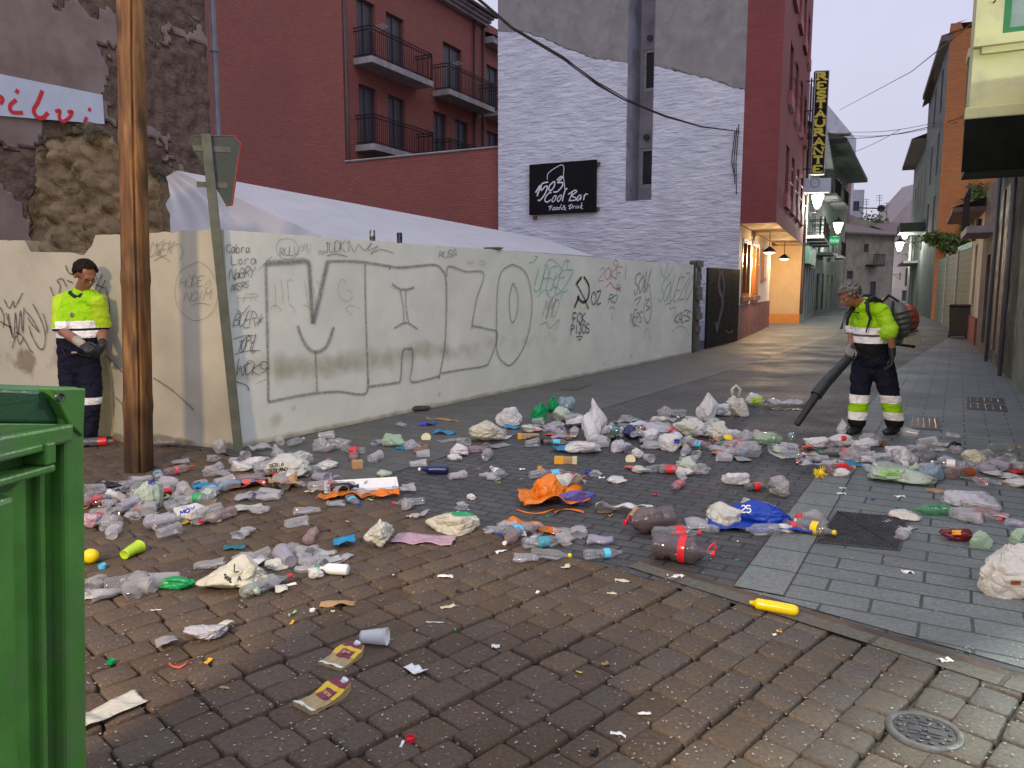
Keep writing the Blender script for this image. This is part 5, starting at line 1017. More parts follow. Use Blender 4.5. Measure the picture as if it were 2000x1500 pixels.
top = [(0, 0), (8, 0), (8, FQ.px(1900, 62)[1]-.6), (FQ.px(1882, 50)[0], FQ.px(1882, 55)[1]), (FQ.px(1876, 45)[0], zo), (.7, zo+.12), (.0, zo-.05)]
mb = MB(); mb.face([FQ(a, 0, z) for a, z in top], top); mb.face([FQ(0, 0, zo), FQ(8, 0, zo-.4), FQ(8, -8, zo-.4), FQ(0, -8, zo)]); mb.build('brick_side', m_obr, t10)
FQs = Fr(OA, DS2, (-1, .45))
mb = MB(); openwall(mb, FQs, 0, 12, 0, zo-.6, [(2, 3.2, 4+3*k, 6+3*k) for k in range(3)]+[(6, 7.2, 4+3*k, 6+3*k) for k in range(3)], .2); mb.build('street_front', mat('dark grey front', (.15, .15, .145), (.10, .1, .1), rough=.85, scale=1), t10)
mb = MB(); mb.face([FQs(-.1, .35, zo-.5), FQs(12, .35, zo-1.2), FQs(12, -3, zo+1), FQs(-.1, -3, zo+.3)]); mb.box(FQs, -.1, 12, -.1, .35, zo-.75, zo-.5); mb.build('eaves', m_tile, t10)
GA_ = FQs(12, 0, 0).to_2d(); FV = Fr(GA_, DS2, (-1, .45))
t11 = thing('grey_street_house', (GA_.x, GA_.y, 0), 'grey rendered house beyond the orange brick building with awnings and wall lamps', 'building')
wg = [(1.5+i*3, 2.6+i*3, .3+3*k, 2.4+3*k) for i in range(3) for k in range(3)]
mb = MB(); openwall(mb, FV, 0, 12, 0, 10.2, wg, .2); mb.face([FV(0, 0, 0), FV(0, -5, 0), FV(0, -5, 10.2), FV(0, 0, 10.2)]); mb.build('facade_wall', mat('warm grey stucco', (.24, .25, .2), (.19, .2, .165), rough=.85, scale=1), t11)
for o in wg: win(FV, o, t11, .2, m_shut, False)
mb = MB(); mb.box(FV, -.2, 12.2, -.2, .8, 10.15, 10.35); mb.face([FV(-.2, .8, 10.36), FV(12.2, .8, 10.36), FV(12.2, -4, 12), FV(-.2, -4, 12)]); mb.build('eaves', m_tile, t11)
mb = MB(); mb.box(FQs, 7.5, 11.5, .002, 1.3, 4.6, 5.1); mb.build('shop_canopy', m_dgr, t10)
mb = MB()
for i in range(3): mb.box(FV, .5+i*3.2, 3+i*3.2, .002, .8, 3.0, 3.15)
mb.build('balcony_slab', m_con, t11)
# ivy on block wall and orange building
def ivy(name, label, F, cells, n, seed):
    rr = random.Random(seed); mb = MB()
    for k in range(n):
        a0, a1, z0, z1 = rr.choice(cells); a = rr.gauss((a0+a1)/2, (a1-a0)/3.2); z = rr.gauss((z0+z1)/2, (z1-z0)/3.2); d = .05+abs(rr.gauss(0, .12)); s = rr.uniform(.05, .13)
        c = F(a, d, z); x = Vector((rr.uniform(-1, 1), rr.uniform(-1, 1), rr.uniform(-1, 1))).normalized(); y = x.cross(Vector((rr.uniform(-1, 1), rr.uniform(-1, 1), .3))).normalized()
        mb.face([c-x*s, c-y*s*.6, c+x*s, c+y*s*.6], at=rr.random()+.01)
    return tag(mb.build(name, mat('ivy leaves', (.045, .085, .02), (.09, .13, .03), rough=.6, scale=4), origin=tuple(F(cells[0][0], 0, 0))), label, 'climbing plant')
def cell(F, u0, u1, v0, v1): 
    a = F.px(u0, v1); b = F.px(u1, v0); return (min(a[0], b[0]), max(a[0], b[0]), a[1], b[1])
ivy('ivy', 'large green ivy mass hanging on the orange brick side near its right edge', FQ, [cell(FQ, 1885, 1925, 375, 470), cell(FQ, 1895, 1930, 370, 440), cell(FQ, 1880, 1900, 400, 450)], 1500, 1)
ivy('ivy', 'low ivy spilling over the block wall below the orange brick', FQ, [cell(FQ, 1812, 1870, 458, 480), cell(FQ, 1840, 1880, 465, 492), cell(FQ, 1805, 1830, 458, 470)], 1300, 2)
# ================================================ STREET LAMPS
def street_lamp(p, wallp, label, sc=1.0, power=300, col=(.93, 1, .86)):
    p = Vector(p); wp = Vector(wallp); t = thing('street_lamp', tuple(p), label, 'street lamp', 'wall lanterns along the street')
    mb = MB(); wq = Vector((wp.x, wp.y, p.z-.62*sc)); pq = p-Vector((0, 0, .62*sc))
    mb.tube([wq, pq], .022*sc, 6); mid = wq.lerp(pq, .5)
    mb.tube([wq-Vector((0, 0, .35*sc)), wq.lerp(pq, .2)-Vector((0, 0, .26*sc)), wq.lerp(pq, .42)-Vector((0, 0, .12*sc)), wq.lerp(pq, .5)], .014*sc, 6)
    mb.tube([wq-Vector((0, 0, .42*sc)), wq+Vector((0, 0, .15*sc))], .035*sc, 6); mb.build('bracket', m_rail, t)
    M = Matrix.Translation(p)
    mb = MB(); mb.lathe([(.0, .36*sc), (.03*sc, .34*sc), (.04*sc, .26*sc), (.22*sc, .12*sc), (.245*sc, .06*sc), (.23*sc, .05*sc)], 16, M); mb.lathe([(.03*sc, -.62*sc), (.05*sc, -.5*sc), (.09*sc, -.44*sc)], 12, M); mb.build('cap', m_rail, t, smooth=True)
    mb = MB(); mb.lathe([(0, -.44*sc), (.085*sc, -.43*sc), (.15*sc, -.25*sc), (.225*sc, 0), (.225*sc, .05*sc), (0, .05*sc)], 16, M); mb.build('lantern_glass', mat('glowing glass', (1, 1, .9), emit=(.95, 1, .82), es=9), t, smooth=True)
    l = bpy.data.lights.new('lantern_light', 'POINT'); l.energy = power; l.color = col; l.shadow_soft_size = .28*sc
    o = bpy.data.objects.new('lantern_light', l); C.objects.link(o); o.parent = t; o.location = (0, 0, -.55*sc)
    return t
q1 = PY(1597, 384, 32.3); q2 = PY(1637, 437, 45); q3 = PY(1768, 449, 46); q4 = PY(1757, 475, 58); q5 = PY(1737, 520, 72)
lw = lambda F, p, d: F((Vector((p.x, p.y, 0))-F.A).dot(F.D), d, 0)
street_lamp(q1, lw(FO2, q1, .03), 'brightest lit wall lantern just below the white box sign', 1.05, 420)
street_lamp(q2, lw(FO3, q2, .03), 'lit wall lantern above the small green sign, left side', 1.15, 420)
street_lamp(q3, lw(FV, q3, .03), 'lit lantern on the right side, the higher one by the dark canopy', 1.15, 360)
street_lamp(q4, (q4.x+1.2, q4.y+.3, 0), 'lit lantern on the right side, lower and farther of two close together', 1.3, 360)
street_lamp(q5, (q5.x+1.2, q5.y+.3, 0), 'smallest lit lantern low at the far end of the street', 1.2, 160)
# the two lanterns that light the foreground stand outside the picture
street_lamp((6.3, 5.6, 5.2), (7.2, 5.4, 0) if False else tuple(FT(2.4, .05, 0)), 'lit lantern on the near right house outside the picture', 1.1, 3800, (.93, 1, .86))
street_lamp((-3.6, -2.2, 4.6), (-4.9, -2.4, 0), 'warm lantern behind the camera on the left', 1.0, 2300, (1, .74, .42))
mb = MB(); mb.tube([(-4.9, -2.4, -.02), (-4.9, -2.4, 4.4)], [.09, .06], 10); tag(mb.build('lamp_post', m_rail, origin=(-4.9, -2.4, 0)), 'dark iron post behind the camera carrying the warm lantern', 'post')
# ================================================ STREET SIGNS
pr = PY(1600, 240, 30.2); Frs = Fr(pr.to_2d(), Vector((.93, -.12)))
sx0 = Frs.px(1587, 240)[0]; sx1 = Frs.px(1612, 240)[0]; zb = Frs.px(1590, 340)[1]; ztp = Frs.px(1600, 141)[1]; cx = 0; hw = (sx1-sx0)/2*.97
tv = thing('restaurant_sign', tuple(Frs(cx, 0, zb)), 'tall narrow black sign reading RESTAURANTE in yellow letters down the street', 'sign')
mb = MB(); mb.box(Frs, cx-hw, cx+hw, -.1, .1, zb, ztp); mb.build('panel', mat('sign black matt', (.005, .005, .005), rough=.5, spec=.12), tv)
mb = MB()
for s in (cx-hw-.03, cx+hw+.0): mb.box(Frs, s, s+.03, -.11, .11, zb-.03, ztp+.03)
mb.box(Frs, cx-hw, cx+hw, -.11, .11, ztp, ztp+.03); mb.box(Frs, cx-hw, cx+hw, -.11, .11, zb-.03, zb); mb.build('trim', mat('sign trim', (.3, .3, .32), rough=.4), tv)
mb = MB(); H = (ztp-zb)/11; lh = H*.72; lw_ = hw*1.35
SER = {'R': [((0, 0), 1), ((0, 6), 1), ((4, 0), 1)], 'E': [], 'T': [((2, 0), 1)], 'A': [((0, 0), 1), ((4, 0), 1)], 'N': [((0, 0), 1), ((0, 6), 1), ((4, 6), 1)], 'U': [((0, 6), 1), ((4, 6), 1)], 'S': []}
for i, ch in enumerate('RESTAURANTE'):
    oz = ztp-(i+1)*H+H*.14; ox = cx-lw_/2
    P = lambda x, y: (ox+x/4*lw_, oz+y/6*lh)
    for k, st in enumerate(FONT[ch]):
        thick = .10 if (ch in 'TEI' or k == 0) and ch not in 'AS' else .075
        if ch == 'E': 
            for seg in (((0, 6), (4, 6)), ((0.3, 6), (0.3, 0)), ((0, 0), (4, 0)), ((0, 3), (2.8, 3)), ((4, 6), (4, 4.8)), ((4, 0), (4, 1.3))): stroke(mb, Frs, [P(*seg[0]), P(*seg[1])], .11 if seg[0] == (.3, 6) else .06, .105, False)
            break
        stroke(mb, Frs, [P(*q_) for q_ in st], .09, .105, ch in 'SU')
    for (x, y), _ in SER[ch]: stroke(mb, Frs, [P(x-.9, y), P(x+.9, y)], .045, .107, False)
    if ch == 'T': 
        for x in (0, 4): stroke(mb, Frs, [P(x, 6.3), P(x, 4.8)], .045, .107, False)
mb.build('lettering', mat('sign yellow', (.55, .45, .03), (.5, .4, .03), rough=.5), tv)
mb = MB()
for v in (158, 216, 270, 330): z = Frs.px(1590, v)[1]; mb.tube([Frs(cx-hw-1.15, 0, z-.02), Frs(cx-hw, 0, z)], .025, 5)
mb.tube([Frs(cx-hw-.12, 0, zb), Frs(cx-hw-.12, 0, ztp-.2)], .03, 5); mb.build('bracket', m_rail, tv)
def panel_sign(name, label, u0, u1, v0, v1, Y, m, txt=None, mt=None, h=.6, ring=False, arms=True):
    a = PY(u0, v1, Y); F = Fr(a.to_2d(), Vector((1, -.1))); b = F.px(u1, v0); z0 = F.px(u0, v1)[1]; z1 = F.px(u0, v0)[1]; W_ = F.px(u1, v1)[0]
    t = thing(name, tuple(F(0, 0, z0)), label, 'sign'); mb = MB(); mb.box(F, 0, W_, -.15, .08, z0, z1); mb.build('panel', m, t, bevel=.02)
    if txt: mb = MB(); n = len(txt); write(mb, F, txt, (W_*.1, z0+(z1-z0)*(1-h)/2), (W_*.97, z0+(z1-z0)*(1-h)/2), (z1-z0)*h, (z1-z0)*.09, 0, 0, .09, px=False); mb.build('lettering', mt, t)
    if ring:
        mb = MB(); c = (W_/2, z0+(z1-z0)*.68); stroke(mb, F, [(c[0]+.17*cos(x*pi/8), c[1]+.17*sin(x*pi/8)) for x in range(17)], .06, .085); stroke(mb, F, [(c[0]-.07, c[1]), (c[0]+.07, c[1])], .03, .086, False); mb.build('emblem', mt, t)
    if arms: mb = MB(); mb.tube([F(-.5, 0, (z0+z1)/2), F(0, 0, (z0+z1)/2)], .03, 5); mb.build('bracket', m_rail, t)
    return t
panel_sign('box_sign', 'blank pale grey box sign with faint round emblem under the restaurant sign', 1559, 1621, 349, 377, 31.6, mat('box sign grey', (.45, .5, .56), (.4, .44, .5), rough=.4, scale=2), ring=True, mt=mat('emblem grey', (.25, .28, .34), rough=.5))
panel_sign('shop_sign', 'small bright green shop sign projecting on the left side of the street', 1613, 1639, 462, 477, 43, mat('lit green sign', (.0, .35, .1), emit=(0, .5, .13), es=.5), 'Cetelai', mat('sign letters pale', (.7, .9, .75), emit=(.6, 1, .7), es=.4), .5)
panel_sign('vertical_sign', 'small vertical white sign with dark marks hanging below the green sign', 1620, 1629, 480, 512, 44, mat('white sign panel', (.7, .7, .68), rough=.5), None, arms=True)
# ================================================ CABLES
def cable(name, label, pts, r, sag=0, n=24, strands=1, cat='cable', seed=0):
    mb = MB(); rr = random.Random(seed)
    for s in range(strands):
        P = []
        o = rr.uniform(-1, 1) if s else 0
        for i in range(n+1):
            t = i/n*(len(pts)-1); k = min(int(t), len(pts)-2); f = t-k; p = pts[k].lerp(pts[k+1], f)
            g = sin(pi*i/n); P.append(p-Vector((0, 0, sag*g-o*.07*g*abs(sin(7*i/n+s))+0)))
        mb.tube(P, r, 5)
    return tag(mb.build(name, m_rail, origin=tuple(pts[0])), label, cat)
pe = FW(.1, .08, 6.05); pe = Vector(PW(1445, 257, FW(0, .1, 0), FW(5, .1, 0)))
k0 = [(900, -30, 9.2), (935, 0, 10), (1000, 55, 11.2), (1100, 115, 13.2), (1165, 165, 14.6), (1220, 195, 16), (1300, 228, 18), (1370, 248, 20)]
cable('power_cable', 'thick bundled black cable sagging across the white wall to the red corner', [PY(u, v, Y) for u, v, Y in k0]+[pe], .011, 0, 48, 4)
cable('phone_wire', 'thin wire rising from the left roofs to the yellow house at upper right', [PY(1640, 215, 48), PY(1780, 140, 26), PY(1905, 40, 14), PY(1945, 0, 12)], .012, 0)
for i, (a, b) in enumerate((((1657, 258, 50), (1880, 226, 36)), ((1657, 265, 50), (1870, 238, 36)), ((1657, 271, 50), (1905, 222, 34)), ((1655, 302, 50), (1760, 252, 42)))):
    cable('street_wire', ['thin wire crossing the sky, topmost of the bunch over the street', 'thin wire crossing the sky, middle of the bunch over the street', 'darkest wire of the bunch crossing the sky over the street', 'single thin wire slanting up to the bunch from the left roofs'][i], [PY(*a), PY(*b)], .02 if i == 2 else .014, .25 if i < 3 else .1)
mb = MB(); mb.tube([PY(1678, 406, 60), PY(1715, 407, 60)], .05, 6); c_ = PY(1721, 407, 60); mb.lathe([(0, -.3), (.22, -.2), (.28, 0), (.22, .2), (0, .28)], 10, Matrix.Translation(c_)@Matrix.Rotation(pi/2, 4, 'Y')); tag(mb.build('roof_floodlight', m_rail, origin=tuple(c_)), 'dark lamp head on a horizontal arm seen against the sky over the rooftops', 'lamp')
for i, (u, v0, v1) in enumerate(((1692, 388, 440), (1718, 380, 440), (1732, 395, 440))):
    mb = MB(); a = PY(u, v1, 85); b = PY(u, v0, 85); mb.tube([a, b], .03, 4); w_ = Vector((.35, 0, 0))
    for k in range(3): mb.tube([b-w_-Vector((0, 0, .1+.25*k)), b+w_-Vector((0, 0, .1+.25*k))], .02, 4)
    tag(mb.build('roof_antenna', m_rail, origin=tuple(a)), ['leftmost thin aerial on the far rooftops', 'middle and tallest thin aerial on the far rooftops', 'rightmost thin aerial on the far rooftops'][i], 'antenna')
# shrub on far roof
rr = random.Random(4); mb = MB(); c0 = PY(1704, 440, 80)
for k in range(500):
    c = c0+Vector((rr.gauss(0, .7), rr.gauss(0, .4), rr.gauss(0, .55))); x = Vector((rr.uniform(-1, 1), rr.uniform(-1, 1), rr.uniform(-1, 1))).normalized()*.14; y = x.cross(Vector((.3, .8, .5))).normalized()*.08; mb.face([c-x, c-y, c+x, c+y])
tag(mb.build('roof_shrub', MATS['ivy leaves'], origin=tuple(c0)), 'dark leafy shrub sticking up over the far rooftops', 'plant')
# ================================================ WOODEN POLE
pp = G(272, 918)
def woodmat():
    m, Nn, Ll, b = newmat('pole timber'); tcx = Nn.new('ShaderNodeTexCoord')
    mp = Nn.new('ShaderNodeMapping'); mp.inputs['Scale'].default_value = (9, 9, .9); Ll.new(tcx.outputs['Object'], mp.inputs[0])
    n = Nn.new('ShaderNodeTexNoise'); n.inputs['Scale'].default_value = 2.2; n.inputs['Detail'].default_value = 8; n.inputs['Distortion'].default_value = .6; Ll.new(mp.outputs[0], n.inputs['Vector'])
    r = Nn.new('ShaderNodeValToRGB'); Ll.new(n.outputs[0], r.inputs[0]); r.color_ramp.elements[0].position = .3; r.color_ramp.elements[0].color = (.085, .03, .008, 1); r.color_ramp.elements[1].position = .72; r.color_ramp.elements[1].color = (.37, .20, .06, 1); e = r.color_ramp.elements.new(.5); e.color = (.21, .09, .022, 1)
    n2 = Nn.new('ShaderNodeTexNoise'); n2.inputs['Scale'].default_value = .9; n2.inputs['Detail'].default_value = 4; Ll.new(tcx.outputs['Object'], n2.inputs['Vector'])
    k = Nn.new('ShaderNodeMapRange'); k.inputs[1].default_value = .35; k.inputs[2].default_value = .65; k.inputs[3].default_value = .5; k.inputs[4].default_value = 1.15; Ll.new(n2.outputs[0], k.inputs[0])
    # colour darkens towards the foot of the pole
    se = Nn.new('ShaderNodeSeparateXYZ'); Ll.new(tcx.outputs['Object'], se.inputs[0]); g = Nn.new('ShaderNodeMapRange'); g.inputs[1].default_value = .1; g.inputs[2].default_value = .85; g.inputs[3].default_value = .22; g.inputs[4].default_value = 1; Ll.new(se.outputs[2], g.inputs[0])
    # knots rings
    vo = Nn.new('ShaderNodeTexVoronoi'); vo.inputs['Scale'].default_value = 1; mp2 = Nn.new('ShaderNodeMapping'); mp2.inputs['Scale'].default_value = (5, 5, 2.2); Ll.new(tcx.outputs['Object'], mp2.inputs[0]); Ll.new(mp2.outputs[0], vo.inputs['Vector'])
    kn = Nn.new('ShaderNodeMapRange'); kn.inputs[1].default_value = .1; kn.inputs[2].default_value = .35; kn.inputs[3].default_value = .35; Ll.new(vo.outputs['Distance'], kn.inputs[0])
    m1 = Nn.new('ShaderNodeMath'); m1.operation = 'MULTIPLY'; Ll.new(k.outputs[0], m1.inputs[0]); Ll.new(g.outputs[0], m1.inputs[1]); m2 = Nn.new('ShaderNodeMath'); m2.operation = 'MULTIPLY'; Ll.new(m1.outputs[0], m2.inputs[0]); Ll.new(kn.outputs[0], m2.inputs[1])
    v = Nn.new('ShaderNodeVectorMath'); v.operation = 'SCALE'; Ll.new(r.outputs[0], v.inputs[0]); Ll.new(m2.outputs[0], v.inputs['Scale']); Ll.new(v.outputs[0], b.inputs['Base Color'])
    b.inputs['Roughness'].default_value = .55; bp = Nn.new('ShaderNodeBump'); bp.inputs['Distance'].default_value = .006; Ll.new(n.outputs[0], bp.inputs['Height']); Ll.new(bp.outputs[0], b.inputs['Normal']); return m
tp = PY(255, 0, 6.52); dirp = (tp-pp)
mb = MB(); nseg = 60; ns = 28
def polept(i, j):
    z = j; a = 2*pi*i; c = pp.lerp(tp, z*1.25); H = (tp.z-pp.z)*1.25*z
    k = 1+.07*math.exp(-((H-.55)/.06)**2)+.08*math.exp(-((H-1.62)/.05)**2)+.07*math.exp(-((H-2.75)/.06)**2)+.06*math.exp(-((H-3.4)/.05)**2)+.02*noise.noise(Vector((cos(a), sin(a), H*2)))
    r_ = (.108-.012*z)*k
    ca = a+pi*.5; groove = -.035*math.exp(-(((a-pi*1.66-.06*sin(H*1.7)+pi) % (2*pi)-pi)/.055)**2)
    sq = 1+.06*cos(4*(a-.6)); r_ = r_*sq+groove
    return (c+Vector((cos(a)*r_, sin(a)*r_, 0)), (i, H))
mb.grid(polept, 110, 90)
tag(mb.build('wooden_pole', woodmat(), smooth=True, merge=True, origin=(pp.x, pp.y, 0)), 'thick weathered wooden utility pole with a long crack, standing on the cobbles', 'pole')
# ================================================ TRAFFIC SIGN (seen from behind, leaning)
bs_ = G(466, 882); tb_ = PY(402, 262, 7.1)
m_gal = mat('dirty galvanised', (.12, .13, .10), (.075, .085, .065), rough=.5, scale=6, metal=.3, stain=(.08, .075, .06), bump=.001)
tsg = thing('traffic_sign', (bs_.x, bs_.y, 0), 'leaning triangular traffic sign seen from its grey back, post at the wall corner', 'traffic sign')
ax = (tb_-bs_).normalized(); side_ = Vector((.93, .37, 0)); fw = ax.cross(side_).normalized()
FX = lambda a, d, z: bs_+side_*a+fw*d+ax*z
Lp = (tb_-bs_).length
mb = MB(); mb.box(FX, -.042, .042, -.022, .022, -.03, Lp); mb.build('post', m_gal, tsg, bevel=.006)
zc = Lp-.03
def SX(u, v): # point on sign plane
    r = ray(u, v); nrm = fw; P0 = bs_+fw*.05; t = (P0-O).dot(nrm)/r.dot(nrm); q = O+r*t-bs_; return (q.dot(side_), q.dot(ax))
sgx = Vector((.985, -.17, 0)); 
trp = [(-.17, .0), (.30, .03), (.14, -.66)]
ga_ = Lp-.02; 
def tripoly(sc, d0, d1):
    c = (sum(p[0] for p in trp)/3, sum(p[1] for p in trp)/3); out_ = []
    for i in range(3):
        a, b, c2 = trp[i-1], trp[i], trp[(i+1) % 3]
        for q_ in (a, c2):
            l = math.hypot(q_[0]-b[0], q_[1]-b[1]); out_.append((b[0]+(q_[0]-b[0])*.07/l, b[1]+(q_[1]-b[1])*.07/l))
    return [(c[0]+(x-c[0])*sc, ga_+c[1]+(y-c[1])*sc) for x, y in out_]
mb = MB(); mb.poly(FX, tripoly(1, 0, 0), .03, .034); mb.build('plate', mat('sign back grey', (.04, .053, .045), (.03, .042, .034), rough=.45, scale=5), tsg)
mb = MB(); pth = tripoly(1.0, 0, 0); mb.tube([FX(x, .03, z) for x, z in pth], .006, 6); mb.build('back_edge', m_gal, tsg); mb = MB(); rs = sorted(pth, key=lambda q_: q_[0])[-3:]; rs.sort(key=lambda q_: -q_[1]); mb.tube([FX(x+.004, .036, z) for x, z in rs]+[FX(min(pth, key=lambda q_: q_[1])[0], .036, min(pth, key=lambda q_: q_[1])[1])], .012, 6); mb.build('rim', mat('sign red rim', (.4, .03, .03), (.3, .03, .03), rough=.4), tsg)
for z in (ga_-.1, ga_-.42):
    mb = MB(); mb.box(FX, -.12, .2 if z > ga_-.2 else .14, .023, .029, z-.025, z+.025); mb.build('bracket', m_gal, tsg)
# ================================================ GREEN CONTAINER
q0 = PY(163, 757, 1.42); zT = q0.z
class FrT(Fr):
    def __call__(s, a, d, z): return Fr.__call__(s, a+(zT-z)*.035, d-(zT-z)*.042, z)
FC = FrT(q0.to_2d(), Vector((-.24, -1)), (1, -.24))
m_gr = mat('green container plastic', (.052, .18, .026), (.038, .14, .02), stain=(.062, .13, .045), stain_scale=5, rough=.5, scale=14, bump=.0008, bscale=120)
m_gr2 = mat('dark green lid plastic', (.008, .06, .02), (.006, .05, .017), rough=.45, scale=10, bump=.0008, bscale=120)
tc_ = thing('waste_container', (q0.x-.5, q0.y-.5, 0), 'large green plastic waste container at the left edge, right in front of the camera', 'container')
g = lambda u, v: FC.px(u, v)
mb = MB(); mb.box(FC, .0, 1.15, -1.0, -.03, .16, zT-.01); mb.build('body', m_gr, tc_, bevel=.012)
EX = 1.15
def gp(pts, d0, d1, nm, m=m_gr, bv=.004):
    mb = MB(); mb.poly(FC, [g(*p) if not isinstance(p[0], str) else (EX, g(p[1], p[2])[1]) for p in pts], d0, d1); return mb.build(nm, m, tc_, bevel=bv)
z1_ = g(0, 828)[1]
mb = MB(); mb.box(FC, -.004, g(134, 900)[0], -.04, .0, .16, zT); mb.build('corner_post', m_gr, tc_, bevel=.008)
zt_ = zT
mb = MB(); mb.poly(FC, [g(96, 759), (0.0, zT-.001), g(164, 852), g(133, 826)], -.03, .006); mb.build('hinge_plate', m_gr, tc_, bevel=.003)
gp([(134, 828), (100, 764), (-150, 752), (-150, 824)], -.3, -.012, 'lid', m_gr2, .006); gp([(137, 828), (-150, 826), (-150, 884), (60, 841)], -.05, -.006, 'shoulder_top', m_gr, .002)
mb = MB(); mb.box(FC, -.003, EX, -1.0, -.012, zT-.016, zT+.001); mb.build('lid_rim', mat('lid edge green', (.03, .13, .05), (.022, .1, .04), rough=.5, scale=10), tc_, bevel=.005)
a_ = g(111, 775); mb = MB(); mb.lathe([(0, 0), (.0055, 0), (.0058, .006), (.0085, .007), (.0085, 0)], 20, Matrix.Translation(FC(a_[0], .004, a_[1]))@FC.N.to_track_quat('Z', 'Y').to_matrix().to_4x4()); mb.build('hinge_pin', m_dark, tc_, smooth=True)
# sloping shoulder ledge, handle, ribs
sd0 = g(138, 826)
mb = MB(); mb.poly(FC, [g(138, 826), g(138, 862), (EX, g(0, 884)[1]-.0), (EX, g(0, 838)[1]+.02)][::1], -.03, .014); mb.build('shoulder_rim', m_gr, tc_, bevel=.006)
hx0 = g(97, 860)[0]; hx1 = g(80, 850)[0]; zA_ = g(90, 866)[1]; zB_ = g(90, 922)[1]
mb = MB(); mb.box(FC, hx0, EX, -.03, .02, zB_, zB_+.014); mb.box(FC, hx0, hx1+.006, -.03, .021, zB_+.0145, zA_+.004); mb.box(FC, hx1+.0065, EX, -.03, .018, zA_-.010, zA_+.004); mb.build('handle', m_gr, tc_, bevel=.004)
mb = MB(); mb.box(FC, g(57, 1000)[0], EX, -.04, -.01, .18, g(40, 968)[1]); mb.build('side_panel', m_gr, tc_, bevel=.012)
mb = MB(); mb.box(FC, g(132, 1200)[0], g(120, 1200)[0], -.04, -.012, .18, g(128, 862)[1]); mb.build('rib', m_gr, tc_, bevel=.008)
for s, d in ((.12, -.15), (.12, -.85), (1.0, -.15), (1.0, -.85)):
    mb = MB(); mb.tube([FC(s, d-.025, .08), FC(s, d+.025, .08)], .08, 16); mb.build('wheel', m_dark, tc_)
# ================================================ PEOPLE
def remesh(name, mb, vox, mats, parent, smooth=2, cut=None, sub=None, disp=0, matfn=None):
    me = bpy.data.meshes.new('t'); me.from_pydata([tuple(v) for v in mb.v], [], mb.f); o = bpy.data.objects.new('t', me); C.objects.link(o)
    bm = bmesh.new(); bm.from_mesh(me); bmesh.ops.recalc_face_normals(bm, faces=bm.faces); bm.to_mesh(me); bm.free()
    r = o.modifiers.new('r', 'REMESH'); r.mode = 'VOXEL'; r.voxel_size = vox
    if smooth: sm = o.modifiers.new('s', 'SMOOTH'); sm.iterations = smooth; sm.factor = .6
    dg = bpy.context.evaluated_depsgraph_get(); nm_ = bpy.data.meshes.new_from_object(o.evaluated_get(dg)); bpy.data.objects.remove(o)
    org = WORLD[parent.name]; nm_.name = name
    if disp:
        nm_.update()
        nn = [v.normal.copy() for v in nm_.vertices]
        for v, n_ in zip(nm_.vertices, nn):
            q_ = v.co; v.co = q_+n_*disp*(noise.fractal(Vector((q_.x*9, q_.y*9, q_.z*16)), 1, 2, 3)+.4*abs(noise.noise(Vector((q_.x*14+q_.z*10, q_.y*12, q_.z*20)))))
    for v in nm_.vertices: v.co -= org
    for m in mats: nm_.materials.append(m)
    nm_.polygons.foreach_set('use_smooth', [True]*len(nm_.polygons))
    if matfn:
        for p in nm_.polygons: p.material_index = matfn(p.center+org)
    ob = bpy.data.objects.new(name, nm_); C.objects.link(ob); ob.parent = parent; WORLD[ob.name] = org.copy(); return ob
def blob(mb, c, r, seg=14, M=None):
    c = Vector(c); prof = [(max(1e-4, sin(pi*i/10)), -cos(pi*i/10)) for i in range(11)]
    MM = Matrix.Translation(c)@(M or Matrix())@Matrix.Diagonal((r[0], r[1], r[2], 1)); mb.lathe(prof, seg, MM)
def chain(mb, pts, rad, seg=12, up=None):
    mb.tube(pts, rad, seg, up=up)
    for p, r in ((pts[0], rad[0]), (pts[-1], rad[-1])):
        rr_ = r if not hasattr(r, '__len__') else min(r); blob(mb, p, (rr_, rr_, rr_), 10)
def bands(name, zs, cols, rough=.6, bright=()):
    'cloth in horizontal bands: zs ascending heights'
    m, Nn, Ll, b = newmat(name); tcx = Nn.new('ShaderNodeTexCoord'); se = Nn.new('ShaderNodeSeparateXYZ'); Ll.new(tcx.outputs['Object'], se.inputs[0])
    nz = Nn.new('ShaderNodeTexNoise'); nz.inputs['Scale'].default_value = 2; Ll.new(tcx.outputs['Object'], nz.inputs['Vector'])
    wz = Nn.new('ShaderNodeMath'); wz.operation = 'MULTIPLY_ADD'; wz.inputs[1].default_value = .03; Ll.new(nz.outputs[0], wz.inputs[0]); Ll.new(se.outputs[2], wz.inputs[2])
    dv = Nn.new('ShaderNodeMath'); dv.operation = 'MULTIPLY_ADD'; dv.inputs[1].default_value = .5; dv.inputs[2].default_value = -.0075; Ll.new(wz.outputs[0], dv.inputs[0])
    r = Nn.new('ShaderNodeValToRGB'); r.color_ramp.interpolation = 'CONSTANT'; Ll.new(dv.outputs[0], r.inputs[0])
    el = r.color_ramp.elements; el[0].position = 0; el[0].color = cols[0]+(1,); el.remove(el[1])
    for z, c in zip(zs, cols[1:]): e = el.new(z/2); e.color = c+(1,)
    Ll.new(r.outputs[0], b.inputs['Base Color']); b.inputs['Roughness'].default_value = rough; b.inputs['Specular IOR Level'].default_value = .12
    n = Nn.new('ShaderNodeTexNoise'); n.inputs['Scale'].default_value = 12; n.inputs['Detail'].default_value = 6; n.inputs['Distortion'].default_value = 1; Ll.new(tcx.outputs['Object'], n.inputs['Vector'])
    bp = Nn.new('ShaderNodeBump'); bp.inputs['Distance'].default_value = .045; bp.inputs['Strength'].default_value = .9; Ll.new(n.outputs[0], bp.inputs['Height']); Ll.new(bp.outputs[0], b.inputs['Normal']); return m
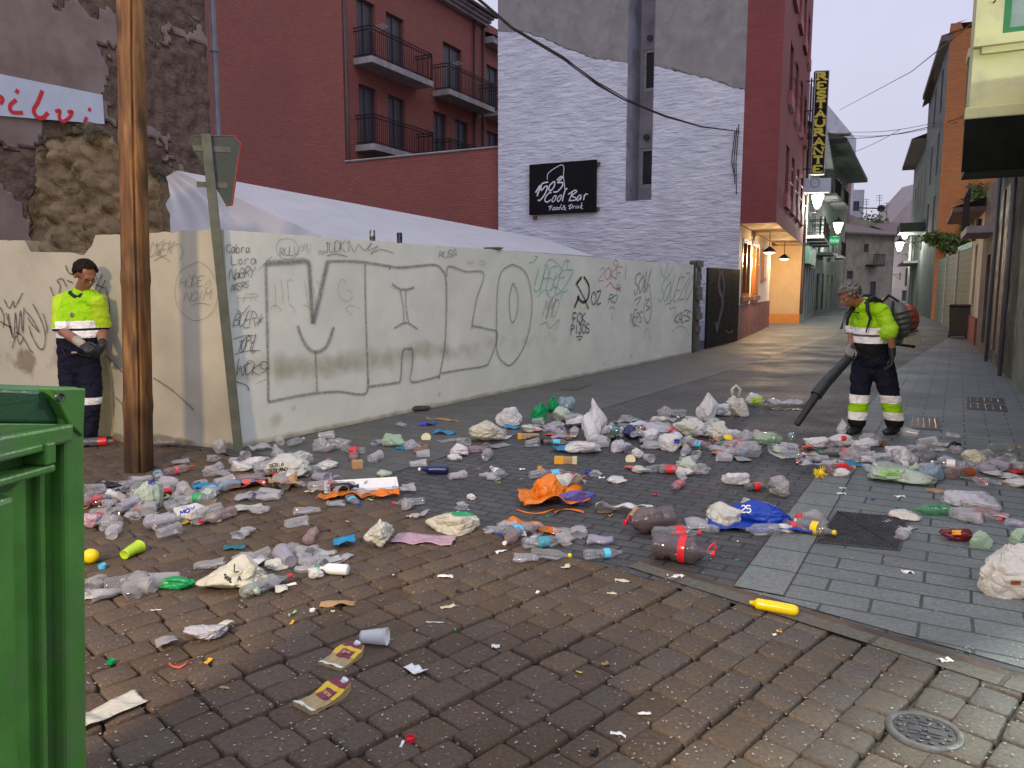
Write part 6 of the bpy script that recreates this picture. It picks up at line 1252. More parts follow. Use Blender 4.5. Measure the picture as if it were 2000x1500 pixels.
HV = (.35, .68, .013); NV = (.012, .014, .03); WH = (.96, .96, .98); BK = (.015, .015, .018)
m_skin = mat('tanned skin', (.30, .13, .075), (.24, .10, .055), rough=.5, scale=12)
m_boot = mat('black boot leather', (.018, .017, .017), (.03, .028, .027), rough=.45, scale=12)
m_glov = mat('black glove', (.012, .012, .014), (.02, .02, .022), rough=.55, scale=30, bump=.002)
m_cuff = mat('pale glove cuff', (.42, .36, .3), (.36, .3, .25), rough=.8, scale=30)
def hand(mb, wrist, d, up, curl=.8, sc=1.0, flip=1):
    'palm and five bent fingers; d = direction of the hand, up = back of the hand'
    d = Vector(d).normalized(); s = d.cross(Vector(up)).normalized()*flip; n = (s.cross(d)*flip).normalized(); w_ = Vector(wrist)
    chain(mb, [w_, w_+d*.05*sc, w_+d*.09*sc], [(.028*sc, .02*sc), (.042*sc, .018*sc), (.042*sc, .015*sc)], 12, up=n)
    for k, (ox, ln, st) in enumerate(((-.033, .072, .088), (-.011, .082, .095), (.011, .076, .093), (.032, .06, .086))):
        b0 = w_+d*st*sc+s*ox*sc; a = curl*(1+.12*k); L_ = ln*sc; p = [b0]; dd = d.copy()
        for q_, f_ in enumerate((.42, .33, .25)):
            ang = a*(.55+.35*q_); dd = (d*cos(sum([a*(.55+.35*x) for x in range(q_+1)]))-n*sin(sum([a*(.55+.35*x) for x in range(q_+1)]))).normalized(); p.append(p[-1]+dd*L_*f_)
        chain(mb, p, [.0105*sc, .0105*sc, .0095*sc, .008*sc], 8)
    b0 = w_+d*.03*sc-s*.036*sc; chain(mb, [b0, b0+(d*.7-s*.7).normalized()*.035*sc-n*.008*sc, b0+(d*.95-s*.45).normalized()*.065*sc-n*.025*sc], [.014*sc, .0125*sc, .0095*sc], 8)
def head(mb, c, fwd, tilt_up, sc=1.0):
    'skull, jaw, nose, brow, ears, lips; fwd = way the face looks, tilt_up = crown direction'
    f = Vector(fwd).normalized(); u = Vector(tilt_up); u = (u-f*u.dot(f)).normalized(); s = f.cross(u)
    M = Matrix((s, f, u)).transposed().to_4x4(); P = lambda x, y, z: Vector(c)+(s*x+f*y+u*z)*sc
    blob(mb, P(0, -.012, .03), (.076*sc, .096*sc, .085*sc), 16, M); blob(mb, P(0, .02, -.04), (.058*sc, .068*sc, .072*sc), 16, M); blob(mb, P(0, .052, -.082), (.03*sc, .025*sc, .022*sc), 12, M)
    chain(mb, [P(0, .088, .012), P(0, .108, -.022), P(0, .1, -.032)], [.009*sc, .014*sc, .013*sc], 8); blob(mb, P(0, .082, .022), (.05*sc, .012*sc, .009*sc), 10, M)
    for e in (-1, 1): blob(mb, P(e*.078, -.008, -.005), (.01*sc, .02*sc, .032*sc), 10, M); blob(mb, P(e*.034, .066, -.022), (.022*sc, .018*sc, .02*sc), 10, M); blob(mb, P(e*.028, .083, .006), (.013*sc, .01*sc, .009*sc), 8, M)
    blob(mb, P(0, .088, -.055), (.024*sc, .01*sc, .006*sc), 10, M); blob(mb, P(0, .086, -.064), (.021*sc, .01*sc, .006*sc), 10, M)
    return P, M
def eyes(P, sc, t, M):
    for e in (-1, 1):
        mb = MB(); blob(mb, P(e*.03, .084, .004), (.011*sc, .007*sc, .005*sc), 10, M); mb.build('eye', mat('dark eye', (.05, .035, .03), rough=.2), t, smooth=True)
def hairmesh(name, P, M, sc, parent, m, cut, vol=1.06, curly=.0, seed=0):
    mb = MB(); nu, nv = 44, 26
    def fn(i, j):
        a = 2*pi*i; b = pi*.5*1.42*j; x, y, z = sin(b)*sin(a), sin(b)*cos(a), cos(b)
        rr_ = 1+curly*noise.fractal(Vector((x*5, y*5, z*5+seed)), 1, 2, 4)+.02*noise.noise(Vector((x*12, y*12, z*3)))
        return (P(.079*x*vol*rr_, -.012+.1*y*vol*rr_, .03+.088*z*vol*rr_), (i, j))
    def mk(i, j):
        a = 2*pi*i; fr = cos(a); return j < cut(fr)
    mb.grid(fn, nu, nv, mask=mk); o = mb.build(name, m, parent, smooth=True); s_ = o.modifiers.new('sol', 'SOLIDIFY'); s_.thickness = .012*sc; s_.offset = 1; return o
def Q(u, v, Y): return PY(u, v, Y)
# ---------------- worker with the blower (stooping, walking, facing left)
YW = 8.05
base = G(1706, 846); w1 = thing('person', (base.x, base.y, 0), 'grey-haired worker in hi-vis polo and navy trousers stooping to aim a backpack leaf blower', 'person')
hipC = Q(1704, 705, YW+.05); chest = Q(1698, 628, YW); neckb = Q(1689, 594, YW-.02); belly = Q(1700, 670, YW+.02)
shN = Q(1722, 607, YW-.19); shF = Q(1678, 604, YW+.2); elN = Q(1741, 655, YW-.24); haN = Q(1743, 692, YW-.24); elF = Q(1665, 650, YW+.22); haF = Q(1660, 683, YW-.02)
hN = Q(1724, 712, YW-.02); hF = Q(1686, 712, YW+.1); kN = Q(1737, 768, YW-.06); kF = Q(1679, 768, YW+.02); aN = Q(1747, 822, YW-.02); aF = Q(1674, 822, YW-.02)
aN.z = max(aN.z, .11); aF.z = max(aF.z, .11)
hc = Q(1659, 577, YW-.03); fwd = Vector((-.86, -.12, -.5)); upv = Vector((-.45, 0, .85))
mb = MB(); P, M = head(mb, hc, fwd, upv, 1.03)
chain(mb, [hc+Vector((.02, 0, -.05)), neckb], [.056, .062]); chain(mb, [neckb, chest, belly, hipC], [.07, .12, .12, .12])
for a, b, c_ in ((shN, elN, haN), (shF, elF, haF)): chain(mb, [neckb.lerp(a, .4), a, b, c_], [.06, .052, .043, .03])
for a, b, c_ in ((hN, kN, aN), (hF, kF, aF)): chain(mb, [a, b, c_], [.075, .055, .04])
remesh('body', mb, .009, [m_skin], w1, 2)
eyes(P, 1.03, w1, M)
m_hair = mat('grey hair', (.22, .20, .18), (.05, .045, .04), rough=.6, scale=40, bump=.006, bscale=90, ramp=(.4, .6))
hairmesh('hair', P, M, 1.03, w1, m_hair, lambda fr: .55 if fr > .55 else (.78 if fr > -.1 else 1.0), 1.12, .16)
mb = MB(); ux = Vector((0, -1, 0))
chain(mb, [neckb+Vector((.0, 0, -.03)), chest+Vector((.01, 0, .07)), chest, belly, belly.lerp(hipC, .55)], [(.10, .10), (.19, .135), (.20, .15), (.19, .16), (.185, .155)], 20, up=Vector((-1, 0, 0)))
for a, b in ((shN, elN), (shF, elF)): chain(mb, [neckb.lerp(a, .55)-Vector((0, 0, .02)), a, a.lerp(b, .45), a.lerp(b, .82)], [.085, .085, .082, .088], 14)
m_sh1 = bands('hi-vis polo', (.80+.0, .965, 1.035, 1.062, 1.131), (NV, BK, WH, (.12, .12, .14), WH, HV), .7)
def cloth(*a, **k): return remesh(*a, **k)
sh1 = cloth('polo_shirt', mb, .011, [m_sh1, mat('hi-vis sleeve', HV, (.38, .74, .012), rough=.7, scale=6, bump=.01, bscale=12)], w1, smooth=3, disp=.010, matfn=lambda c: 1 if (c-shN).cross((elN-shN).normalized()).length < .105 and (c-shN).dot((elN-shN).normalized()) > .03 and c.z > .95 and c.y < YW-.12 and c.x > shN.x-.02 else 0)
mb = MB()
chain(mb, [belly.lerp(hipC, .3), hipC, hipC-Vector((0, 0, .05))], [(.18, .15), (.195, .16), (.18, .15)], 18, up=Vector((-1, 0, 0)))
for a, b, c_ in ((hN, kN, aN), (hF, kF, aF)): chain(mb, [a, a.lerp(b, .5), b, b.lerp(c_, .5), c_+Vector((0, 0, -.0))], [.115, .112, .10, .098, .095], 16)
m_tr1 = bands('navy work trousers', (.15, .235, .335, .42), (BK, WH, HV, WH, NV), .75)
cloth('trousers', mb, .011, [m_tr1], w1, smooth=3, disp=.010)
for a, toe in ((aN, Vector((-.8, -.6, 0))), (aF, Vector((-.75, -.66, 0)))):
    mb = MB(); f0 = Vector((a.x, a.y, 0)); td = toe.normalized()
    chain(mb, [a+Vector((0, 0, .06)), f0+Vector((0, 0, .07)), f0+td*.03+Vector((0, 0, .05))], [.055, .055, .05]); chain(mb, [f0-td*.05+Vector((0, 0, .045)), f0+td*.07+Vector((0, 0, .045)), f0+td*.17+Vector((0, 0, .038))], [(.042, .042), (.048, .042), (.045, .033)], 12, up=Vector((0, 0, 1)))
    remesh('boot', mb, .009, [m_boot], w1, 2)
dn_ = (haN-elN).normalized(); mb = MB(); chain(mb, [haN-dn_*.06, haN], [.037, .034]); hand(mb, haN, (-.1, -.15, -1), (1, -.3, 0), .55, 1.08); remesh('glove', mb, .0045, [m_glov], w1, 1)
tub = (Q(1556, 830, 7.75)-haF).normalized()
mb = MB(); hand(mb, haF+Vector((0, 0, .02)), (-.35, -.8, -.35), (.2, -.2, 1), 1.25, 1.05); chain(mb, [haF-(haF-elF).normalized()*.05, haF+Vector((0, 0, .02))], [.036, .032]); remesh('glove', mb, .0045, [mat('grey glove', (.25, .25, .26), (.2, .2, .2), rough=.7, scale=20)], w1, 1)
mb = MB(); chain(mb, [neckb+Vector((-.07, -.02, -.01)), neckb+Vector((-.01, -.09, .01)), neckb+Vector((.06, -.03, .035)), neckb+Vector((.03, .07, .03))], [.02, .024, .024, .02], 8); remesh('collar', mb, .008, [mat('navy collar', NV, rough=.8)], w1, 1)
mb = MB(); pb = chest+Vector((.04, -.155, .04)); mb.box(lambda a, d, z: pb+Vector((a, d*.2-.01+a*.1, z)), -.045, .045, -.02, .02, -.04, .04); mb.build('chest_badge', mat('white badge', (.75, .75, .75), (.25, .25, .27), rough=.6, scale=30, ramp=(.55, .6)), w1)
# ---------------- the blower itself
lb_ = thing('leaf_blower', (base.x+.2, base.y, 0), 'grey and red backpack leaf blower with long black tube aimed at the litter', 'leaf blower')
bc = Q(1752, 625, YW+.06); rot = Matrix.Rotation(R(-14), 4, 'Y')
mb = MB(); blob(mb, bc, (.115, .18, .225), 22, rot); remesh('fan_housing', mb, .012, [mat('grey blower plastic', (.14, .16, .15), (.11, .125, .12), rough=.4, scale=20)], lb_, 1)
mb = MB(); blob(mb, bc+Vector((.115, 0, .02)), (.10, .13, .155), 20, rot); remesh('engine_cover', mb, .011, [mat('blower red', (.30, .03, .015), (.24, .025, .012), rough=.35, scale=12)], lb_, 1)
mb = MB(); mb.box(lambda a, d, z: bc+Vector((.13, 0, -.18))+Vector((a, d, z)), -.10, .09, -.1, .1, -.09, .05); mb.build('fuel_tank', mat('translucent tank', (.3, .3, .27), (.24, .24, .22), rough=.4, scale=10), lb_, bevel=.02)
mb = MB(); mb.tube([bc+Vector((-.08, -.16, .2)), bc+Vector((-.1, 0, .26)), bc+Vector((-.08, .16, .2))], .014, 8); mb.tube([bc+Vector((-.12, -.15, -.24)), bc+Vector((-.13, -.15, .2))], .014, 8); mb.tube([bc+Vector((-.12, .15, -.24)), bc+Vector((-.13, .15, .2))], .014, 8); mb.tube([bc+Vector((-.1, -.15, -.24)), bc+Vector((.12, -.15, -.27)), bc+Vector((.12, .15, -.27)), bc+Vector((-.1, .15, -.24))], .014, 8); mb.build('carry_frame', m_rail, lb_, smooth=True)
for k in range(5): mb = MB(); mb.box(lambda a, d, z: bc+rot.to_3x3()@Vector((a, d, z)), -.10, .10, -.198, -.187, -.14+k*.055, -.12+k*.055); mb.build('vent_slat', m_dark, lb_)
for yy, sh in ((-.18, shN), (.16, shF)):
    mb = MB(); a = bc+Vector((-.1, yy, .16)); top_ = Vector((neckb.x+.05, sh.y*.6+neckb.y*.4, max(sh.z, neckb.z)+.075)); fr_ = Vector((chest.x+.02, (chest.y+sh.y*1.2)/2.2-(.06 if yy < 0 else -.06), chest.z+.06)); lo = Vector((chest.x+.06, chest.y+(-.18 if yy < 0 else .18), chest.z-.14))
    mb.tube(([Q(1722, 592, YW-.12), Q(1706, 583, YW-.17), Q(1694, 588, YW-.215), Q(1694, 606, YW-.235), Q(1700, 622, YW-.235), Q(1694, 640, YW-.23), Q(1691, 650, YW-.225)] if yy < 0 else [a, top_+Vector((.06, 0, 0)), top_, Q(1662, 606, YW+.02), Q(1655, 622, YW-.02), Q(1655, 635, YW)]), [.03, .034, .034, .032, .026, .014, .01][:7 if yy < 0 else 6], 8, flat=.6); mb.build('shoulder_strap', m_glov, lb_, smooth=True)
tip = Q(1556, 830, 7.72); j1 = Q(1597, 768, 7.8); t0 = haF+Vector((.02, -.02, -.03)); dT = (tip-t0).normalized()
mb = MB(); mb.tube([t0-dT*.05, t0, t0+dT*.1, j1-dT*.16, j1+dT*.03], [.034, .042, .048, .058, .062], 18); mb.build('tube', mat('black ribbed tube', (.02, .022, .022), (.03, .032, .032), rough=.45, scale=20), lb_, smooth=False)
mb = MB(); mb.tube([j1, tip], [.044, .03], 18); mb.build('nozzle', m_glov, lb_, smooth=False)
mb = MB(); mb.tube([t0, t0+Vector((.12, .05, -.02)), Q(1690, 722, YW+.25), Q(1735, 715, YW+.22), bc+Vector((-.02, .15, -.2))], .04, 12); mb.build('flexible_hose', m_glov, lb_, smooth=True)
mb = MB(); mb.tube([t0+dT*.02, t0+dT*.02+Vector((.0, -.01, .1))], .02, 8); mb.build('control_handle', m_dark, lb_)
mb = MB(); mb.tube([Q(1652, 610, YW-.2), Q(1646, 630, YW-.25), Q(1643, 643, YW-.25)], [.006, .006, .014], 6); mb.tube([Q(1652, 610, YW-.2), chest+Vector((-.12, -.05, .1))], .006, 5); mb.build('throttle_toggle', m_glov, lb_)
# ---------------- worker by the wall
YL = 7.5
b2 = G(170, 869); w2 = thing('person', (b2.x, b2.y, 0), 'dark-haired worker in hi-vis polo and glasses standing by the wall, head bowed', 'person')
hc = Q(167, 537, YL-.04); neckb = Q(157, 572, YL+.02); chest = Q(152, 612, YL+.02); belly = Q(153, 655, YL); hipC = Q(154, 700, YL+.03)
shR = Q(120, 588, YL+.0); shL = Q(190, 586, YL-.02); elR = Q(122, 646, YL-.16); elL = Q(199, 640, YL+.06); haR = Q(160, 672, YL-.32); haL = Q(200, 676, YL-.16)
hR = Q(138, 712, YL+.03); hL = Q(172, 712, YL+.03); kR = Q(140, 775, YL-.0); kL = Q(178, 772, YL-.02); aR = Q(140, 845, YL+.06); aL = Q(172, 845, YL+.0)
aR.z = aL.z = .11
fwd = Vector((.74, -.56, -.5)); upv = Vector((.3, -.3, .9))
mb = MB(); P, M = head(mb, hc, fwd, upv, 1.14)
chain(mb, [hc+Vector((-.02, .01, -.07)), neckb], [.06, .066]); chain(mb, [neckb, chest, belly, hipC], [.07, .12, .12, .12])
for a, b, c_ in ((shR, elR, haR), (shL, elL, haL)): chain(mb, [neckb.lerp(a, .4), a, b, b.lerp(c_, .5), c_], [.06, .058, .05, .046, .034])
for a, b, c_ in ((hR, kR, aR), (hL, kL, aL)): chain(mb, [a, b, c_], [.075, .055, .04])
remesh('body', mb, .009, [m_skin], w2, 2); eyes(P, 1.14, w2, M)
hairmesh('hair', P, M, 1.14, w2, mat('dark brown hair', (.012, .007, .005), (.022, .013, .009), rough=.7, scale=50, bump=.004, bscale=90, spec=.1), lambda fr: .40 if fr > .62 else (.60 if fr > .2 else (.78 if fr > -.2 else 1.0)), 1.05, .07, 3)
mb = MB()
for e in (-1, 1):
    mb.tube([P(e*.033+.022*cos(t*pi/8), .101, .0+.015*sin(t*pi/8)) for t in range(17)], .0018, 5, cap=False); mb.tube([P(e*.055, .1, .004), P(e*.08, .0, .004)], .002, 5)
mb.tube([P(-.011, .103, .003), P(.011, .103, .003)], .0018, 5); mb.build('glasses', m_rail, w2)
mb = MB(); chain(mb, [neckb+Vector((0, 0, -.03)), chest+Vector((0, 0, .07)), chest, belly, belly.lerp(hipC, .4), hipC-Vector((0, 0, -.02))], [(.12, .10), (.215, .13), (.215, .14), (.21, .155), (.205, .16), (.20, .15)], 22, up=Vector((-.15, -1, 0)))
for a, b in ((shR, elR), (shL, elL)): chain(mb, [neckb.lerp(a, .55)-Vector((0, 0, .02)), a, a.lerp(b, .45), a.lerp(b, .85)], [.09, .088, .086, .09], 14)
m_sh2 = bands('hi-vis polo two', (1.03, 1.058, 1.128, 1.155, 1.22), (NV, NV, WH, NV, WH, HV), .7)
m_slv = mat('lit hi-vis sleeve', (.46, .68, .012), (.42, .63, .012), rough=.7, scale=6, bump=.01, bscale=12)  # lit copy of the shirt's hi-vis colour, yellower than its shaded front
cloth('polo_shirt', mb, .011, [m_sh2, m_slv], w2, smooth=3, disp=.010, matfn=lambda c: 1 if any((c-a).cross((b-a).normalized()).length < .108 and (c-a).dot((b-a).normalized()) > -.05 and c.z > 1.16 and ((c.x < shR.x+.05) if a is shR else (c.x > shL.x-.02)) for a, b in ((shR, elR), (shL, elL))) else 0)
mb = MB(); chain(mb, [belly.lerp(hipC, .6), hipC, hipC-Vector((0, 0, .06))], [(.195, .15), (.20, .15), (.18, .14)], 18, up=Vector((-.15, -1, 0)))
for a, b, c_ in ((hR, kR, aR), (hL, kL, aL)): chain(mb, [a, a.lerp(b, .5), b, b.lerp(c_, .5), c_], [.115, .11, .098, .092, .088], 16)
m_tr2 = bands('navy trousers two', (.03, .40, .475), (BK, NV, WH, NV), .75); cloth('trousers', mb, .011, [m_tr2], w2, smooth=3, disp=.010)
for a, toe in ((aR, Vector((.3, -.95, 0))), (aL, Vector((.45, -.85, 0)))):
    mb = MB(); f0 = Vector((a.x, a.y, 0)); td = toe.normalized()
    chain(mb, [a+Vector((0, 0, .06)), f0+Vector((0, 0, .07)), f0+td*.03+Vector((0, 0, .05))], [.055, .055, .05]); chain(mb, [f0-td*.05+Vector((0, 0, .045)), f0+td*.07+Vector((0, 0, .045)), f0+td*.17+Vector((0, 0, .038))], [(.042, .042), (.048, .042), (.045, .033)], 12, up=Vector((0, 0, 1)))
    remesh('boot', mb, .009, [m_boot], w2, 2)
dR = (haR-elR).normalized(); mb = MB(); chain(mb, [haR-dR*.09, haR+dR*.0], [.043, .04]); mb.build('glove_cuff', m_cuff, w2, smooth=True)
mb = MB(); hand(mb, haR, (dR+Vector((.2, -.1, -.1))), (0, -.6, .8), .75, 1.1); remesh('glove', mb, .0045, [m_glov], w2, 1)
mb = MB(); hand(mb, haL, (-.25, -.6, -.5), (.8, -.5, .3), .8, 1.1, -1); chain(mb, [haL-(haL-elL).normalized()*.07, haL], [.04, .036]); remesh('glove', mb, .0045, [m_glov], w2, 1)
mb = MB(); chain(mb, [neckb+Vector((-.09, .02, .01)), neckb+Vector((-.055, -.07, -.0)), neckb+Vector((.0, -.095, -.035))], [.022, .026, .02], 8); chain(mb, [neckb+Vector((.08, .02, .01)), neckb+Vector((.075, -.05, -.0)), neckb+Vector((.04, -.09, -.03))], [.02, .022, .018], 8); remesh('collar', mb, .007, [mat('navy collar', NV, rough=.8)], w2, 1)
mb = MB(); cb_ = chest+Vector((.03, -.155, -.01)); blob(mb, cb_, (.02, .008, .026), 12); mb.build('chest_badge', mat('badge grey', (.25, .2, .2), (.1, .08, .1), rough=.6, scale=60), w2, smooth=True)
mb = MB(); mb.tube([Q(122, 682, YL-.14), Q(128, 694, YL-.2), Q(150, 690, YL-.2), Q(176, 697, YL-.22), Q(192, 694, YL-.2)], .006, 6); mb.build('key_cord', m_rail, w2); 
mb = MB(); mb.box(lambda a, d, z: Q(144, 688, YL-.21)+Vector((a, d, z)), -.02, .03, -.005, .005, -.008, .006); mb.build('key_clip', m_cuff, w2)
# ================================================ LITTER
import numpy as np
LM = []            # landmarks (u, v, short unique name)
def scale_at(u, v): p = G(u, v); return (p-O).length/1500
CLR = film('clear plastic', (.80, .80, .82), .84, .10, .45); CLR2 = film('milky plastic', (.78, .77, .80), .62, .2, .45); CLRB = film('clear bottle plastic', (.75, .76, .76), .90, .05, .35, .003)
COLAC = film('cola tinted plastic', (.34, .27, .29), .74, .05, .35, .003); GRNC = film('green clear plastic', (.1, .45, .2), .6, .08, .5, .002); PNKC = film('pink clear plastic', (.7, .5, .5), .84, .1, .5, .002); BLUC = film('blue clear film', (.45, .6, .72), .6, .15, .4, .004); LIL = film('lilac plastic', (.55, .53, .66), .5, .2, .5)
FLM = film('clear crinkled film', (.72, .71, .74), .66, .12, .4, .005); FGR = film('green tinted film', (.55, .75, .55), .4, .15, .4, .005)
def bagmat(nm, c, tr=.25):
    if 'bag '+nm in MATS: return MATS['bag '+nm]
    m, Nn, Ll, b = newmat('bag '+nm); b.inputs['Base Color'].default_value = tuple(c)+(1,); b.inputs['Roughness'].default_value = .27
    o = [n for n in Nn if n.type == 'OUTPUT_MATERIAL'][0]; tl = Nn.new('ShaderNodeBsdfTranslucent'); tl.inputs[0].default_value = tuple(c)+(1,); x = Nn.new('ShaderNodeMixShader'); x.inputs[0].default_value = tr
    Ll.new(b.outputs[0], x.inputs[1]); Ll.new(tl.outputs[0], x.inputs[2]); Ll.new(x.outputs[0], o.inputs[0])
    tcx = Nn.new('ShaderNodeTexCoord'); nb = Nn.new('ShaderNodeTexNoise'); nb.inputs['Scale'].default_value = 16; nb.inputs['Detail'].default_value = 4; nb.inputs['Distortion'].default_value = 1.2
    Ll.new(tcx.outputs['Object'], nb.inputs['Vector']); bp = Nn.new('ShaderNodeBump'); bp.inputs['Distance'].default_value = .02; bp.inputs['Strength'].default_value = .8; Ll.new(nb.outputs[0], bp.inputs['Height']); Ll.new(bp.outputs[0], b.inputs['Normal']); Ll.new(bp.outputs[0], tl.inputs['Normal'])
    MATS['bag '+nm] = m; return m
BM = dict(white=bagmat('white', (.72, .72, .74)), cream=bagmat('cream', (.70, .68, .56)), ivory=bagmat('ivory', (.66, .66, .60)), green=bagmat('green', (.0, .32, .10)), blue=bagmat('blue', (.01, .06, .48)), sky=bagmat('sky', (.02, .30, .58)), orange=bagmat('orange', (.85, .24, .015)), purple=bagmat('purple', (.13, .12, .42)),
          beige=film('thin carrier film', (.80, .78, .73), .2, .22, .45, .008), pink=bagmat('pink', (.62, .42, .50)), black=bagmat('black', (.012, .012, .016), .03), lime=bagmat('lime', (.35, .55, .03)), olive=bagmat('olive', (.22, .22, .03)), maroon=bagmat('maroon', (.12, .01, .02), .03), red=bagmat('red', (.55, .02, .03)), yellow=bagmat('yellow', (.75, .55, .01), .1), navy=bagmat('navy', (.01, .015, .09), .05), tan=bagmat('tan', (.45, .28, .13), .1), grey=bagmat('grey', (.35, .35, .36)), pgreen=bagmat('pale green', (.5, .6, .5)), clear=FLM, bclear=BLUC, gclear=FGR, teal=bagmat('teal', (.02, .22, .28)), brown=bagmat('brown', (.2, .11, .06), .05), lilac=bagmat('lilac', (.52, .52, .58)), coral=bagmat('coral', (.75, .12, .06), .1))
HARD = dict(red=mat('red cap plastic', (.62, .02, .03), rough=.3), yellow=mat('yellow plastic', (.85, .62, .005), (.8, .58, .004), rough=.3, scale=10), white=mat('white plastic', (.78, .78, .78), rough=.35), green=mat('green cap', (.0, .35, .1), rough=.3), blue=mat('blue cap', (.03, .05, .45), rough=.3), navy=mat('navy plastic', (.008, .015, .09), rough=.25), brown=mat('brown bottle glass', (.03, .015, .008), rough=.08, rvar=.03), cola=mat('cola dregs', (.03, .012, .01), rough=.15, rvar=.03), lime=mat('lime plastic', (.42, .62, .03), rough=.35), teal=mat('teal label', (.03, .3, .4), rough=.4), sky=mat('sky label', (.1, .5, .75), rough=.4), tan=mat('kraft card', (.42, .27, .13), (.36, .22, .1), rough=.85, scale=20), cream=mat('cream card', (.62, .55, .36), rough=.7), pink=mat('pink plastic', (.7, .12, .15), rough=.4), orange=mat('orange card', (.75, .35, .02), rough=.6), green2=mat('pale green plastic', (.3, .5, .2), rough=.4), maroon=mat('maroon card', (.19, .015, .05), rough=.4), purple=mat('purple bit', (.35, .02, .35), rough=.4), black=mat('black bit', (.01, .01, .01), rough=.5), rust=mat('rust brown', (.28, .07, .02), rough=.4))
def at(u, v, z=0, s=.0): p = G(u, v); return Matrix.Translation((p.x, p.y, z+.001)), p
def reg(o, u, v, short): 
    if short: LM.append((u, v, short))
    return o
def bag(u, v, wpx, hpx, col, label, short=None, seed=0, ang=None, handles=False, knot=False, dep=.75, crumple=.5, mark=None, cat='bag', name='plastic_bag', sub=5, txt=None):
    k = scale_at(u, v); w_ = wpx*k; h = hpx*k*1.05; rr = random.Random(seed or int(u*7+v)); a = R(ang if ang is not None else rr.uniform(-30, 30)); M, p = at(u, v)
    t = thing(name, (p.x, p.y, 0), label, cat); bm = bmesh.new(); bmesh.ops.create_icosphere(bm, subdivisions=sub, radius=1); so = rr.uniform(0, 50)
    ca, sa = cos(a), sin(a)
    pk = [(rr.uniform(-.8, .8), rr.uniform(-.6, .6), rr.uniform(-.18, .28)) for _ in range(4)]; dr = rr.uniform(0, 3.1); cx_, cy_ = cos(dr), sin(dr)
    def rg(x, y, z, w=5): n_ = 1-abs(noise.noise(Vector((x, y, z))))*1.6; return max(0, n_)**w
    ga = rr.uniform(0, 2*pi); gd = Vector((cos(ga), sin(ga), .25 if not knot else 2)).normalized(); gx = gd.orthogonal().normalized(); gy = gd.cross(gx)
    NV_ = np.array([tuple(v_.co) for v_ in bm.verts]); PK = np.array([tuple(Vector((rr.gauss(0, 1), rr.gauss(0, 1), rr.gauss(0, .8))).normalized()) for _ in range(22)]); DK = np.array([rr.uniform(.62, 1.0) for _ in range(22)])
    FR_ = (np.clip((NV_@PK.T)/DK, 0, None)**16).sum(1)**(-1/16)
    for ii, vv in enumerate(bm.verts):
        q_ = vv.co.copy(); cg = q_.dot(gd); ph = atan2(q_.dot(gy), q_.dot(gx)); wx = q_.x+.35*noise.noise(q_*1.4+Vector((so, 0, 0))); wy = q_.y+.35*noise.noise(q_*1.4+Vector((0, so, 0)))
        al = wx*cx_+wy*sin(dr); ac = -wx*cy_+wy*cx_
        f = .92+.42*noise.noise(q_*1.0+Vector((so, so, 0)))-crumple*.50*rg(al*.8+so, ac*1.7, q_.z*1.1, 3)-crumple*.26*rg(al*1.5, ac*2.9+so, q_.z*1.9, 3)+crumple*.07*noise.noise(q_*4+Vector((so, 0, 1)))-crumple*.07*rg(al*3, ac*5+so, q_.z*4, 3)
        f = min(1.3, FR_[ii])*(.98+(f-.92)*.42)-.11*max(0, cg)**1.5*abs(sin(ph*4.5+2*noise.noise(q_*2+Vector((so, 0, 0)))))
        q_ = q_*f
        for kx, ky, ks in pk: q_.z += ks*math.exp(-((q_.x-kx)**2+(q_.y-ky)**2)/.10)*max(0, q_.z+.3)
        edge = max(0, 1-abs(vv.co.z)*1.6); q_.x *= 1+.16*edge*noise.noise(Vector((vv.co.x*3+so, vv.co.y*3, 7))); q_.y *= 1+.2*edge*noise.noise(Vector((vv.co.x*3, vv.co.y*3+so, 3)))
        if knot:
            tt_ = max(0, q_.z-.35); g_ = 1-.4*min(1, tt_*1.5); q_.x = q_.x*g_+.45*tt_*sin(so); q_.y *= g_; q_.z += .15*tt_
        x = q_.x*w_*.5; y = q_.y*w_*.5*dep; z = (q_.z*.5+.36)*h*(1 if knot else .95)
        z = max(z, .002+.004*abs(noise.noise(q_*9)))
        vv.co = Vector((x*ca-y*sa, x*sa+y*ca, z))
    me = bpy.data.meshes.new('body'); bm.to_mesh(me); bm.free(); me.polygons.foreach_set('use_smooth', [True]*len(me.polygons)); me.materials.append(BM[col])
    o = bpy.data.objects.new('body', me); C.objects.link(o); o.parent = t; WORLD[o.name] = Vector((p.x, p.y, 0))
    if handles:
        for s in (-1,):
            mb = MB(); c = Vector((p.x+s*w_*.12, p.y, h*.75)); mb.tube([c+Vector((-.03*s, 0, 0)), c+Vector((-.05*s, .01, h*.28)), c+Vector((.0, .02, h*.42)), c+Vector((.05*s, .01, h*.28)), c+Vector((.04*s, 0, 0))], .019, 8, flat=.4); mb.build('handle', BM[col], t, smooth=True)
    if mark:
        mc, mu, mv, mw, mh = mark; fr = Fr((p.x-w_*.5, p.y), (1, .0))
        pat = MB(); N_ = 8
        # printed patch wrapped on the surface: pick faces of the body facing the viewer inside the window
        dg = me; org = Vector((p.x, p.y, 0)); kk = 0
        for f in me.polygons:
            c = f.center+org; r_ = c-O; dep_ = r_.y*cp-r_.z*sp; uu = 1000+1500*r_.x/dep_; vv_ = 750-1500*(r_.y*sp+r_.z*cp)/dep_
            if abs(uu-mu) < mw and abs(vv_-mv) < mh and f.normal.dot(r_) < 0:
                pat.face([me.vertices[i].co+org+me.vertices[i].normal*.002 for i in f.vertices]); kk += 1
        if kk: pat.build('print', HARD[mc] if mc in HARD else BM[mc], t)
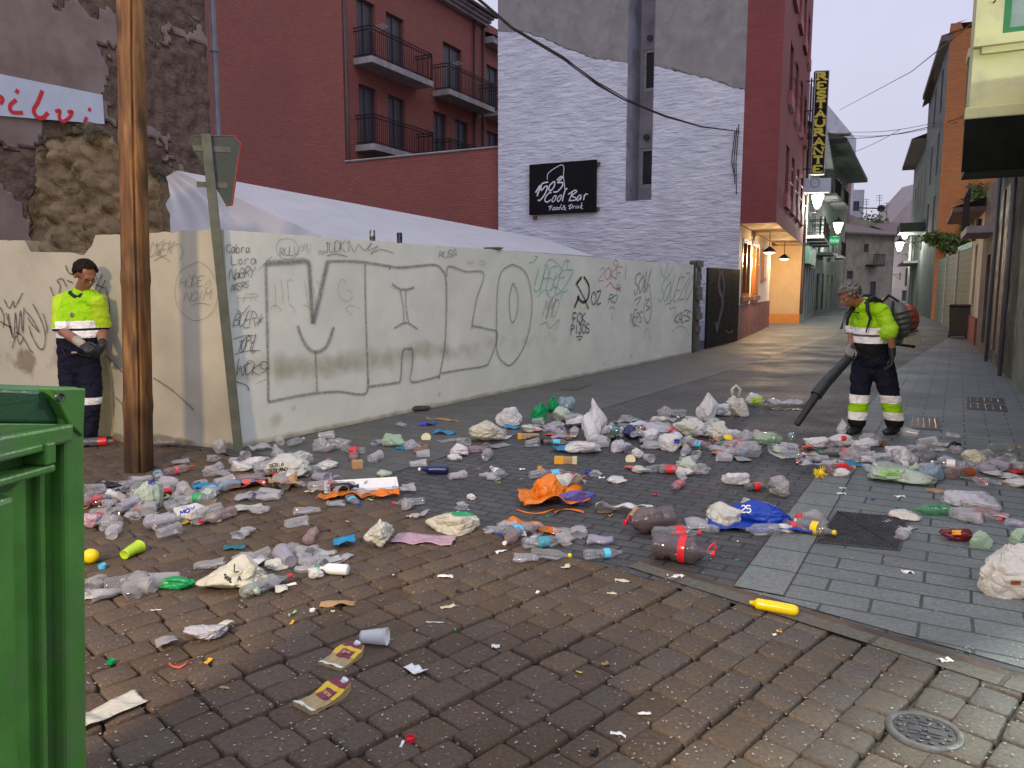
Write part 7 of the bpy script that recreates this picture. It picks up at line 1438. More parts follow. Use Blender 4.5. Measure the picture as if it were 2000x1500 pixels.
    if txt:
        from mathutils.bvhtree import BVHTree
        bv = BVHTree.FromPolygons([v_.co+Vector((p.x, p.y, 0)) for v_ in me.vertices], [list(f_.vertices) for f_ in me.polygons])
        class RF:
            def px(s, u_, v_, d=0): return (u_, v_)
            def __call__(s, a_, d, z_):
                r_ = ray(a_, z_).normalized(); hit = bv.ray_cast(O, r_); return (hit[0] if hit[0] else O+r_*((p-O).length-.1))-r_*.004
        mb = MB()
        for tx, u0, v0, u1, v1, hh, wd in txt[1:]: write(mb, RF(), tx, (u0, v0), (u1, v1), hh, wd, 0, .12, .003)
        mb.build('lettering', HARD[txt[0]], t)
    reg(t, u, v, short); return t
def sheet_(u, v, lpx, wpx, ang, col, label, short=None, seed=0, wave=.02, cat='film', name='plastic_film', fold=0, z=0, th=.0012, taper=0, group=None, m=None):
    k = scale_at(u, v); l = lpx*k; w_ = wpx*k/.35; rr = random.Random(seed or int(u*3+v)); so = rr.uniform(0, 40); M, p = at(u, v, z); a = R(ang); ca, sa = cos(a), sin(a); w_ = min(w_, l*1.2) if not fold else w_
    mb = MB(); nu = max(4, int(12*l/max(w_, .01))) if l > w_ else 8; nu = min(nu, 40)
    def fn(i, j):
        x = (i-.5)*l; y = (j-.5)*w_*(1-taper*i)+.12*w_*noise.noise(Vector((i*4+so, j, 0))); x += .1*w_*noise.noise(Vector((j*5, so, i*2)))
        z_ = wave*(.5+1.2*abs(noise.noise(Vector((x/max(w_, .12)*1.1+so, y/max(w_, .12)*1.1, 1))))+.5*noise.noise(Vector((x*11+so, y*11, 0))))
        return (Vector((p.x+x*ca-y*sa, p.y+x*sa+y*ca, max(z_, .002)+z)), (i, j))
    mb.grid(fn, nu, 8); o = mb.build(name, m or BM[col], smooth=True, origin=(p.x, p.y, z)); s_ = o.modifiers.new('t', 'SOLIDIFY'); s_.thickness = th
    tag(o, label, cat, group); reg(o, u, v, short); return o
def orient(ax, roll=0, tilt=0):
    return Matrix.Rotation(R(ax), 4, 'Z')@Matrix.Rotation(pi/2-R(tilt), 4, 'Y')@Matrix.Rotation(R(roll), 4, 'Z')
CUPP = lambda s: [(.0, .002), (.026*s, .002), (.028*s, .0), (.0285*s, .012*s), (.035*s, .085*s), (.038*s, .118*s), (.0405*s, .12*s), (.0385*s, .122*s)]
def cup(u, v, label, short=None, ang=None, stand=False, s=1.0, m=None, crush=0, z=0, seed=0, group=None, name='plastic_cup', M_=None):
    rr = random.Random(seed or int(u*13+v*7)); M, p = at(u, v, z); a = ang if ang is not None else rr.uniform(0, 360); so = rr.uniform(0, 30)
    if stand: MM = M
    else: MM = M@Matrix.Translation((0, 0, .034*s*(1-.6*crush)))@Matrix.Rotation(R(a), 4, 'Z')@Matrix.Diagonal((1, 1, 1-.6*crush, 1))@Matrix.Rotation(pi/2-.08, 4, 'Y')@Matrix.Translation((0, 0, -.06*s))
    def warp(q_):
        n_ = noise.noise(Vector((q_.x*40+so, q_.y*40, q_.z*22))); f = 1+crush*.55*n_; return Vector((q_.x*f, q_.y*f+crush*.012*sin(q_.z*60+so), q_.z+crush*.01*n_))
    mb = MB(); pr = CUPP(s)
    if crush: pr = [pr[0], pr[1], pr[2], pr[3]]+[(.0285*s+(.0095*s)*i/6, .012*s+.106*s*i/6) for i in range(1, 7)]+pr[-2:]
    mb.lathe(pr, 20, MM, warp=warp if crush else None); o = mb.build(name, m or CLR, smooth=True, origin=(p.x, p.y, 0)); tag(o, label, 'cup', group); reg(o, u, v, short); return o
def bottle(u, v, ang, L_, r, label, short=None, m=None, cap='red', lab=None, lz=(.35, .6), crush=0, z=0, liquid=None, big=False, group=None, name='plastic_bottle', tilt=0, waist=True, seed=0):
    'lying bottle, cap end towards ang'
    rr = random.Random(seed or int(u+v*3)); so = rr.uniform(0, 30); M, p = at(u, v, z); t = thing(name, (p.x, p.y, 0), label, 'bottle', group)
    MM = M@Matrix.Translation((0, 0, r*(1-.35*crush)))@Matrix.Rotation(R(ang), 4, 'Z')@Matrix.Diagonal((1, 1, 1-.35*crush, 1))@Matrix.Rotation(pi/2-R(tilt), 4, 'Y')@Matrix.Translation((0, 0, -L_*.5))
    pr = [(0, .012*L_)]
    n = 30
    for i in range(n+1):
        f = i/n
        if f < .04: q_ = r*(.7+.3*f/.04)
        elif f < .66: q_ = r*(1-(.045*(.5-.5*cos(f*2*pi*11)) if waist else 0)-(.10*math.exp(-((f-.30)/.05)**2) if waist else 0))
        elif f < .9: g = (f-.66)/.24; q_ = r*(1-g*g*(3-2*g)*.68)
        else: q_ = r*.30
        pr.append((max(q_, .0001), f*L_))
    cr = min(r*.33, .016); cr = max(cr, .013)
    pr = [(a_ if b_ < .88*L_ else min(a_, cr*.92), b_) for a_, b_ in pr]
    def warp(q_):
        f = 1+crush*.5*noise.noise(Vector((q_.x*16+so, q_.y*16, q_.z*13))); return Vector((q_.x*f, q_.y*f, q_.z))
    mb = MB(); mb.lathe(pr, 20, MM, warp=warp if crush else None); mb.build('body', m or CLRB, t, smooth=True)
    if cap: mb = MB(); mb.lathe([(0, L_*1.0+.012), (cr*1.0, L_+.012), (cr*1.08, L_+.009), (cr*1.08, L_-.006), (cr*.9, L_-.007)], 16, MM); mb.build('cap', HARD[cap], t, smooth=False)
    if lab: mb = MB(); mb.lathe([(r*1.012*(.985), lz[0]*L_), (r*1.012, (lz[0]+.02)*L_), (r*1.012, (lz[1]-.02)*L_), (r*1.0, lz[1]*L_)], 24, MM, warp=warp if crush else None); mb.build('label', HARD[lab] if lab in HARD else BM[lab], t, smooth=True)
    if liquid:
        mb = MB(); rb = r*.93
        def lw(q_):
            return q_
        mb.lathe([(0, .03*L_), (rb*.8, .04*L_), (rb, .1*L_), (rb*.98, .6*L_), (rb*.5, .8*L_), (0, .84*L_)], 18, MM@Matrix.Translation((rb*.42, 0, 0))@Matrix.Diagonal((.55, .88, 1, 1))); mb.build('liquid', HARD[liquid], t, smooth=True)
    if big: # carrying ring on the neck
        mb = MB(); mb.tube([MM@Vector((0, 0, L_*.9)), MM@Vector((-.03, .02, L_*.93)), MM@Vector((-.055, .03, L_*1.0)), MM@Vector((-.03, .035, L_*1.02)), MM@Vector((0, .018, L_*.99))], .006, 6); mb.build('carry_ring', HARD[cap], t, smooth=True)
    reg(t, u, v, short); return t
def boxy(u, v, ang, sx, sy, sz, m, label, short=None, cat='box', name='small_box', z=0, bands_=(), bev=.004, group=None):
    M, p = at(u, v, z); a = R(ang); F = lambda x, y, zz: Vector((p.x+x*cos(a)-y*sin(a), p.y+x*sin(a)+y*cos(a), zz+z+.002)); t = thing(name, (p.x, p.y, 0), label, cat, group)
    mb = MB(); mb.box(F, -sx/2, sx/2, -sy/2, sy/2, 0, sz); mb.build('body', m, t, bevel=bev)
    for (x0, x1, y0, y1, mm, nm) in bands_: mb = MB(); mb.box(F, x0, x1, y0, y1, -.0005, sz+.0015); mb.build(nm, mm, t)
    reg(t, u, v, short); return t
def disk(u, v, r, m, label, short=None, cat='lid', name='plastic_round', tilt=8, group=None, th=.003, z=0, ang=0):
    M, p = at(u, v, z); MM = M@Matrix.Rotation(R(ang), 4, 'Z')@Matrix.Rotation(R(tilt), 4, 'X')@Matrix.Translation((0, 0, r*abs(sin(R(tilt)))))
    mb = MB(); mb.lathe([(0, th), (r*.85, th), (r*.9, th*1.8), (r, th*1.8), (r, 0), (0, 0)], 22, MM); o = mb.build(name, m, origin=(p.x, p.y, 0), smooth=False); tag(o, label, cat, group); reg(o, u, v, short); return o
def strip(u, v, l, w_, ang, m, label, short=None, cat='scrap', name='plastic_scrap', bend=.0, rise=.012, group=None, z=0, th=.0015):
    M, p = at(u, v, z); a = R(ang); rr = random.Random(int(u*5+v)); mb = MB()
    def fn(i, j):
        x = (i-.5)*l; y = (j-.5)*w_*(1+.15*noise.noise(Vector((i*3, u, v))))+bend*(2*i-1)**2*l; zz = .002+rise*(.5+noise.noise(Vector((i*2.5+u, j*1.2, v))))
        return (Vector((p.x+x*cos(a)-y*sin(a), p.y+x*sin(a)+y*cos(a), max(.0015, zz)+z)), (i, j))
    mb.grid(fn, 14, 4); o = mb.build(name, m, smooth=True, origin=(p.x, p.y, z)); s_ = o.modifiers.new('t', 'SOLIDIFY'); s_.thickness = th; tag(o, label, cat, group); reg(o, u, v, short); return o
# ---------------- bags
bag(563, 930, 108, 52, 'ivory', 'white carrier bag with black lettering lying half open beside the sign post', 'lettered white bag', 11, 20, txt=('black', ('CERIA', 527, 913, 555, 910, 6, 1.4), ('SCOLANO', 524, 924, 562, 919, 7, 1.5)))
bag(295, 990, 72, 66, 'pgreen', 'pale pointed carrier bag with small blue mark right of the wooden pole foot', 'pale pointed bag', 12, 70, mark=('blue', 296, 938, 7, 8), knot=True)
bag(372, 1016, 72, 38, 'white', 'white bag with blue lettering crumpled in front of the wooden pole', 'blue lettered bag', 13, 10, txt=('blue', ('MOY', 352, 1006, 382, 996, 8, 2.2),))
bag(468, 1146, 142, 56, 'cream', 'large crumpled cream bag with dark lettering in the left foreground', 'large cream bag', 14, 15, txt=('black', ('L', 458, 1116, 468, 1116, 14, 2.2), ('SOS', 438, 1128, 452, 1140, 8, 2), ('A', 464, 1134, 472, 1134, 8, 2)))
bag(890, 1035, 122, 50, 'cream', 'long creamy yellow bag with green printed stripe lying on the brown cobbles', 'long creamy bag', 15, -22, mark=('green', 905, 1004, 22, 4))
bag(741, 1066, 84, 66, 'ivory', 'balled up off-white cloth-like bag in the middle of the brown cobbles', 'balled off-white bag', 16, 80, crumple=.95)
bag(948, 862, 92, 48, 'cream', 'plump cream bag closest to the pavement middle behind the cobbles', 'plump cream bag', 17, 5, handles=False)
bag(996, 832, 70, 44, 'white', 'rounded white bag behind the plump cream bag', 'rounded white bag', 18)
bag(1052, 826, 38, 46, 'green', 'bright green knotted bag at the back of the litter heap', 'bright green bag', 19, knot=True)
bag(1080, 806, 34, 40, 'green', 'dark green bag leaning behind the knotted green one', 'darker green bag', 20, knot=True, dep=.5)
bag(1106, 800, 40, 36, 'bclear', 'pale blue see-through bag at the very back of the heap', 'pale blue bag', 21)
bag(1097, 822, 48, 34, 'pgreen', 'grey green crumpled bag just right of the green bags', 'grey green bag', 22)
bag(1128, 832, 46, 26, 'white', 'low white bag between the green bags and the tall white one', 'low white bag', 23)
bag(1160, 856, 66, 64, 'white', 'tall see-through white bag standing in the middle of the heap', 'tall white bag', 24, knot=True)
bag(1135, 884, 92, 36, 'white', 'large smooth white bag lying in front of the heap', 'smooth white bag', 25, 0)
bag(1208, 882, 52, 30, 'lilac', 'lilac grey film bag right of the smooth white bag', 'lilac film bag', 26)
bag(1383, 822, 56, 58, 'white', 'peaked white bag on the right half of the heap', 'peaked white bag', 27, knot=True)
bag(1410, 812, 54, 36, 'white', 'white bag with orange tag beside the tall handled bag', 'tagged white bag', 28, mark=('orange', 1388, 790, 5, 5))
bag(1443, 812, 52, 46, 'ivory', 'white carrier bag standing with raised handles at the back right', 'handled white bag', 29, 0, handles=True)
bag(1472, 792, 46, 28, 'white', 'white and green bag lying behind the handled white bag', 'white and green bag', 30, mark=('lime', 1480, 782, 14, 5))
bag(1352, 852, 64, 46, 'ivory', 'shredded ivory bag in the thick of the heap', 'shredded ivory bag', 31, crumple=.95)
bag(1402, 858, 60, 48, 'ivory', 'wrinkled ivory bag beside the yellow-labelled bottle', 'wrinkled ivory bag', 32, crumple=.9)
bag(1282, 846, 92, 26, 'lilac', 'flat shiny bluish bag in the middle of the heap', 'shiny bluish bag', 33, -10)
bag(1308, 880, 56, 34, 'white', 'white bag with dark speckles and green cap in front of the heap', 'speckled white bag', 34, mark=('blue', 1322, 862, 5, 4))
bag(1234, 858, 36, 28, 'navy', 'dark blue and maroon snack bag in the heap', 'dark snack bag', 35)
bag(1524, 968, 52, 42, 'grey', 'grey crumpled bag behind the blue sack', 'grey crumpled bag', 36, crumple=.85)
bag(1742, 938, 132, 40, 'pgreen', 'long whitish bag with green leaf print on the right', 'leaf print bag', 37, 12, mark=('green2', 1737, 925, 18, 8))
bag(1817, 938, 50, 38, 'bclear', 'bluish clear bag at the right end of the leaf print bag', 'bluish clear bag', 38)
bag(1642, 872, 62, 30, 'white', "white bag with red print lying below the blower worker's boots", 'red print bag', 39, mark=('red', 1648, 856, 5, 5))
bag(1645, 850, 32, 34, 'white', "small white bag upright against the blower worker's left boot", 'boot-side bag', 40, 60, knot=True)
bag(1698, 872, 50, 30, 'clear', 'clear grey bag under the boots of the blower worker', 'clear grey bag', 41)
bag(1897, 996, 104, 42, 'lilac', 'shiny lilac white bag on the slabs at the right', 'shiny lilac bag', 42, -8)
bag(1966, 1160, 128, 96, 'beige', 'big beige bag standing at the right edge of the picture', 'big beige bag', 43, 10, mark=('rust', 1984, 1138, 10, 4), crumple=.6, knot=True, sub=6)
bag(766, 872, 52, 34, 'gclear', 'pale green see-through bag near the white wall', 'pale green bag', 44)
bag(632, 884, 56, 32, 'clear', 'whitish crumpled film bag between the sign post and the pale green bag', 'whitish film bag', 45)
bag(1420, 1022, 96, 44, 'ivory', 'white faded end of torn packaging beside the blue sack', 'faded packaging', 46, -10)
sheet_(1478, 1030, 176, 26, -8, 'blue', 'flattened blue film edge spread under the deep blue sack', None, wave=.04)
bag(1486, 1022, 140, 46, 'blue', 'deep blue plastic sack with white number on it', 'deep blue sack', 47, -6, dep=.5, crumple=.45, txt=('white', ('25', 1448, 1000, 1468, 1002, 13, 2.4)))
bag(1575, 1030, 70, 40, 'clear', 'clear bag of bottles at the right end of the blue sack', 'clear bottle bag', 48, mark=('red', 1560, 1006, 7, 5))
sheet_(1078, 984, 130, 26, 10, 'orange', 'spread orange film edge beneath the orange carrier bag', None, wave=.08)
sheet_(1108, 968, 70, 18, 0, 'ivory', 'white and tan film sticking out of the orange carrier bag', None, wave=.12)
bag(1066, 978, 84, 56, 'orange', 'orange carrier bag spilling open on the grey paving', 'orange carrier bag', 49, 0, crumple=.5)
bag(1126, 986, 96, 40, 'purple', 'purple blue film bag lying against the orange carrier bag', 'purple film bag', 50, 12, dep=.45)
bag(1105, 958, 66, 24, 'olive', 'shiny olive foil bag inside the orange carrier bag', 'olive foil bag', 51, 10)
bag(1866, 1056, 58, 30, 'maroon', 'maroon and orange foil snack bag at the right', 'maroon snack bag', 52, -10, mark=('orange', 1868, 1040, 9, 4))
bag(1915, 1070, 44, 36, 'gclear', 'green tinted film ball beside the big beige bag', 'green film ball', 53)
bag(1985, 1062, 34, 30, 'gclear', 'small green tinted film ball at the right picture edge', 'edge green film', 54)
bag(205, 962, 70, 26, 'black', 'black shiny bag on the cobbles left of the wooden pole', 'black shiny bag', 55)
bag(1862, 880, 30, 22, 'black', 'small black crumpled bag far right in the litter', 'small black bag', 56)
bag(1903, 906, 44, 30, 'cream', 'cream food container bag far right in the litter', 'cream container bag', 57)
bag(1500, 868, 64, 30, 'gclear', 'pale green film heap left of the worker', 'pale green film heap', 58)
bag(1302, 812, 34, 22, 'clear', 'clear puffed film at the back of the heap right of the blue bag', 'puffed clear film', 60)
bag(428, 885, 34, 40, 'clear', 'clear crumpled film ball at the foot of the wall corner', 'wall corner film ball', 61)
bag(180, 1030, 44, 34, 'pink', 'pinkish clear crumpled bag next to the green container', 'pinkish bag', 62)
bag(405, 1245, 76, 30, 'lilac', 'lilac crushed film cup with gleaming edge in the left foreground', 'lilac crushed film', 63, 0, crumple=.5)
bag(335, 1150, 96, 22, 'green', 'long twisted green film left of the large cream bag', 'twisted green film', 64, 0, dep=.3)
bag(1463, 890, 80, 36, 'clear', 'cloudy film bag just left of the worker nozzle litter', 'cloudy film bag', 65)
bag(1480, 862, 40, 30, 'pink', 'reddish clear film in the right of the heap', 'reddish film', 66)
# ---------------- long flat films and strips
sheet_(440, 955, 105, 16, 38, 'sky', 'bright sky blue twisted film strip right of the wooden pole', 'sky blue strip', wave=.05)
sheet_(702, 972, 150, 12, 6, 'orange', 'long orange film strip in front of the white tray', 'long orange strip', wave=.045)
sheet_(1040, 1030, 124, 12, -38, 'orange', 'narrow orange band slanting across the paving edge', 'narrow orange band', wave=.02)
sheet_(828, 1056, 118, 18, -8, 'pink', 'pale pink flattened film beside the balled off-white bag', 'pale pink film', wave=.015)
sheet_(480, 952, 70, 14, 20, 'coral', 'orange red crinkled film under the sky blue strip', 'orange red film', wave=.04)
sheet_(410, 957, 40, 10, 10, 'orange', 'small orange film left of the sky blue strip', None, wave=.03)
sheet_(868, 848, 42, 8, -10, 'sky', 'small sky blue film behind the navy bottle', 'small sky blue film', wave=.03)
sheet_(1000, 838, 30, 8, 0, 'sky', 'little blue film tucked right of the plump cream bag', 'little blue film', wave=.04)
sheet_(1220, 1000, 110, 10, -6, 'white', 'torn white plastic strip above the big cola bottles', 'torn white strip', wave=.05)
sheet_(1375, 1028, 70, 20, -8, 'clear', 'clear flattened film left of the blue sack', None, wave=.02)
sheet_(1395, 1000, 20, 8, 0, 'yellow', 'yellow plastic scrap by the end of the faded packaging', 'yellow scrap', wave=.03)
sheet_(1255, 1012, 44, 12, -30, 'tan', 'crumpled tan paper napkin left of the big cola bottle', 'tan napkin', wave=.05)
sheet_(1182, 1000, 28, 9, -20, 'brown', 'small brown card flap left of the tan napkin', None, wave=.01)
sheet_(210, 1395, 110, 16, 55, 'ivory', 'long white torn tissue trailing out from under the green container', 'torn white tissue', wave=.02)
sheet_(182, 1165, 30, 16, 30, 'ivory', 'white paper edge showing beside the green container', None, wave=.02)
sheet_(438, 1232, 30, 6, 45, 'ivory', 'twisted white paper stuck to the lilac crushed film', None, wave=.04)
sheet_(325, 1262, 34, 10, 30, 'grey', 'folded grey film scrap left of the lilac crushed film', None, wave=.04)
sheet_(458, 1072, 38, 8, 10, 'teal', 'teal striped foil wrapper on the brown cobbles', 'teal wrapper', wave=.02)
sheet_(672, 1068, 40, 18, 10, 'sky', 'blue plastic cup fragment left of the balled off-white bag', 'blue fragment', wave=.05)
sheet_(1835, 960, 40, 10, -20, 'tan', 'tan card strip behind the shiny lilac bag', None, wave=.01)
sheet_(1995, 948, 60, 10, -10, 'tan', 'flat kraft card at the right picture edge', 'edge kraft card', wave=.01)
sheet_(1940, 1008, 44, 10, -40, 'pink', 'pink film scrap poking out under the shiny lilac bag', None, wave=.03)
sheet_(1990, 925, 34, 10, 0, 'red', 'bright red packet near the right picture edge', 'bright red packet', wave=.03)
sheet_(1578, 888, 30, 8, 0, 'tan', 'tan flat food scrap beside the dark blue lid', None, wave=.01)
sheet_(1580, 878, 20, 7, 10, 'coral', 'orange scrap above the tan food scrap', None, wave=.03)
sheet_(1533, 792, 80, 12, 5, 'clear', 'flattened clear bottle wrap just left of the blower nozzle', 'nozzle side wrap', wave=.06)
sheet_(1535, 800, 60, 5, 0, 'black', 'dark tray edge under the wrap left of the blower nozzle', None, wave=.01)
sheet_(555, 952, 52, 22, 25, 'tan', 'torn tan paper cup sleeve in front of the lettered white bag', 'tan sleeve', wave=.07)
sheet_(540, 905, 60, 8, 30, 'red', 'thin red and white wrapper behind the lettered white bag', None, wave=.03)
strip(1478, 1165, .20, .004, 35, HARD['green2'], 'thin pale stick just behind the yellow tube', 'pale stick', 'stick', 'thin_stick', rise=.004)
strip(850, 1216, .085, .006, -4, HARD['white'], 'thin white stick lying alone on the foreground cobbles', None, 'stick', 'thin_stick', rise=.003)
strip(305, 1172+20, .05, .008, 5, HARD['white'], 'short white stick left of the large cream bag', None, 'stick', 'thin_stick', rise=.003)
strip(347, 1306, .085, .013, 12, BM['coral'], 'curved orange red peel on the left foreground cobbles', 'orange red peel', bend=.5, rise=.012)
strip(372, 1023, .09, .014, -20, BM['yellow'], 'curved yellow plastic piece in front of the blue lettered bag', 'yellow curl', bend=-.5, rise=.02)
strip(1045, 1004, .26, .02, 0, BM['orange'], 'orange strap loop below the orange carrier bag', 'orange strap', bend=.35, rise=.01) if True else None
strip(1110, 997, .2, .025, 0, BM['orange'], 'golden strap handle poking from beneath the purple film bag', None, bend=-.5, rise=.02)
strip(535, 1102, .07, .016, -8, BM['coral'], 'coral red plastic stick right of the large cream bag', 'coral stick', rise=.01)
# ---------------- bottles
bottle(1268, 1040, 200, .34, .082, 'largest ribbed cola bottle lying with red cap to the left', 'left cola bottle', m=COLAC, cap='red', liquid='cola', big=True, waist=True)
bottle(1333, 1098, -28, .34, .078, 'large ribbed cola bottle with red cap pointing at the camera side', 'near cola bottle', m=COLAC, cap='red', liquid='cola', big=True, lab='red', lz=(.46, .58))
bottle(1320, 1058, 8, .29, .05, 'clear bottle with bright red label lying between the two big cola bottles', 'red label bottle', cap='red', lab='red', lz=(.45, .66))
bottle(1178, 1090, 12, .23, .033, 'small water bottle with blue and white label pointing right', 'water bottle', cap=None, lab='sky', lz=(.5, .66), crush=.4)
bottle(1592, 1044, -48, .24, .042, 'lemonade bottle with yellow cap and label sticking out of the clear bag', 'lemonade bottle', cap='yellow', lab='yellow', lz=(.42, .6), m=CLRB)
bottle(1562, 1030, -55, .22, .036, 'clear bottle with white label beside the lemonade bottle', None, cap='white', lab='white', lz=(.4, .55))
bottle(848, 926, 176, .24, .038, 'navy blue bottle with silver neck on the grey paving', 'navy bottle', m=HARD['navy'], cap='white', waist=False)
bottle(690, 886, 170, .24, .04, 'clear bottle with red label near the white wall', 'wall-side red label bottle', cap=None, lab='red', lz=(.32, .6), crush=.5)
bottle(1052, 866, 160, .26, .038, 'brown glass bottle at the left foot of the heap', 'brown glass bottle', m=HARD['brown'], cap=None, waist=False, name='glass_bottle')
bottle(1090, 862, 175, .25, .036, 'clear soft drink bottle with red label below the green bags', None, cap='red', lab='red', lz=(.55, .75), crush=.4, liquid='cola')
bottle(1193, 860, 5, .16, .036, 'stubby dark brown bottle right of the smooth white bag', 'stubby brown bottle', m=HARD['brown'], cap='black', waist=False, name='glass_bottle')
bottle(1432, 868, 15, .30, .048, 'bottle with broad yellow label on the heap', 'yellow label bottle', cap='yellow', lab='yellow', lz=(.1, .38), m=CLRB)
bottle(1450, 884, 185, .28, .05, 'clear cola bottle with red cap facing the yellow-labelled one', 'red capped heap bottle', cap='red', liquid='cola', lab='pink', lz=(.6, .72))
bottle(1318, 806+6, 175, .28, .045, 'clear bottle with red cap lying at the back of the heap', 'back red capped bottle', cap='red', crush=.3)
bottle(1820, 1006, 178, .25, .038, 'green glass-like bottle on the slabs right of the iron cover', 'green bottle', m=GRNC, cap=None, lab=None)
bottle(1632, 893, 175, .28, .044, 'dark bottle with red label below the red print bag', 'dark red label bottle', cap='green', lab='red', lz=(.1, .35), liquid='cola')
bottle(1640, 928, 20, .28, .05, 'clear bottle with large red and white label left of the leaf print bag', 'red and white label bottle', cap='orange', lab='red', lz=(.3, .7), m=PNKC)
bottle(1878, 935, 5, .28, .046, 'clear bottle with rusty orange label near the right edge', 'rusty label bottle', cap=None, lab='rust', lz=(.55, .8), m=PNKC)
bottle(1960, 882, 0, .28, .04, 'clear bottle with orange cap at the far right of the litter', 'orange capped bottle', cap='orange')
bottle(322, 872, 182, .25, .036, 'dark bottle with red cap lying against the cream wall foot', 'wall foot bottle', cap='red', liquid='cola', crush=.2)
bottle(186, 872, 20, .30, .044, 'dark bottle with reddish end behind the green container', 'container-side bottle', cap='red', lab='red', lz=(.6, .85), liquid='cola')
bottle(350, 925, 60, .26, .04, 'pinkish clear bottle with red cap right of the wooden pole foot', 'pole side bottle', cap='red', m=PNKC, lab='pink', lz=(.3, .4), crush=.4)
bottle(1000, 1058, 250, .25, .04, 'pink tinted crushed bottle in front of the narrow orange band', 'pink crushed bottle', m=PNKC, cap='white', crush=.6)
bottle(1075, 1092, -12, .22, .036, 'clear bottle with yellow cap lying before the pink crushed bottle', 'yellow capped bottle', cap='yellow', crush=.5)
bottle(1062, 1070, 15, .26, .045, 'clear bottle with teal label among crushed cups', 'teal label bottle', cap=None, lab='teal', lz=(.35, .6), crush=.6)
bottle(652, 1122, 170, .17, .03, 'small white bottle with green cap in front of clear cups', 'green capped little bottle', m=HARD['white'], cap='green', waist=False)
bottle(660, 958, 172, .27, .045, 'clear crushed bottle with pink label behind the white tray', None, lab='pink', lz=(.6, .75), cap='red', crush=.5)
bottle(600, 905+20, 150, .27, .045, 'clear crushed bottle right of the lettered white bag', None, cap=None, crush=.7)
bottle(1320, 925, 0, .28, .048, 'clear crushed bottle with dark red label on the grey paving', 'dark red crushed bottle', lab='red', lz=(.2, .5), cap=None, crush=.7, m=PNKC)
bottle(1322, 955, 240, .2, .04, 'small pink crushed bottle before the dark red crushed one', None, lab='pink', lz=(.3, .6), cap=None, crush=.7, m=PNKC)
bottle(1487, 1046, 180, .22, .038, 'flat clear glass flask lying under the blue sack', 'clear flask', cap='black', waist=False, crush=.0, name='glass_bottle')
bottle(262, 1152, 30, .27, .05, 'big clear bottle in the left foreground beside the twisted green film', 'left clear bottle', cap=None, crush=.35)
bottle(1480, 958, 10, .2, .032, 'small soft drink bottle with red label left of the grey crumpled bag', 'small red label bottle', lab='red', lz=(.3, .55), cap='black', liquid='cola')
# yellow tube
M_, p_ = at(1513, 1196); ty = thing('yellow_tube', (p_.x, p_.y, 0), 'bright yellow plastic tube bottle lying alone at the edge of the cobbles', 'bottle')
MM = M_@Matrix.Translation((0, 0, .027))@Matrix.Rotation(R(-27), 4, 'Z')@Matrix.Rotation(pi/2, 4, 'Y')@Matrix.Translation((0, 0, -.105))
mb = MB(); mb.lathe([(0, .0), (.012, .0), (.013, .012), (.018, .013), (.022, .018), (.0255, .02), (.0265, .03), (.0265, .175), (.025, .195), (.02, .207), (.01, .212), (0, .213)], 24, MM); mb.build('body', HARD['yellow'], ty, smooth=True)
mb = MB(); mb.lathe([(0, -.012), (.009, -.012), (.0095, .0)], 14, MM); mb.build('nozzle', HARD['yellow'], ty, smooth=True); LM.append((1513, 1187, 'yellow tube'))
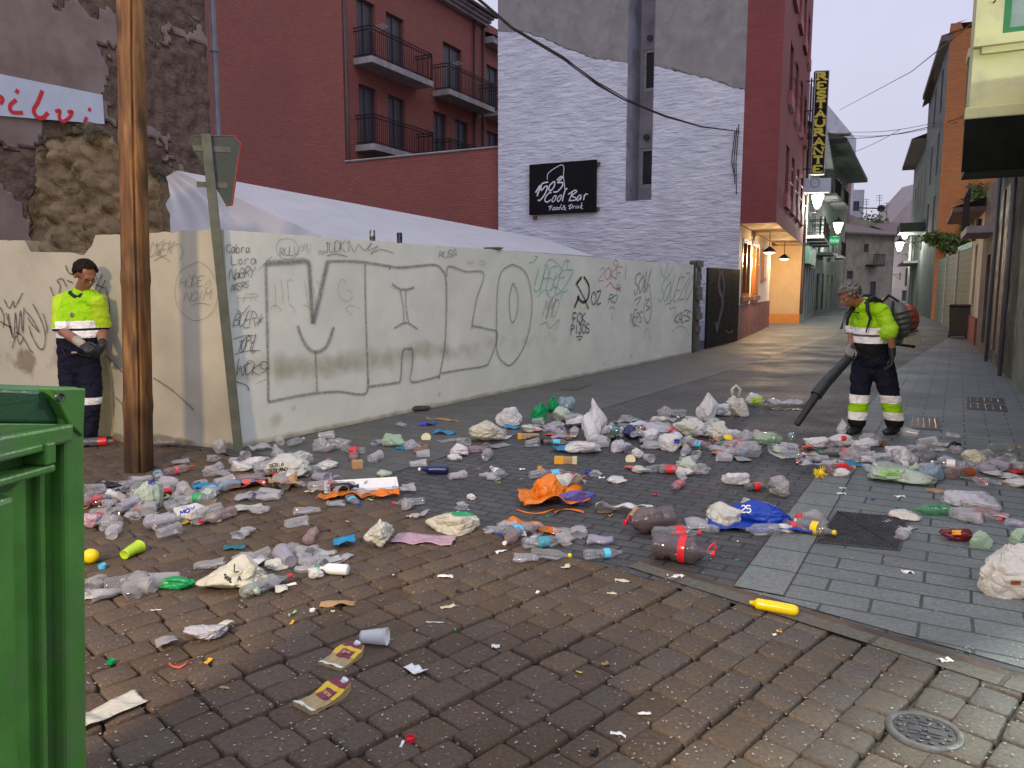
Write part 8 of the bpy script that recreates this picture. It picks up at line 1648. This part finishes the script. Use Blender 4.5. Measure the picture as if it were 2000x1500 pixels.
# cartons with writing
def carton(u, v, ang, label, short, l=.20, w_=.095, flip=False):
    M_, p = at(u, v); t = thing('drink_carton', (p.x, p.y, 0), label, 'carton'); a = R(ang); F = lambda x, y, z: Vector((p.x+x*cos(a)-y*sin(a), p.y+x*sin(a)+y*cos(a), z))
    def hz(x, y): return .022+.010*sin(x*24+u)+.006*noise.noise(Vector((x*30+u, y*30, 0)))-.05*abs(y)**1*.3
    def wd(x): return w_/2*(1-.42*max(0, (x-l*.22)/(l*.28))**1.3)
    def skin(x0, x1, fy0, fy1, m, nm, lift=0):
        mb = MB()
        mb.grid(lambda i, j: (F(x0+(x1-x0)*i, wd(x0+(x1-x0)*i)*(fy0+(fy1-fy0)*j), hz(x0+(x1-x0)*i, wd(x0)*(fy0+(fy1-fy0)*j))+lift), (i, j)), 10, 10); return mb.build(nm, m, t, smooth=True)
    mb = MB()
    for s in (-1, 1): mb.grid(lambda i, j: (F(-l/2+l*i, s*wd(-l/2+l*i), .001+(hz(-l/2+l*i, wd(-l/2+l*i))-.001)*j), (i, j)), 12, 2)
    mb.face([F(-l/2, -w_/2, .001), F(-l/2, -w_/2, hz(-l/2, w_/2)), F(-l/2, w_/2, hz(-l/2, w_/2)), F(-l/2, w_/2, .001)]); mb.build('side', m_cl := mat('carton straw print', (.42, .32, .15), (.34, .25, .10), rough=.45, scale=30), t)
    skin(-l/2, l/2, -1, 1, m_cl, 'body')
    skin(-l*.5, -l*.40, -1, 1, HARD['white'], 'torn_edge', .001)
    skin(-l*.02, l*.5, -1, 1, mat('carton yellow', (.70, .48, .02), rough=.4), 'yellow_panel', .0012)
    skin(-l*.10, l*.17, -.62, .5, HARD['maroon'], 'maroon_panel', .0022); skin(l*.28, l*.5, -.95, .95, HARD['maroon'], 'maroon_top', .0022)
    LF = lambda a_, d, z: F(0+z, -a_, hz(z, -a_)+d)
    mb = MB(); write(mb, LF, 'Eterno', (-.024, l*.01), (.026, l*.01), .020, .0022, 0, 0, .0035, px=False); 
    write(mb, LF, '---', (-.014, l*.36), (.016, l*.36), .012, .0016, 0, 0, .0035, px=False); mb.build('lettering', mat('gold print', (.75, .5, .15), rough=.4), t)
    mb = MB(); mb.lathe([(0, .012), (.013, .012), (.0135, 0), (.0135, -.004)], 16, Matrix.Translation(F(l*.46, 0, hz(l*.46, 0)))@Matrix.Rotation(R(30), 4, 'Y')); mb.build('screw_cap', HARD['white'], t)
    LM.append((u, v, short))
carton(672, 1287, 62, 'squashed maroon and yellow drink carton, the upper of two in the foreground', 'upper carton', .18, .12); carton(634, 1366, 52, 'squashed maroon and yellow drink carton, the lower of two in the foreground', 'lower carton', .205, .11)
# orange/brown small boxes
boxy(1105, 905, -6, .20, .07, .055, HARD['tan'], 'small orange and brown snack box on the grey paving', 'snack box', bands_=((-.1, -.02, -.0355, .0355, HARD['orange'], 'orange_end'), (.06, .099, -.0352, .0352, HARD['cream'], 'pale_end')))
boxy(1032, 857, 0, .22, .06, .05, HARD['tan'], 'brown drink carton with orange cap beside the plump cream bag', 'brown carton', bands_=((-.11, -.07, -.031, .031, HARD['orange'], 'orange_end'),))
boxy(698, 915, 20, .09, .07, .07, HARD['tan'], 'small kraft paper box near the wall-side red label bottle', 'small kraft box')
boxy(1720, 872, 5, .10, .05, .06, mat('brown card', (.22, .12, .07), rough=.8), 'small brown card box by the clear grey bag', 'small brown box')
# white tray with a dark bottle
k = scale_at(710, 952); M_, p_ = at(706, 955); tt2 = thing('foam_tray', (p_.x, p_.y, 0), 'long white polystyrene tray tilted behind the orange strip', 'tray'); F = lambda x, y, z: Vector((p_.x, p_.y, 0))+Matrix.Rotation(R(14), 3, 'Z')@Vector((x, y, z+.25*y+.02))
mb = MB(); mb.box(F, -.26, .26, -.06, .06, 0, .008); mb.box(F, -.28, .28, -.075, -.0602, .0, .025); mb.box(F, -.28, .28, .0602, .075, .0, .025); mb.box(F, -.28, -.2602, -.0598, .0598, 0, .025); mb.box(F, .2602, .28, -.0598, .0598, 0, .025); mb.build('tray', HARD['white'], tt2, bevel=.004); LM.append((710, 945, 'white foam tray'))
bottle(672, 966, 12, .2, .03, 'dark glossy bottle lying on the white foam tray', None, m=HARD['brown'], cap='black', waist=False, z=.03, lab='black', lz=(.4, .7), name='glass_bottle')
# round things
disk(1230, 900, .045, HARD['cream'], 'round cream lid tilted up on the grey paving', 'round cream lid', tilt=60); disk(833, 858, .05, HARD['cream'], 'beige paper disc leaning near the small sky blue film', 'beige disc', tilt=55); disk(1542, 888, .055, HARD['navy'], 'round dark blue lid left of the worker', 'dark blue lid', tilt=40)
disk(610, 1194, .014, HARD['white'], 'small white bottle cap left of the kraft sleeve', 'small white cap', cat='cap', name='plastic_disc', tilt=0, th=.006); disk(801, 1448, .016, HARD['red'], 'bright red bottle cap alone on the near cobbles', 'bright red cap', cat='cap', name='plastic_disc', tilt=0, th=.009)
disk(217, 1296, .014, HARD['green'], 'small green bottle cap near the green container', 'small green cap', cat='cap', name='plastic_disc', tilt=5, th=.008); disk(1148, 925, .022, HARD['blue'], 'blue bottle cap behind the orange carrier bag', 'blue cap', cat='cap', name='plastic_disc', tilt=20, th=.012); disk(1337, 868, .026, HARD['green'], 'green bottle cap beside the speckled white bag', 'green cap', cat='cap', name='plastic_disc', tilt=10, th=.014)
disk(200, 1110, .02, HARD['sky'], 'pale blue cap below the yellow ball', 'pale blue cap', cat='cap', name='plastic_disc', tilt=5, th=.012); disk(1054, 918, .02, HARD['orange'], 'orange cap behind the orange carrier bag', 'orange cap', cat='cap', name='plastic_disc', tilt=10, th=.014)
mb = MB(); p_ = G(178, 1100); blob(mb, p_+Vector((0, 0, .042)), (.045, .042, .042), 18); tag(mb.build('yellow_ball', HARD['yellow'], smooth=True, origin=(p_.x, p_.y, 0)), 'bright yellow ball next to the green container', 'ball'); LM.append((178, 1090, 'yellow ball'))
cup(258, 1086, 'lime green tumbler tipped with its round bottom showing', 'lime green tumbler', ang=75, s=1.05, m=HARD['lime'], crush=.15)
def spiky(u, v, r, m, label, short):
    rr = random.Random(5); p = G(u, v)+Vector((0, 0, r*.9)); mb = MB(); blob(mb, p, (r*.5, r*.5, r*.5), 10)
    for k in range(60): d = Vector((rr.gauss(0, 1), rr.gauss(0, 1), rr.gauss(0, 1))).normalized(); mb.tube([p, p+d*r], [.006, .001], 4)
    tag(mb.build('bottle_brush_bow', m, origin=(p.x, p.y, 0)), label, 'bow'); LM.append((u, v, short))
spiky(1602, 936, .06, HARD['yellow'], 'spiky bright yellow bow left of the leaf print bag', 'yellow bow')
# foreground cups and pieces
cup(731, 1258, 'white paper cup lying behind the upper squashed carton', 'white paper cup', ang=-8, s=.98, m=film('white cup card', (.75, .76, .78), .0, .4, .1)); 
strip(660, 1182, .17, .055, 6, HARD['tan'], 'folded kraft paper sleeve with white tip on the foreground cobbles', 'kraft sleeve', 'paper', 'paper_sleeve', rise=.02, th=.004)
strip(812, 1312, .10, .05, -42, HARD['white'], 'broken white plastic fork wrapper on the near cobbles', 'broken wrapper', 'wrapper', 'torn_wrapper', rise=.02)
for i, (u, v, l, w_, a, m, lb) in enumerate(((875, 1186, .075, .028, 25, 'cream', 'crumpled beige paper scrap on the bare cobbles'), (870, 1128, .085, .035, 0, 'white', 'clear white plastic offcut right of the teal litter'), (1207, 1438, .055, .012, -12, 'white', 'white cigarette stub on the nearest cobbles'), (1845, 1293, .06, .035, 15, 'white', 'white paper scrap on the dirty edging strip'), (1773, 1119, .06, .04, -10, 'white', 'white folded paper scrap on the slabs'), (1757, 971, .07, .04, 0, 'white', 'white paper scrap behind the iron cover'), (1643, 966, .07, .04, -5, 'white', 'white flat scrap, lower of two behind the iron cover'), (1645, 955, .05, .03, 0, 'white', 'white oval scrap, upper of two behind the iron cover'), (968, 1265, .035, .03, 0, 'white', 'small wad of white tissue on the bare cobbles'), (1320, 1128, .09, .04, 0, 'white', 'dirty white lump under the near cola bottle'), (1183, 1300, .04, .02, 30, 'tan', 'small leaf-like scrap in the middle cobbles'), (800, 1010, .04, .02, 20, 'white', 'small white scrap left of the long creamy bag'), (1705, 977, .035, .02, 0, 'blue', 'small blue bit on the slabs behind the iron cover'), (1158, 1048, .03, .02, 0, 'purple', 'small purple bit left of the left cola bottle'), (895, 1157, .025, .02, 0, 'black', 'tiny black bit on the bare cobbles'), (1160, 1474, .03, .03, 0, 'black', 'dark clump between the nearest cobbles'), (1280, 968, .05, .02, -8, 'red', 'red and white sachet left of the small red label bottle'), (1020, 918, .05, .02, 0, 'white', 'white scrap left of the orange cap'), (1175, 935, .05, .025, 0, 'white', 'folded white scrap behind the purple film bag'), (650, 1195, .02, .02, 0, 'cream', 'tiny cream crumb below the kraft sleeve'), (1215, 1135, .08, .03, -20, 'cream', 'beige spilled smear of food by the paving edge'), (1195, 1160, .05, .02, -10, 'cream', 'second beige smear of food on the cobbles'))):
    strip(u, v, l, w_, a, HARD[m], lb, None, 'scrap', 'litter_scrap', rise=.015 if m != 'cream' else .006)
# ---------------- auto described filler
USED = set()
def describe(kindtxt, u, v, adjs, rr):
    L_ = sorted(LM, key=lambda q_: (q_[0]-u)**2*.45+((q_[1]-v)*2.1)**2)[:7]
    for adj in adjs:
        for (lu, lv, nm) in L_:
            du, dv = u-lu, (v-lv)*2.0
            rel = ('right of' if du > 0 else 'left of') if abs(du) > abs(dv) else ('in front of' if dv > 0 else 'behind')
            s = f'{adj} {kindtxt} just {rel} the {nm}'
            if s not in USED and len(s.split()) <= 16: USED.add(s); return s
    s = f'{adjs[0]} {kindtxt} among the thick litter'; return s
clusters = [(330, 985, 150, 34, 70, 1), (260, 1010, 80, 22, 22, 1), (560, 925, 120, 34, 44, 1), (730, 880, 90, 20, 12, 1), (880, 890, 90, 28, 12, 1), (940, 950, 90, 30, 8, 1), (1130, 850, 80, 20, 30, 1), (1280, 850, 110, 20, 44, 1), (1430, 870, 90, 20, 44, 1), (1310, 920, 110, 26, 16, 1), (1580, 905, 90, 22, 16, 1), (1790, 905, 110, 24, 44, 1), (1930, 920, 60, 24, 20, 1),
            (1080, 1055, 70, 26, 14, 1), (600, 1100, 80, 22, 14, 1), (470, 1120, 120, 40, 12, 1), (260, 1160, 60, 20, 6, 1), (1400, 1020, 120, 20, 8, 1), (1880, 1020, 90, 30, 8, 1), (700, 990, 120, 26, 10, 1)]
rr = random.Random(21); nfill = 0
wall_clear = lambda p: (p.to_2d()-A_).dot(NG) > .10 or p.x < A_.x
for (cu, cv, su, sv, n, _) in clusters:
    for i in range(int(n*1.15)):
        u = rr.gauss(cu, su*.75); v = rr.gauss(cv, sv*.8)
        if u < 172 or u > 1990 or v < 800 or (u < 250 and v < 900) or (235 < u < 312 and v < 935): continue
        p = G(u, v)
        if not wall_clear(p) or (p.x < A_.x and p.y > 7.0): continue
        if (p-Vector((base.x, base.y, 0))).length < .3: continue
        k = rr.random(); z = rr.choice((0, 0, 0, .02, .05)) if n > 14 else 0
        if k < .46:
            cr = rr.choice((0, .25, .5, .8, 1)); adj = ['clear upright'] if False else (['clear', 'whole clear', 'empty clear'] if cr < .3 else ['crushed clear', 'flattened clear', 'cracked clear'])
            mm = rr.choice((CLR, CLR, CLR, CLR2, CLR2, CLR2, CLR2, LIL)); kt = 'plastic cup'
            if mm is LIL: adj = [a_.replace('clear', 'lilac') for a_ in adj]
            if mm is BLUC: adj = [a_.replace('clear', 'bluish') for a_ in adj]
            if mm is CLR2: adj = [a_.replace('clear', 'milky') for a_ in adj]
            lb_t = describe(kt, u, v, adj, rr); cup(u, v, lb_t, None, rr.uniform(0, 360), s=rr.uniform(.95, 1.4), m=mm, crush=cr, z=z, group='plastic cups scattered in the litter')
        elif k < .56:
            cr = rr.uniform(.3, 1); cc = rr.choice((None, 'red', 'white', 'green', 'blue', None)); ll = rr.choice((None, None, 'red', 'sky', 'white', 'green'))
            kt = ('bottle with '+ll.replace('sky', 'blue')+' label') if ll else (('bottle with '+cc+' cap') if cc else 'bottle without cap'); lb_t = describe(kt, u, v, ['crushed clear', 'dented clear', 'small clear'], rr)
            bottle(u, v, rr.uniform(0, 360), rr.uniform(.2, .3), rr.uniform(.03, .046), lb_t, None, m=rr.choice((CLRB, CLRB, CLRB, CLRB, PNKC, GRNC if rr.random() < .3 else CLRB)), cap=cc, lab=ll, crush=cr, z=z, group='crushed bottles scattered in the litter')
        elif k < .72:
            col = rr.choice(('clear', 'clear', 'ivory', 'white', 'white', 'clear', 'pgreen')); lb_t = describe('crumpled film ball', u, v, [dict(clear='small clear', ivory='small ivory', white='small white', lilac='small lilac', grey='small grey', pgreen='small greenish')[col], 'tiny pale'], rr)
            bag(u, v, rr.uniform(28, 62), rr.uniform(14, 30), col, lb_t, None, rr.randint(1, 9999), cat='film', name='film_ball', sub=4, crumple=.85)
        elif k < .86:
            col = rr.choice(('clear', 'clear', 'ivory', 'white', 'grey', 'tan', 'clear', 'ivory', 'coral', 'sky', 'brown', 'beige')); nmn = dict(clear='clear', ivory='ivory', white='white', grey='grey', tan='tan', pink='pink', lilac='lilac', coral='orange red', sky='bright blue', brown='brown', beige='beige')[col]
            lb_t = describe('film scrap', u, v, ['torn '+nmn, 'creased '+nmn], rr); sheet_(u, v, rr.uniform(24, 60), rr.uniform(6, 14), rr.uniform(0, 180), col, lb_t, None, rr.randint(1, 9999), wave=rr.uniform(.01, .05), z=z)
        else:
            m = rr.choice(('white', 'white', 'tan', 'cream', 'yellow', 'red', 'green', 'green2', 'pink', 'orange', 'blue')); lb_t = describe('litter scrap', u, v, ['small '+m.replace('green2', 'pale green').replace('cream', 'cream coloured'), 'tiny '+m.replace('green2', 'pale green')], rr)
            strip(u, v, rr.uniform(.03, .12), rr.uniform(.01, .04), rr.uniform(0, 180), HARD[m], lb_t, None, 'scrap', 'litter_scrap', bend=rr.uniform(-.3, .3), rise=rr.uniform(.004, .02), z=z)
        nfill += 1
# small bits spread on the bare cobbles
for i in range(70):
    u = rr.uniform(180, 1990); v = rr.uniform(900, 1480)
    if rr.random() < (v-900)/650: continue
    m = rr.choice(('white', 'white', 'cream', 'tan', 'yellow', 'red', 'green', 'orange', 'white')); lb_t = describe('bit of litter', u, v, ['tiny '+m+' flat', 'lone '+m, 'stray '+m], rr)
    strip(u, v, rr.uniform(.012, .05), rr.uniform(.008, .02), rr.uniform(0, 180), HARD[m], lb_t, None, 'scrap', 'litter_bit', rise=.006)
# crumbs nobody could count
mb = MB()
for i in range(2600):
    u = rr.uniform(165, 1999); v = 820+rr.random()**1.2*680; p = G(u, v)
    if not wall_clear(p) or (p.x < A_.x and p.y > 7.2): continue
    s = rr.uniform(.0015, .005); a = rr.uniform(0, 6.3); x = Vector((cos(a), sin(a), rr.uniform(-.2, .2)))*s*rr.uniform(1, 2.2); y = Vector((-sin(a), cos(a), 0))*s; c = p+Vector((0, 0, .005)); mb.face([c-x, c-y, c+x, c+y])
tag(mb.build('crumbs', mat('pale crumbs', (.45, .42, .38), (.25, .22, .2), rough=.7, scale=60)), 'fine pale grit and crumbs sprinkled over the whole paving', 'crumbs', kind='stuff')
# cans and lid on the wall top
for u, v, c_, nm, lb in ((730, 467, (.35, .36, .38), 'drink_can', 'silver and dark drink can standing on the wall top, the left one'), (783, 475, (.02, .05, .05), 'drink_can', 'dark green drink can standing on the wall top, the right one')):
    s_, z_ = FG.px(u, v, -.06); c = FG(s_, -.08, gtop(s_)+.004); t = thing(nm, tuple(c), lb, 'can'); mb = MB(); mb.lathe([(0, .0), (.026, 0), (.033, .006), (.033, .115), (.027, .124), (.027, .126), (0, .122)], 18, Matrix.Translation(c)); mb.build('body', mat('can '+str(u), c_, tuple(x*.3 for x in c_), rough=.3, metal=.5, scale=20, ramp=(.48, .52)), t, smooth=True)
    mb = MB(); mb.lathe([(.0335, .012), (.0335, .05)], 18, Matrix.Translation(c)); mb.build('label', m_dark, t)
s_, z_ = FG.px(964, 488, -.08); c = FG(s_, -.08, gtop(s_)+.004); mb = MB(); mb.lathe([(0, 0), (.11, 0), (.14, .02), (.145, .03), (.12, .034), (0, .03)], 20, Matrix.Translation(c)); tag(mb.build('round_tin_lid', mat('brass tin', (.35, .27, .16), (.25, .2, .12), rough=.4, metal=.3), origin=tuple(c), smooth=False), 'flat round brownish tin lying on the wall top', 'tin')
# dark object by the wall foot
p_ = G(820, 803); mb = MB(); blob(mb, p_+Vector((-.02, 0, .035)), (.17, .055, .035), 16, Matrix.Rotation(R(18), 4, 'Z')); tag(mb.build('dark_shoe_sole', mat('dark rag', (.03, .03, .025), (.06, .06, .05), rough=.9, scale=20, bump=.01), smooth=True, origin=(p_.x, p_.y, 0)), 'dark elongated rag lying against the white wall foot', 'rag')
strip(862, 822, .45, .012, -28, HARD['tan'], 'long thin reed stick lying near the white wall', 'thin reed', 'stick', 'thin_stick', rise=.03)
strip(835, 832, .2, .05, 10, HARD['blue'], 'blue wrapper left of the thin reed', None, 'wrapper', 'torn_wrapper', rise=.05)
